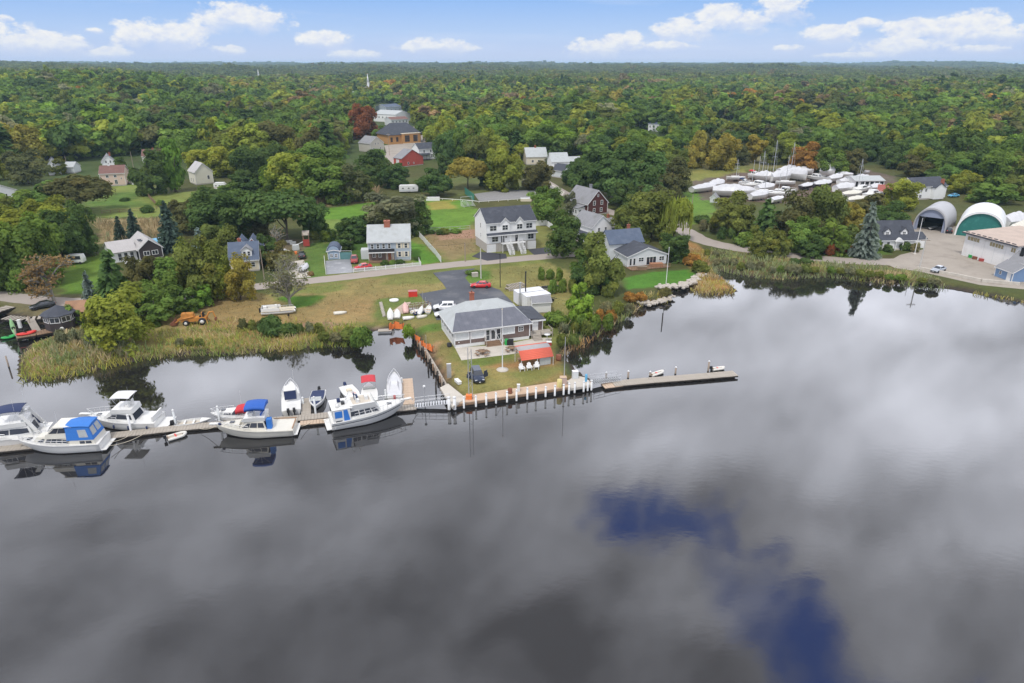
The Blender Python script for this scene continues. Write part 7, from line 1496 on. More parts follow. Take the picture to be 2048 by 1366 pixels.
# vehicles (local x forward)
TYRE=MB().lathe([(.20,-.11),(.32,-.10),(.33,0),(.32,.10),(.20,.11)],n=14).mesh('tyre',BLACK);RIM=MB().lathe([(.05,-.10),(.2,-.105),(.2,.105),(.05,.10)],n=10).mesh('rim',ALU)
def car(label,rear,front,paint,typ='sedan',L=4.6,name='parked_car',cat='car',open_door=False):
 a,c=P(*rear),P(*front);d=c-a;o=(a+c)/2;t=thing(name,(o.x,o.y,o.z+.03),math.atan2(d.y,d.x),label,cat);Wd=1.82;k=L/4.6
 prof={'sedan':[(-2.28,.42,.86,.80),(-2.15,.3,.98,.86),(-1.3,.26,1.0,.9),(-.4,.24,.98,.91),(.7,.24,.96,.91),(1.5,.26,.86,.88),(2.1,.3,.72,.82),(2.3,.42,.6,.68)],'suv':[(-2.28,.45,.98,.82),(-2.2,.34,1.08,.87),(-1.3,.3,1.1,.9),(-.4,.28,1.08,.91),(.8,.28,1.06,.91),(1.5,.3,1.0,.89),(2.1,.34,.86,.84),(2.3,.45,.72,.7)],'pickup':[(-2.45,.5,1.0,.86),(-2.4,.42,1.06,.88),(-1.2,.4,1.08,.9),(-.4,.36,1.08,.9),(.8,.36,1.08,.9),(1.5,.38,1.06,.9),(2.2,.42,.98,.86),(2.4,.5,.8,.8)]}[typ]
 rings=[]
 for x,zl,zh,yw in prof:x*=k;rings.append([(x,-yw*.92,zl),(x,-yw,zl+.14),(x,-yw*.985,(zl+zh)/2+.1),(x,-yw*.9,zh),(x,0,zh+.03),(x,yw*.9,zh),(x,yw*.985,(zl+zh)/2+.1),(x,yw,zl+.14),(x,yw*.92,zl)])
 MB().loft(rings,True,True,True,True).build('body',paint,t)
 g={'sedan':(-1.75,1.05,-1.05,.2,.92,1.42),'suv':(-2.15,1.2,-1.9,.35,1.03,1.66),'pickup':(-.75,1.15,-.6,.45,1.03,1.74)}[typ]
 f=frustum(g[0]*k,g[1]*k,1.62,g[2]*k,g[3]*k,1.22,g[4],g[5]);MB().add(f,FR_F).build('cabin',paint,t)
 for sd,u0,u1,nm in(('F',.05,.95,'windscreen'),('A',.08,.92,'rear_window')):MB().add(panel(f,sd,u0,u1,.12,.92,.012),PAN_F).build(nm,GLASS,t)
 for sd in 'SP':
  for u0,u1 in((.12,.47),(.52,.86))if typ!='pickup' else((.12,.8),):MB().add(panel(f,sd,u0,u1,.18,.9,.012),PAN_F).build('side_window',GLASS,t)
 if typ=='pickup':MB().bb(-2.3*k,-.85*k,-.72,.72,1.07,1.12).build('truck_bed',BLACK,t)
 R_=1.12 if typ=='sedan' else 1.2
 for x in(-1.38*k,1.42*k):
  for s in(-1,1):w_=inst('wheel',TYRE,t,(x,s*.82,.33*R_-.03),(math.pi/2,0,0),(R_,R_,1));inst('rim',RIM,w_)
 zf=prof[-1][2]
 for s in(-1,1):MB().box((2.2*k,s*.58,zf+.02),(.16,.34,.14)).build('headlight',PALEGLASS,t);MB().box((-2.24*k,s*.62,prof[0][2]-.05),(.1,.3,.14)).build('tail_light',REDPLASTIC,t);MB().box((.75*k,s*.98,g[4]+.02),(.14,.18,.12)).build('mirror',paint,t)
 MB().box((2.3*k,0,.45),(.06,1.3,.18)).build('grille',BLACK,t)
 MB().box((2.335*k,0,.42),(.012,.3,.12)).build('number_plate',WHITE,t)
 if open_door:
  for s in(-1,1):dr=MB().bb(-.95,0,-.03,.03,.35,1.02).bb(-.8,-.1,-.02,.02,1.02,1.5).build('open_door',paint,t);dr.location=(.55*k,s*.93,0);dr.rotation_euler=(0,0,-s*1.0)
 return t
car('dark blue car with open doors parked on the quay lawn facing the water',(949,745),(961,772),CARNAVY,'suv',4.3,open_door=True);car('bright red sedan parked across the top of the dark car park',(981,575),(942,575),CARRED,'sedan',4.7);car('white estate car at the left edge of the dark car park',(909,619),(869,620),CARWHITE,'suv',4.6);car('white car half hidden behind the left roof corner of the clubhouse',(908,632),(874,634),CARWHITE,'sedan',4.4)
car('silver car parked on the boatyard pavement by the seawall',(1885,541),(1866,546),CARSILVER,'sedan',4.4);car('dark car parked on the lane behind the round-windowed hut',(108,612),(64,620),CARBLACK,'sedan',4.6);car('faded red pickup truck beside the wet driveway',(709,514),(709,534),MAROON,'pickup',5.0,'pickup_truck','pickup truck');car('red convertible parked along the picket fence',(742,536),(710,541),CARRED,'sedan',4.4);car('dark jeep at the head of the pale driveway',(604,520),(605,511),CARBLACK,'suv',4.0)
car('blue car parked beyond the hillside house lawn',(1912,394),(1900,396),BLUEPL,'sedan',4.4);car('white van parked at the end of the village street',(812,240),(824,241),CARWHITE,'suv',5.0);car('white car in the village car park left of the red barn',(752,318),(765,320),CARWHITE,'suv',4.6)
# backhoe loader
a,c=P(411,646),P(353,650);d=c-a;t=thing('backhoe_loader',(a.x,a.y,a.z),math.atan2(d.y,d.x),'orange backhoe loader with white-hubbed wheels parked on the dry grass','digger');L=math.hypot(d.x,d.y)
for x,r_,s_ in((.3,1.15,1),(L*.62,.9,1)):
 for s in(-1,1):w_=inst('wheel',TYRE,t,(x,s*1.0,r_*.62),(math.pi/2,0,0),(r_*1.9,r_*1.9,2.0));inst('rim',MB().lathe([(.03,-.115),(.17,-.12),(.17,.12),(.03,.115)],n=10).mesh('rim',WHITE),w_)
MB().bb(-.4,L*.8,-.7,.7,.7,1.4).build('chassis',EXCAV,t);MB().add(frustum(L*.33,L*.78,1.3,L*.36,L*.76,1.1,1.41,2.3),FR_F).build('engine_hood',EXCAV,t);MB().bb(0,.3,-.4,.4,1.41,2.2).bb(.3,.9,-.35,.35,1.41,1.6).build('seat',BLACK,t)
b=MB()
for s in(-.75,.75):b.tube([(L*.35,s,1.7),(L*.8,s,1.3),(L*.98,s,.7)],.12,6)
b.build('loader_arm',EXCAV,t);MB().extr([(L*.95,.3),(L*1.1,.15),(L*1.18,.5),(L*1.02,1.05)],-1.05,1.05).build('loader_bucket',RUST,t)
MB().tube([(-.2,0,.9),(-1.0,0,2.2),(-1.7,0,2.3)],.2,7,.14).build('boom',EXCAV,t);MB().tube([(-1.7,0,2.3),(-2.0,0,1.1)],.13,6).build('dipper_arm',EXCAV,t);MB().extr([(-2.3,.5),(-1.9,.4),(-1.8,.95),(-2.2,1.05)],-.35,.35).build('bucket',RUST,t)
for s in(-1,1):MB().tube([(-.3,s*.4,1.0),(-.7,s*1.2,.15)],.09,6).build('stabiliser',EXCAV,t)
MB().tube([(L*.6,.2,1.95),(L*.6,.2,2.5)],.05,6).build('exhaust',RUST,t)
MB().bb(.3,.45,-.4,.4,1.41,2.3).build('control_tower',EXCAV,t);MB().tube([(.55,-.2,1.9),(.7,.2,2.0)],.03,5).build('steering_column',BLACK,t)
# pontoon boat ashore
a,c=P(524,629),P(592,624);d=c-a;L=math.hypot(d.x,d.y);t=thing('pontoon_boat',a,math.atan2(d.y,d.x),'old white pontoon boat with a tan deck stranded on the dry grass','pontoon boat')
for s in(-.85,.85):MB().tube([(0,s,.45),(L*.85,s,.45),(L,s,.65)],.34,9,.3).build('pontoon',ALU,t)
MB().bb(0,L*.97,-1.25,1.25,.8,.9).build('deck',BEIGE,t)
b=MB()
for y in(-1.25,1.2):b.bb(.05,L*.55,y,y+.05,.9,1.55)
b.bb(.05,.1,-1.2,1.2,.9,1.55);b.build('rail_panel',WHITE,t);b=MB()
for y in(-1.22,1.18):b.bb(L*.55,L*.93,y,y+.04,1.2,1.26)
for i in range(5):
 for y in(-1.22,1.18):b.bb(L*.55+i*L*.09,L*.55+i*L*.09+.05,y,y+.04,.9,1.26)
b.build('rail',CHROME,t);MB().bb(.3,2.2,-1.1,-.4,.9,1.35).bb(.3,1.0,.2,1.1,.9,1.45).build('bench',GEL,t);MB().bb(2.6,3.1,.2,.9,.9,1.7).build('console',GEL,t);MB().bb(-.45,.02,-.2,.2,.45,1.35).build('outboard_motor',BLACK,t)
# quay lawn furniture
def awning():
 a,c=P(1042,738),P(1106,729);d=c-a;w_=math.hypot(d.x,d.y);o=(a+c)/2;t=thing('awning_shelter',o,math.atan2(d.y,d.x),'curved shelter with a grey top and a coral red front on the quay lawn','shelter');n=14;prof=[]
 for i in range(n+1):u=i/n;prof.append((-.2+3.5*u,1.55+1.35*math.sin(min(1,u*1.5)*math.pi/2)-.25*max(0,u-.65)))
 for nm,i0,i1,m_ in(('red_canvas',0,6,CORAL),('grey_canvas',6,12,GREYCANVAS),('rear_canvas',12,14,CORAL)):
  b=MB()
  for i in range(i0,i1):
   (y0,z0),(y1,z1)=prof[i],prof[i+1];b.add([(x,y,z+dz_)for x in(-w_/2,w_/2)for y,z in((y0,z0),(y1,z1))for dz_ in(0,.05)],[(0,1,3,2),(4,6,7,5),(0,4,5,1),(2,3,7,6),(0,2,6,4),(1,5,7,3)],True)
  b.build(nm,m_,t)
 b=MB()
 for x in(-w_/2+.05,0,w_/2-.05):b.tube([(x,y,z-.04)for y,z in prof],.035,5);b.tube([(x,-.15,0),(x,-.15,1.55)],.04,6);b.tube([(x,3.2,0),(x,3.2,2.8)],.04,6)
 b.build('frame',WHITE,t);b=MB();b.bb(-w_/2+.3,w_/2-.3,2.2,3.0,.68,.76)
 for x in(-w_/2+.6,w_/2-.6):b.bb(x-.05,x+.05,2.3,2.9,0,.68)
 tb=b.build('serving_table',WOODBROWN);tb.location=t.location;tb.rotation_euler=t.rotation_euler;tag(tb,'long brown serving table under the curved shelter','table')
 g=MB().bb(.5,w_/2-.4,.1,.2,.1,1.4).build('glass_screen',TINTVINYL,t)
awning()
def adirondack(label,px,rz):
 t=thing('adirondack_chair',P(*px),rz,label,'chair','white lawn chairs in front of the shelter')
 sm=MB();sm.add([(x,y,z)for y,z in((-.5,.42),(.25,.26))for x in(-.3,.3)for z in(z,z+.05)],[(0,1,3,2),(4,6,7,5),(0,4,5,1),(2,3,7,6),(0,2,6,4),(1,5,7,3)]);sm.build('seat',WHITE,t)
 for i in range(5):x=-.26+.13*i;h_=1.0-.06*abs(i-2)**1.5;b=MB().add([(x-.055,.22,.28),(x+.055,.22,.28),(x+.06,.62,h_+.1),(x-.06,.62,h_+.1),(x-.055,.26,.28),(x+.055,.26,.28),(x+.06,.66,h_+.1),(x-.06,.66,h_+.1)],PAN_F);b.build('back_slat',WHITE,t)
 for s in(-1,1):MB().bb(s*.42-.07,s*.42+.07,-.5,.4,.55,.6).build('arm',WHITE,t);MB().bb(s*.38-.04,s*.38+.04,-.5,-.4,0,.55).build('leg',WHITE,t);MB().bb(s*.36-.04,s*.36+.04,.3,.4,0,.55).build('leg',WHITE,t)
adirondack('left one of the three white lawn chairs by the red shelter',(1043.5,741),.25);adirondack('middle one of the three white lawn chairs by the red shelter',(1058.5,739),.1);adirondack('right one of the three white lawn chairs by the red shelter',(1073,737),-.1)
def picnic(label,px):
 t=thing('picnic_table',P(*px),.3,label,'picnic table','round picnic tables on the patio');MB().lathe([(.78,.68),(.78,.74)],n=6).build('table_top',WOODBROWN,t);MB().tube([(0,0,0),(0,0,.68)],.12,6).build('pedestal',WOODBROWN,t)
 for i in range(4):an=math.pi/2*i+.4;MB().box((1.2*math.cos(an),1.2*math.sin(an),.42),(.34,1.1,.06),an).build('bench',WOODBROWN,t);MB().tube([(0,0,.3),(1.2*math.cos(an),1.2*math.sin(an),.39)],.05,5).tube([(1.2*math.cos(an),1.2*math.sin(an),0),(1.2*math.cos(an),1.2*math.sin(an),.39)],.05,5).build('brace',WOODBROWN,t)
picnic('round brown picnic table on the open patio left of the flagpole',(965,709));picnic('round brown picnic table at the back corner of the red shelter',(1025,702))
def barrel(label,px,m_,r_=.3,h_=.88,name='barrel',cat='barrel'):
 t=thing(name,P(*px),0,label,cat);MB().lathe([(r_*.92,-.05),(r_*.95,.05),(r_,h_*.33),(r_*.97,h_*.36),(r_*1.02,h_*.66),(r_*.97,h_*.7),(r_*.95,h_)],n=12).build('drum',m_,t);MB().lathe([(r_*.97,h_+.003),(r_*.97,h_+.05),(r_*.5,h_+.06)],n=12).build('lid',m_,t)
barrel('pale yellow barrel at the right end of the quay lawn',(1119,773),YELLOWPL,.42,1.15);barrel('rusty barrel lying at the quay edge below the car',(1020,786),RUST,.36,.7);barrel('dark brown fire drum right of the red shelter',(1117,719),RUST,.5,.8);barrel('light blue capped post barrel by the pier gangway',(1172,764),BLUEPL,.2,1.3);barrel('green bin beside the clubhouse steps',(1013,690),GREENPLASTIC,.35,1.1,'wheelie_bin','bin');barrel('dark bin at the left front corner of the clubhouse',(899,693),BLACK,.45,.6,'wheelie_bin','bin')
def boxy(name,label,cat,px,s,m_,rz=0.0,extra=None):
 t=thing(name,P(*px),rz,label,cat);MB().bb(-s[0]/2,s[0]/2,-s[1]/2,s[1]/2,-.05,s[2]).build('body',m_,t);MB().bb(-s[0]/2-.03,s[0]/2+.03,-s[1]/2-.03,s[1]/2+.03,s[2]+.003,s[2]+.07).build('lid',WHITE if extra is None else extra,t);return t
boxy('fuel_pump','white box pump on the concrete pad at the right end of the quay','pump',(1150,757),(.9,.7,1.3),LTGREYSIDE,.2);boxy('power_pedestal','white power pedestal at the edge of the quay lawn','pedestal',(1037,782),(.45,.35,1.1),GEL,0);boxy('notice_board','pale notice board standing above the bulkhead path','sign',(898.5,755),(.7,.2,2.4),GALV,.3);boxy('wooden_crate','white plank box lying on the grass left of the dark blue car','crate',(916,765),(.6,1.5,.35),GEL,.5);boxy('gas_grill','black grill standing on the patio beside the clubhouse','grill',(1020,690),(1.2,.6,1.0),BLACK,.1,BLACK);boxy('patio_cooler','dark red cooler on the clubhouse side deck corner','cooler',(1098,690),(.9,.6,.6),MAROON,0);boxy('pump_cover','pinkish crate beside the tall thin quay mast','crate',(1126,768),(1.0,.8,1.2),mat('pink_box',(.5,.38,.34),.7),.1,PINKCONC);boxy('refuse_skip','red plastic skip on the grass beside the car park','skip',(826,592),(1.9,1.3,1.15),REDPLASTIC,.15,MAROON)
boxy('wall_marker','large pale boulder-like block on the grass right of the car park entrance','block',(950,553),(1.4,.9,.9),STONE,.3,STONE)
t=thing('deck_umbrella',P(1094,683),0,'round white table top on the clubhouse side deck','table');MB().lathe([(.6,1.4),(.6,1.46)],n=12).build('table_top',GEL,t);MB().tube([(0,0,0),(0,0,1.4)],.06,6).build('pedestal',GEL,t)
t=thing('tyre_planter',P(788,602),0,'white painted tyre ring lying on the grass','planter');MB().lathe([(.75,0),(1.0,.05),(1.02,.3),(.85,.34),(.72,.3)],n=16).build('ring',GEL,t)
# dinghies and racks on the grass left of the car park
def dinghy(label,stern,bow,m_=GEL,w_=1.3,up=0.0,flip=False,name='dinghy'):
 a,c=P(*stern),P(*bow);d=c-a;L=2.5 if up else max(2.2,math.hypot(d.x,d.y));t=thing(name,(a.x,a.y,a.z),math.atan2(d.y,d.x),label,'dinghy','small boats stored by the racks');rg=[]
 for i in range(9):u=i/8;hb=w_/2*(.8+.2*min(1,u/.3))*max(.03,1-max(0,(u-.45)/.55)**2);rg.append([(L*u,-hb,.5+.1*u),(L*u,-hb*.8,.15+.1*u*u),(L*u,0,.02+.2*u**3),(L*u,hb*.8,.15+.1*u*u),(L*u,hb,.5+.1*u)])
 if flip:rg=[[(x,y,.6-z)for x,y,z in r_]for r_ in rg]
 h_=MB().loft(rg,True,False,True,False).build('hull',m_,t);md=h_.modifiers.new('thick','SOLIDIFY');md.thickness=.05
 if not flip:MB().bb(L*.4,L*.48,-w_*.42,w_*.42,.38,.43).bb(L*.1,L*.2,-w_*.36,w_*.36,.38,.43).build('thwart',WOODTAN,t)
 if up:
  for ch in t.children:ch.rotation_euler=(0,-up,0)
 return t
for a in[('white dinghy standing upright at the left end of the boat racks',(781,640),(783,622),GEL,1.4,.9,True),('white upturned dinghy second in the row of small boats',(794,638),(797,622),GEL,1.5,.5,True),('low white dinghy lying across the front of the boat racks',(806,639),(829,636),GEL,1.3,0,True),('faded pink dinghy leaning on the boat racks',(812,627),(808,612),PINKGEL,1.4,.8,True),('white dinghy with dark trim on the middle rack',(822,628),(840,624),GEL,1.3),('white dinghy at the right end of the boat racks',(843,626),(858,622),GEL,1.3),('small pale skiff lying low before the right rack',(835,637),(855,633),CREAMGEL,1.1,0,True),('grey skiff stacked high on the left rack',(817,622),(836,619),GALV,1.1,0,True),('dark hulled dinghy under the middle rack',(828,631),(846,628),NAVYCANVAS,1.1),('small white dinghy tilted between the two racks',(838,631),(848,622),GEL,1.1,.5,True),('white sailing dinghy nose-up at the car park corner',(856,629),(862,618),GEL,1.2,.4),('pale overturned skiff on the grass by the marsh edge',(668,629),(694,626),CREAMGEL,1.2,0,True)]:dinghy(*a)
def rack(label,A,B,h_=1.5):
 a,c=P(*A),P(*B);d=c-a;L=math.hypot(d.x,d.y);t=thing('boat_rack',a,math.atan2(d.y,d.x),label,'rack')
 for i in range(4):x=L*i/3;MB().bb(x-.06,x+.06,-.06,.06,0,h_).bb(x-.06,x+.06,1.14,1.26,0,h_).build('post',WOODBROWN,t)
 for z in(.7,h_):MB().bb(-.1,L+.1,-.05,.05,z-.12,z-.002).bb(-.1,L+.1,1.15,1.25,z-.12,z-.002).build('beam',WOODGREY,t)
rack('left timber rack holding the small white boats',(818,625),(840,622));rack('right timber rack of small boats at the car park edge',(842,623),(862,619))
t=thing('timber_edging',P(765,612),0,'row of pale stones edging the sandy plot left of the boat racks','edging')
for i in range(11):p=P(761.5+i*.7,607+i*2.6)-t.location;MB().box((p.x,p.y,.12),(.6,.45,.34),rng.random()).build('stone',STONE,t)
drape('sandy_plot',[(785,622),(808,606),(822,604),(806,628)],mat('pinkish_sand',(.42,.33,.26),.95,var=.2),.05)
# orange construction mesh
def mesh_barrier(label,px,h_=1.0,lean=.3):
 w_=[P(*p)for p in px];o=w_[0];t=thing('safety_mesh',o,0,label,'safety mesh');b=MB();n=5
 for i in range(len(w_)-1):
  for j in range(n):
   p,q_=w_[i]+(w_[i+1]-w_[i])*(j/n)-o,w_[i]+(w_[i+1]-w_[i])*((j+1)/n)-o;a0,a1=[h_*(.85+.2*math.sin((i*n+k)*1.3))for k in(j,j+1)]
   b.add([(p.x,p.y,0),(q_.x,q_.y,0),(q_.x+lean*math.sin(2*(i*n+j+1)),q_.y+.1,a1),(p.x+lean*math.sin(2*(i*n+j)),p.y+.1,a0)],[(0,1,2,3)])
 m_=b.build('netting',PVCORANGE,t);md=m_.modifiers.new('thick','SOLIDIFY');md.thickness=.03;b=MB()
 for p in w_:q_=p-o;b.bb(q_.x-.03,q_.x+.03,q_.y-.03,q_.y+.03,0,h_+.2)
 b.build('stake',WOODDARK,t)
mesh_barrier('orange safety mesh at the head of the slip',((778,660),(790,657),(806,659)),1.4);mesh_barrier('orange safety mesh sagging along the west bulkhead',((824,670),(833,682),(845,693),(858,700),(865,704)),1.2)
t=thing('slip_float',W(770,664),.1,'small dark float lying at the head of the slip','float');MB().bb(-1.2,1.2,-.6,.6,0,.35).build('body',GALV,t);MB().bb(-1.3,1.3,-.7,.7,.352,.42).build('deck',WOODGREY,t)
# floats with black drums by the containers
for lb,A,B,n in(('long float of black drums in a white frame right of the containers',(1086,581),(1131,577),4),('stack of grey frames left of the containers',(1018,583),(1050,577),0),('low grey raft in front of the stack of frames',(1020,577),(1052,571),0)):
 a,c=P(*A),P(*B);d=c-a;L=math.hypot(d.x,d.y);t=thing('dock_float',a,math.atan2(d.y,d.x),lb,'float')
 for y in(0,1.7):MB().bb(0,L,y-.08,y+.08,0,.4).build('beam',GALV if n else WOODGREY,t)
 if n:
  for i in range(n):
   for y in(.45,1.2):MB().tube([(L*(i+.08)/n,y,.35),(L*(i+.92)/n,y,.35)],.33,9).build('drum',BLACK,t)
 else:
  for i in range(7):MB().bb(L*i/7,L*i/7+.25,0,1.7,.402,.5).build('plank',WOODGREY,t)
t=thing('boat_trailer',P(1104,603),.4,'dark trailer wheels and frame beside the storage shed','trailer');MB().bb(-1.2,1.2,-.05,.05,.5,.6).bb(-1.2,1.2,.9,1.0,.5,.6).build('frame',DARKMETAL,t)
for y in(-.2,1.15):inst('wheel',TYRE,t,(0,y,.4),(math.pi/2,0,0),(1.2,1.2,1.2))
# fences
def fence(label,px,h_,m_,kind='picket',post=2.2,name='fence'):
 w_=[P(*p)for p in px];o=w_[0];t=thing(name,o,0,label,'fence');pk=MB();rl=MB();pm_=MB().bb(-.06,.06,-.06,.06,-.2,h_+.08).mesh('post',m_)
 for i in range(len(w_)-1):
  a,c=w_[i]-o,w_[i+1]-o;d=c-a;L=math.hypot(d.x,d.y);an=math.atan2(d.y,d.x);n=max(1,round(L/post))
  for j in range(n+1):p=a+d*(j/n);inst('post',pm_,t,p,(0,0,an))
  for z in((.25,h_*.8)if kind=='picket' else(.2,h_*.95)if kind=='panel' else(.5,h_)):m=(a+c)/2;rl.box((m.x,m.y,m.z+z),(L,.05,.1),an)
  if kind=='picket':
   k=int(L/.22)
   for j in range(k):p=a+d*((j+.5)/k);pk.box((p.x,p.y,p.z+h_/2),(.11,.03,h_-.08),an)
  elif kind=='panel':
   for j in range(n):p=a+d*((j+.5)/n);b=MB().box((p.x,p.y,p.z+h_/2),(L/n-.13,.04,h_-.1),an);b.build('panel',m_,t)
 rl.build('rail',m_,t)
 if pk.v:tag(pk.build('pickets',m_,t),kind='stuff')
fence('white picket fence along the road before the grey colonial',[(707,545),(752,541),(791,537),(842,532),(838,523)],1.05,WHITE);fence('tall white board fence slanting beside the grey colonial garden',[(832,467),(846,482),(858,496),(870,509),(882,525)],1.6,WHITE,'panel',2.4);fence('white panel fence behind the duplex running towards the pine',[(1067,452),(1092,451),(1108,461)],1.7,WHITE,'panel',2.4);fence('white board fence below the wrap-porch farmhouse',[(1152,478),(1176,494)],1.7,WHITE,'panel',2.4)
fence('white rail at the left of the wet driveway',[(652,549),(649,521)],1.2,WHITE,'rail',2.0);fence('low wire fence at the edge of the bright playing field',[(800,467),(860,464),(940,459)],1.2,GALV,'rail',3.0);fence('dark rail fence across the far left lawn',[(204,428),(240,426),(280,423),(330,416)],1.1,WOODBROWN,'rail',2.5);fence('dark hedge-side fence dividing the far lawn',[(291,386),(300,398),(312,410)],1.4,WOODBROWN,'panel',2.5);fence('pale rail along the gravel lot above the playing field',[(850,398),(885,400),(945,404),(958,406),(1035,401),(1060,398)],.6,WHITE,'rail',3.5);fence('green court fence beside the gravel lot',[(930,388),(948,402)],2.6,mat('green_net',(.05,.22,.16),.7),'panel',2.6);fence('white fence panels right of the tan house',[(253,366),(267,371)],1.6,WHITE,'panel',2.4)
# bleachers by the playing field
a=P(940,414);t=thing('bleachers',a,.5,'small white bleachers at the corner of the playing field','bleachers')
for i in range(5):MB().bb(-2.2,2.2,i*.6,i*.6+.35,.35+i*.32,.42+i*.32).build('bench',ALU,t)
b=MB()
for x in(-2.1,0,2.1):
 for i in range(5):b.bb(x-.04,x+.04,i*.6+.1,i*.6+.2,0,.348+i*.32)
b.build('frame',WHITE,t);MB().tube([(-2.2,2.9,0),(-2.2,2.9,3.2)],.05,5).tube([(2.2,2.9,0),(2.2,2.9,3.2)],.05,5).tube([(-2.2,2.9,3.2),(2.2,2.9,3.2)],.05,5).build('back_frame',WHITE,t)
boxy('dugout','white dugout bench at the far edge of the playing field','dugout',(866,401),(5.0,1.2,1.2),WHITE,.05)
boxy('planter_box','white planter box at the far right of the gravel lot','planter',(1052,402),(4.0,1.6,1.0),BEIGE,.05)
# garden and yard things
t=thing('play_tower',P(614,493),.2,'red play tower with a slatted roof and a slide','play tower')
for x in(-.75,.75):
 for y in(-.75,.75):MB().bb(x-.07,x+.07,y-.07,y+.07,0,4.0).build('post',WOODBROWN,t)
MB().bb(-.8,.8,-.8,.8,1.4,1.5).build('platform',WOODBROWN,t);MB().bb(-.82,.82,-.86,-.8,.3,2.2).build('front_panel',REDPAINT,t);MB().slab([(-.95,-.95,3.4),(.95,-.95,3.4),(.95,.95,4.3),(-.95,.95,4.3)],.08).build('roof',WOODGREY,t)
MB().slab([(-.8,-.3,1.5),(-.8,.3,1.5),(-4.0,.3,.2),(-4.0,-.3,.2)],.1).build('slide',GEL,t)
t=thing('boat_trailer',P(608,541),1.5,'small boat under a white cover on a trailer in the pale driveway','trailer');rings=[[(x,-w_,.7),(x,-w_*.7,1.15+.2*w_),(x,0,1.3+.25*w_),(x,w_*.7,1.15+.2*w_),(x,w_,.7)]for x,w_ in((-2.6,.8),(-1.2,1.0),(.6,1.0),(1.8,.7),(2.6,.08))]
MB().loft(rings,True,True,True,False).build('boat_cover',SHRINK,t);MB().bb(-2.5,3.2,-.06,.06,.4,.5).build('frame',GALV,t)
for y in(-1.0,1.0):inst('wheel',TYRE,t,(-.8,y,.33),(math.pi/2,0,0))
def camper(label,px,rz,L=6.5,strp=None):
 t=thing('camper_trailer',P(*px),rz,label,'camper');MB().extr([(-L/2,.6),(-L/2,2.6),(-L/2+.4,2.95),(L/2-.6,2.95),(L/2,2.2),(L/2-.3,.6)],-1.15,1.15).build('body',WHITE,t)
 for x in(-L*.3,0,L*.25):window(t,(x,-1.15,1.5),0,.9,.7,ONE)
 MB().bb(-L/2,L/2-.4,-1.17,-1.151,1.0,1.15).build('stripe',strp or SHUTTER,t)
 for y in(-1,1):inst('wheel',TYRE,t,(0,y,.36),(math.pi/2,0,0),(1.1,1.1,1))
camper('white camper trailer at the edge of the trees above the playing field',(818,385),.12,7.5);camper('white camper parked under the brown tree by the gravel lot',(1056,376),-.2,5);camper('white truck-like camper with red junk beside the cream barn',(442,381),.1,4.5,MAROON)
t=thing('camper_van',P(154,527),.15,'white camper van with a big dark window on the left lawn','camper van');MB().extr([(-1.8,.5),(-1.8,2.2),(-1.6,2.4),(1.7,2.4),(2.0,1.4),(2.0,.5)],-.95,.95).build('body',WHITE,t);MB().bb(-1.4,1.5,-.97,-.951,1.25,2.15).build('side_window',GLASS,t)
for x in(-1.1,1.2):
 for y in(-.85,.85):inst('wheel',TYRE,t,(x,y,.34),(math.pi/2,0,0),(1.05,1.05,1))
t=thing('pool_tarp',P(317,487),.2,'blue tarp-covered round pool behind the silver-roofed house','pool');MB().lathe([(2.6,0),(2.6,1.1),(2.3,1.2),(.3,1.45)],n=18).build('cover',BLUEPL,t)
t=thing('greenhouse_frame',P(690,519),0,'blue-green tarp shelter beside the garden shed','shelter');MB().bb(-1.9,1.9,0,.1,0,1.9).build('tarp',mat('teal_tarp',(.10,.22,.22),.6,var=.3),t);b=MB()
for x in(-1.9,1.9):b.tube([(x,-.05,0),(x,-.05,2.3)],.05,5)
b.tube([(-1.9,-.05,2.3),(1.9,-.05,2.3)],.05,5).build('frame',GALV,t)
# clutter: each piece its own thing
CL=[('white_junk',(258,527)),('white_junk',(268,533)),('white_junk',(282,528)),('white_junk',(292,537)),('white_junk',(308,524)),('white_junk',(318,531)),('white_junk',(278,540)),('white_junk',(140,505)),('white_junk',(150,503)),('white_junk',(160,506)),('white_junk',(294,548))]
wh=['upturned plastic table','folded white tarp','white plastic crate','pale washing machine','white board stack','white plastic chair pile','pale boat cushion heap','white garden bench','white plastic barrel','white wheelbarrow tub','white storage tote']
for i,(nm,px)in enumerate(CL):
 t=thing(['plastic_table','folded_tarp','plastic_crate','washing_machine','board_stack','chair_pile','cushion_heap','garden_bench','plastic_barrel','barrow_tub','storage_tote'][i],P(*px),rng.random()*3,'%s in the cluttered yard %s'%(wh[i],'by the left trees' if px[0]<200 else 'before the silver-roofed house'),'clutter');s=1+rng.random()
 MB().bb(-.6*s,.6*s,-.4*s,.4*s,0,.4*s).build('body',[GEL,SHRINK,WHITE][i%3],t);MB().add(frustum(-.5*s,.45*s,.7*s,-.3*s,.35*s,.4*s,.4*s+.003,.7*s),FR_F).build('top',[WHITE,GEL,SHRINK][i%3],t)
for i,(lb,px,m_)in enumerate([('white garden table among the toys right of the bare tree',(578,485),GEL),('orange toy car in the yard left of the play tower',(588,508),PVCORANGE),('grey playhouse beside the play tower',(592,500),LTGREYSIDE),('white toy slide in the yard by the bare tree',(566,503),WHITE),('tan sandbox in the yard below the forked tree',(575,506),BEIGE),('small white bench beneath the big forked tree',(586,488),WHITE)]):boxy(['garden_table','toy_car','playhouse','toy_slide','sandbox','garden_bench'][i],lb,'toy' if i in(1,2,3,4)else 'furniture',px,(1.6,1.2,.5+.9*(i==2)),m_,.3*i,m_)
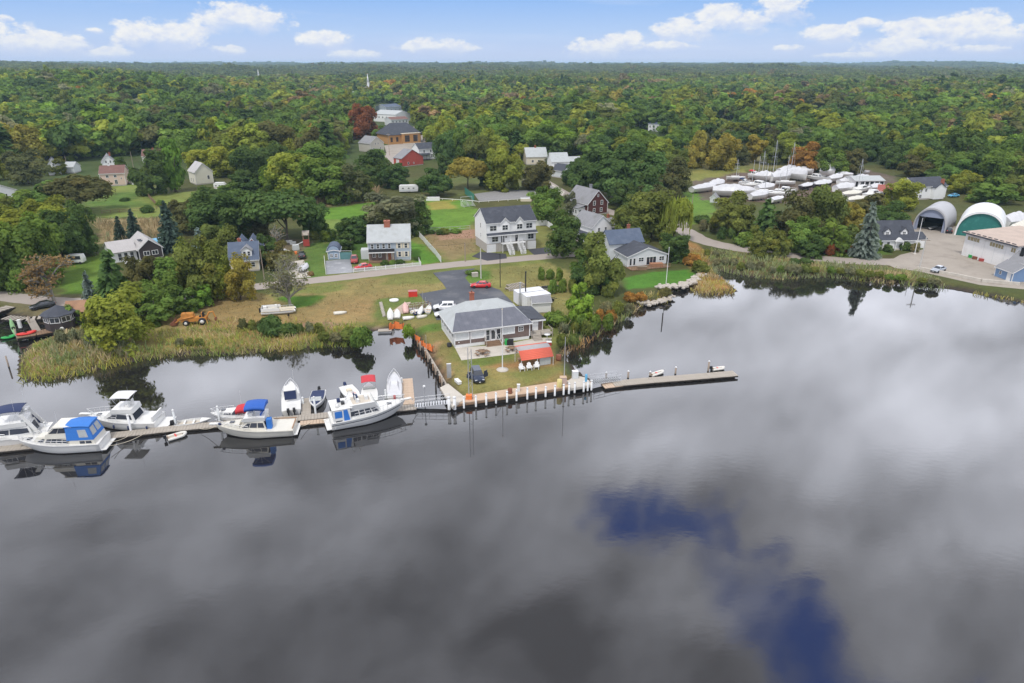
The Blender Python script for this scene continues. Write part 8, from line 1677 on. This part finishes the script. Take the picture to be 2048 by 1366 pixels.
# round-windowed hut, jetty, kayaks at the left
o=P(124,655);t=thing('dock_hut',o,.25,'small dark hut with a ring of white-framed windows and a faceted roof','hut');n=8;r_=2.6
b=MB();b.prism([(r_*math.cos(2*math.pi*(i+.5)/n),r_*math.sin(2*math.pi*(i+.5)/n))for i in range(n)],-.8,3.1);b.build('wall',BROWNWALL,t)
b=MB()
for i in range(n):
 a0,a1=[2*math.pi*(i+k+.5)/n for k in(0,1)];MB().slab([(3.1*math.cos(a0),3.1*math.sin(a0),3.1),(3.1*math.cos(a1),3.1*math.sin(a1),3.1),(.05*math.cos(a1),.05*math.sin(a1),4.6),(.05*math.cos(a0),.05*math.sin(a0),4.6)],.1).build('roof_facet',R_CHAR,t)
 am=(a0+a1)/2;rr2=r_*math.cos(math.pi/n);window(t,(rr2*math.cos(am),rr2*math.sin(am),1.7),am+math.pi/2,1.75,1.15,(2,1,WHITE,GLASS))
MB().bb(1.2,5.2,.6,4.6,-.4,2.9).build('rear_wall',BROWNWALL,t);b=MB();gable_roof(b,1.0,5.2,.6,4.6,2.9,4.3,'x',.4);b.build('rear_roof',mat('orange_worn_roof',(.30,.17,.10),.85,var=.4,vs=.6),t)
MB().lathe([(.35,0),(.36,.5),(.2,.7)],(1.0,-2.75,.3),10).build('life_ring_box',GEL,t)
J=run_px('jetty','ramshackle plank jetty in front of the round-windowed hut',[(104,660),(72,666),(34,672)],2.6,1.0,WOODBROWN,float_h=.3);run_px('jetty','tangle of old timber walkways behind the kayaks',[(96,632),(50,638),(10,634)],2.2,1.05,WOODGREY,float_h=.3,pw=.8,gap=.35);run_px('jetty','loose timber decking at the left edge above the inlet',[(22,612),(-10,622),(-40,640)],2.6,1.1,WOODGREY,float_h=.3,pw=.7,gap=.2);run_px('jetty','narrow walkway between the two old timber decks',[(60,637),(74,662)],1.3,1.0,WOODGREY,pw=.6,gap=.2,float_h=.3)
for lb,a,c in[('tall dark post at the outer end of the ramshackle jetty',(36,682),(33,658)),('short post under the ramshackle jetty near the hut',(100,668),(100,652)),('leaning post in the middle of the old timber walkways',(62,655),(60,632)),('post with a white rag at the jetty corner by the hut',(104,662),(101,640)),('thin post standing in the dark inlet at the left edge',(18,735),(17,712))]:piling(lb,a,c,POLEWOOD,.13,None)
def kayak(label,A,B,m_,lift=0.0,up=0.0,w_=.8):
 a,c=P(*A,lift),P(*B,lift);d=c-a;L=3.4 if up else max(2.6,math.hypot(d.x,d.y));t=thing('kayak',a,math.atan2(d.y,d.x),label,'kayak');rg=[]
 for i in range(11):u=i/10;hb=max(.02,w_/2*math.sin(math.pi*u)**.6);rg.append([(L*u,hb*math.cos(2*math.pi*k/8),.2+(.2+.05*abs(2*u-1))*math.sin(2*math.pi*k/8)*min(1,hb*4)+.16*(2*u-1)**2)for k in range(8)])
 h_=MB().loft(rg).build('hull',m_,t);e=MB().lathe([(.02,.40),(.26,.40),(.28,.44),(.3,.40)],(0,0,0),10).build('cockpit_rim',BLACK,t,(L*.45,0,0))
 if up:
  for ch in t.children:ch.rotation_euler=(0,-up,0)
  e.location=(L*.45*math.cos(up),0,L*.45*math.sin(up))
kayak('long red kayak lying along the front of the ramshackle jetty',(32,673),(75,664),REDPLASTIC,.95,0,1.7);kayak('bright green kayak floating at the left edge by the jetty',(2,680),(34,672),GREENPLASTIC,0,0,1.7);kayak('pale green kayak standing on end against the jetty',(31,672),(29,668),mat('pale_green_plastic',(.30,.52,.25),.4),.9,1.3,.75)
# hut deck has no clear figure; the pale bits there are gear
boxy('gear_bag','pale blue gear bag at the corner of the jetty by the hut','bag',(104,655),(.5,.5,1.3),BLUEPL,.2,GEL);boxy('gear_bag','white bundle standing on the jetty behind the red kayak','bag',(41,655),(.5,.5,1.5),GEL,.2)
# shore stones by the cottage lawn
ST=[bmesh_ for bmesh_ in range(0)]
def stone_mesh(seed):
 g=random.Random(seed);bm=bmesh.new();bmesh.ops.create_icosphere(bm,subdivisions=1,radius=.5)
 for v in bm.verts:v.co*=g.uniform(.75,1.2);v.co.z*=.7
 m_=bpy.data.meshes.new('shore_stone');bm.to_mesh(m_);bm.free();m_.materials.append(STONE);return m_
SM=[stone_mesh(i)for i in range(5)]
t=thing('stone_revetment',P(1380,570),0,'band of pale rocks protecting the cottage lawn from the water','revetment')
line=smooth_line([P(*p)for p in[(1318,574),(1345,572),(1368,569),(1384,562),(1396,553),(1403,545)]],12)
for p in line:
 for k in range(3):q_=p+Vector((rng.gauss(0,.5),rng.gauss(-.3,.7),0))-t.location;s=rng.uniform(.7,1.5);inst('stone',rng.choice(SM),t,(q_.x,q_.y,rng.uniform(-.1,.25)),(0,0,rng.random()*6),(s,s,s))
t=thing('stone_revetment',P(1300,598),0,'smaller band of pale rocks on the spit below the cottage lawn','revetment');line=smooth_line([P(*p)for p in[(1283,604),(1300,603),(1320,600),(1336,594),(1338,588)]],10)
for p in line:
 for k in range(2):q_=p+Vector((rng.gauss(0,.4),rng.gauss(0,.5),0))-t.location;s=rng.uniform(.6,1.2);inst('stone',rng.choice(SM),t,(q_.x,q_.y,rng.uniform(-.5,-.1)),(0,0,rng.random()*6),(s,s,s))
 # rusty scrap heap behind the cape house: separate pieces
SCR=['rusty_engine_block','rusty_boiler','rusty_chain_heap','rusty_anchor_pile','rusty_tank','rusty_winch','rusty_girder','rusty_drum','rusty_cradle','rusty_pipe_bundle']
for i,nm in enumerate(SCR):
 px=(1766+i*6.5,452+(i%3)*3-i*.25);t=thing(nm,P(*px),rng.random()*3,'%s, %s in the scrap row behind the cape house'%(nm.replace('_',' '),ords[i]+' from the left'),'scrap','rusty scrap behind the cape house');s=rng.uniform(.8,1.5)
 MB().box((0,0,.35*s),(1.3*s,.9*s,.7*s)).lathe([(.3*s,0),(.35*s,.3*s),(.2*s,.5*s)],(.3,0,.7*s),8).build('body',RUST,t);MB().tube([(-.9*s,0,.1),(.2,.3,1.1*s),(1.0*s,-.2,.5)],.09,5).build('bracket',DARKMETAL,t)
 # garden things in front of the storage building
for i,(lb,px,m_)in enumerate([('rust-coloured pipe bundle along the storage building wall',(1955,519),RUST),('green hose reel at the storage building wall',(1947,516),GREENPLASTIC),('red drum pallet at the storage building wall',(1968,523),MAROON)]):boxy(['pipe_bundle','hose_reel','drum_pallet'][i],lb,'yard gear',px,(2.4,.9,.7),m_,-.4,m_)
boxy('cottage_grill','orange-brown covered table on the cottage deck','table',(1312,535),(3.2,1.2,1.1),mat('tan_cover',(.36,.17,.09),.7,var=.2),.1,mat('tan_cover',(.36,.17,.09),.7));boxy('deck_bench','weathered bench on the left of the cottage deck','bench',(1284,540),(2.2,.8,.9),WOODBROWN,.1,WOODGREY)
car('black scooter-like small car by the open boat shed',(1898,468),(1893,463),CARBLACK,'suv',3.4)
t=thing('small_boat',P(1866,459),.6,'small pale boat inside the open boat shed','boat');MB().loft([[(x,-w_,.8),(x,0,.3),(x,w_,.8)]for x,w_ in((-2,.7),(0,.8),(1.6,.5),(2.2,.05))],True,False,True,False).build('hull',GALV,t);MB().bb(-1.5,1.2,-.06,.06,0,.3).build('keel',DARKMETAL,t)
# marsh grass, reeds and rough verge
def blades(name,label,areas,seed):
 """tufts of upright blades inside outlines: (outline, tufts per m2, height, colours)"""
 g=np.random.default_rng(seed);Cs,Us,Vs,Va=[],[],[],[]
 for px,dens,hgt,cols,fill in areas:
  wp=wpoly(px);bx=[p[0]for p in wp];by=[p[1]for p in wp];n=int((max(bx)-min(bx))*(max(by)-min(by))*dens)
  X=g.uniform(min(bx),max(bx),n);Y=g.uniform(min(by),max(by),n);k=inside(wp,X,Y)&(vnoise(X,Y,3.2,seed)>fill);X,Y=X[k],Y[k];n=len(X)
  if n==0:continue
  sd=sdist(SHORE,X,Y);k=sd>-1.3;X,Y,sd=X[k],Y[k],sd[k];n=len(X);Z=np.where(sd>0,LAND*.18+LAND*.82*sstep(0,2.6,sd),0.0)+np.where(np.hypot(X,Y)>270,far_height(X,Y),0)
  h_=hgt*(.55+.75*g.random(n))*(.7+.6*vnoise(X,Y,4.5,seed+2));c=np.array(cols);t_=np.clip(vnoise(X,Y,6,seed+5)*1.5-.25+g.normal(size=n)*.12,0,.999)*(len(cols)-1);i=t_.astype(int);f=(t_-i)[:,None];C=c[i]*(1-f)+c[np.minimum(i+1,len(cols)-1)]*f
  for kk in range(2):
   a=g.random(n)*6.28;lean=np.stack([g.normal(size=n)*.35,g.normal(size=n)*.35,np.ones(n)],1);V=lean*(h_/2)[:,None];wv=(.035+.065*g.random(n))*(hgt**.5);U=np.stack([np.cos(a)*wv,np.sin(a)*wv,np.zeros(n)],1)
   o_=np.stack([g.normal(size=n)*.12,g.normal(size=n)*.12,np.zeros(n)],1);Cs.append(np.stack([X,Y,Z-.05],1)+o_+V);Us.append(U);Vs.append(V);Va.append(C*(.72+.5*g.random(n))[:,None])
 m_=bpy.data.materials.get('marsh_blades')
 if m_ is None:
  m_=bpy.data.materials.new('marsh_blades');m_.use_nodes=True;t=NT(m_.node_tree);t.n.clear();c=t.attr('leafvar')[0];d=t.n.new('ShaderNodeBsdfDiffuse');t.put(d.inputs[0],c);tr=t.n.new('ShaderNodeBsdfTranslucent');t.put(tr.inputs[0],c);mx=t.n.new('ShaderNodeMixShader');mx.inputs[0].default_value=.35;t.l.new(d.outputs[0],mx.inputs[1]);t.l.new(tr.outputs[0],mx.inputs[2]);o=t.n.new('ShaderNodeOutputMaterial');t.l.new(mx.outputs[0],o.inputs[0])
 o=bpy.data.objects.new(name,quads_mesh(name,np.concatenate(Cs),np.concatenate(Us),np.concatenate(Vs),np.concatenate(Va),m_));COL.objects.link(o);tag(o,label,'marsh grass',kind='stuff');print(name,len(o.data.polygons));return o
YG=(.50,.46,.11);GN=(.24,.30,.10);TN=(.58,.46,.26);GG=(.36,.39,.22);RS=(.42,.24,.10);LG=(.30,.38,.09)
blades('marsh_grass','tall mixed marsh grass fringing the left bank of the river',[([(36,752),(42,712),(90,682),(150,672),(240,690),(300,698),(470,690),(560,684),(640,678),(735,668),(744,680),(720,692),(640,695),(560,702),(470,710),(400,710),(300,718),(200,740),(110,762),(60,768)],4.5,.85,[YG,LG,GN,TN,LG,YG],.08),([(90,690),(150,662),(260,690),(300,700),(200,725),(120,735)],3.6,1.35,[GG,GN,GG,TN],.15),([(320,660),(430,655),(560,658),(640,650),(735,655),(735,680),(640,690),(560,695),(420,700),(300,705)],3.4,.75,[GN,LG,GN,YG,LG,TN],.2),([(60,760),(110,738),(180,730),(200,740),(110,764),(60,770)],3,.9,[YG,YG,LG],.0),([(380,650),(470,640),(600,640),(700,645),(740,655),(700,668),(560,662),(380,668)],1.3,.8,[TN,YG,GN],.35)],21)
blades('marsh_grass','golden and rust marsh grass around the little cove by the cottage',[([(1372,500),(1412,505),(1425,540),(1455,562),(1476,583),(1440,592),(1400,592),(1370,582),(1395,560),(1400,545)],5,.8,[TN,RS,YG,TN,YG],.08),([(1270,592),(1335,586),(1345,600),(1290,612),(1262,626)],2.5,.9,[TN,YG,RS],.2),([(1120,695),(1180,672),(1240,632),(1265,612),(1285,600),(1290,612),(1250,640),(1210,660),(1190,680),(1150,698),(1125,708)],2.6,1.3,[GN,TN,RS,YG],.15),([(1110,650),(1150,600),(1230,610),(1260,610),(1200,650),(1150,690),(1120,690)],1.2,1.0,[GN,LG,TN,GN],.25)],22)
blades('marsh_grass','olive and straw marsh verge between the right-hand road and the river',[([(1420,500),(1500,510),(1600,522),(1700,530),(1830,545),(1900,572),(1830,573),(1760,567),(1700,560),(1640,556),(1560,560),(1500,557),(1440,545),(1415,535)],3.0,1.0,[GG,GN,GG,LG,TN],.1),([(1500,550),(1700,552),(1830,566),(1960,582),(2100,604),(2100,618),(1960,592),(1830,575),(1700,562),(1500,560)],4.0,.6,[TN,YG,LG],.05)],23)
blades('reed_bed','tan reed bed behind the bright playing field',[([(600,400),(690,388),(758,384),(756,396),(660,408),(600,412)],2.0,2.2,[TN,(.30,.23,.13),TN],.0),([(190,446),(330,438),(345,480),(215,490)],1.0,1.6,[TN,(.32,.25,.14),GG],.25)],24)
blades('meadow_grass','rough tufts of grass on the dry field and banks',[([(330,640),(400,606),(560,580),(700,566),(870,548),(890,574),(840,592),(765,606),(755,640),(600,648),(420,655)],.7,.28,[(.22,.16,.07),(.17,.16,.06),(.24,.18,.08)],.45),([(745,655),(880,645),(905,705),(900,770),(860,720)],.8,.25,[(.16,.17,.05),(.22,.17,.08)],.4),([(930,550),(1100,525),(1150,560),(1130,640),(1060,630),(1010,585)],.8,.3,[(.17,.16,.055),(.21,.165,.075)],.4),([(835,475),(945,462),(960,500),(880,520)],.7,.3,[(.20,.17,.08),(.14,.15,.05)],.4)],25)
# a label of its own for every tree and shrub
LM=[('grey colonial house',780,500),('white duplex',1020,470),('ochre library',808,270),('bright red barn',820,322),('boatyard',1560,372),('dormered cape house',1790,490),('grey arched shed',1857,445),('green-fronted arched shed',1960,455),('waterside cottage',1290,520),('wrap-porch farmhouse',1200,465),('dark red shingled house',1190,410),('navy-roofed dormered house',490,522),('silver-roofed house',290,500),('tan house',225,355),('cream barn',408,355),('clubhouse',985,660),('playing field',760,430),('gravel lot',1015,392),('white village row',785,230),('round-windowed hut',125,630),('hillside house',1855,385),('storage building',1980,500),('tall church spire',738,170),('white containers',1065,595),('lane house',1120,335),('small white cottage',220,330),('gabled village house',752,290),('black-porched house',855,310),('backhoe loader',385,640),('pontoon boat',558,622),('flat white warehouse',1640,200),('blue-roofed woodland house',1307,255),('corner-porch house',1073,318),('brown-roofed long house',308,315),('white left-edge house',15,395),('cove by the cottage',1420,560),('right-hand road bend',1400,480),('seawall',1930,570),('play tower',614,475),('reed bed',690,398),('far left lawn',270,420)]
NTH=('first second third fourth fifth sixth seventh eighth ninth tenth eleventh twelfth thirteenth fourteenth fifteenth sixteenth seventeenth eighteenth nineteenth twentieth').split()
by={}
for t,wm_,hm,kind,colk,label in TREES:
 t['group']='shrubs along the banks and gardens' if kind=='shrub' else 'trees around the houses and yards'
 if label:continue
 b0=proj(t.location);cx,cy=b0[0],b0[1]-hm*.5/b0[2]*FPX
 nm,lx,ly=min(LM,key=lambda q_:math.hypot((q_[1]-cx),(q_[2]-cy)*1.6));ddx,ddy=cx-lx,(cy-ly)*1.6
 rel=('left of' if ddx<0 else 'right of')if abs(ddx)>abs(ddy)else('behind' if ddy<0 else 'in front of')
 what=SPEC[kind][1]if kind!='small' else 'compact tree'
 by.setdefault((CNAME[colk],what,rel,nm),[]).append((cx,t))
for(cn_,what,rel,nm),l in by.items():
 l.sort(key=lambda q_:q_[0])
 for i,(cx,t)in enumerate(l):
  s='%s %s %s the %s'%(cn_,what,rel,nm)
  if len(l)==2:s=('left' if i==0 else 'right')+' one of two: '+s
  elif len(l)>2:s='%s from the left, %s'%(NTH[min(i,19)],s)
  t['label']=s
  # air: one even pale volume round the camera and everything built
hm_=bpy.data.materials.new('pale_air');hm_.use_nodes=True;hm_.node_tree.nodes.clear()
t=NT(hm_.node_tree);pv=t.n.new('ShaderNodeVolumePrincipled');pv.inputs['Color'].default_value=(0.55,0.80,1.0,1);pv.inputs['Density'].default_value=0.0001;pv.inputs['Anisotropy'].default_value=0.0
oo=t.n.new('ShaderNodeOutputMaterial');t.l.new(pv.outputs[0],oo.inputs['Volume'])
hzb=MB().bb(-13000,13000,-900,14500,-3.5,74).build('haze',hm_);tag(hzb,kind='stuff')
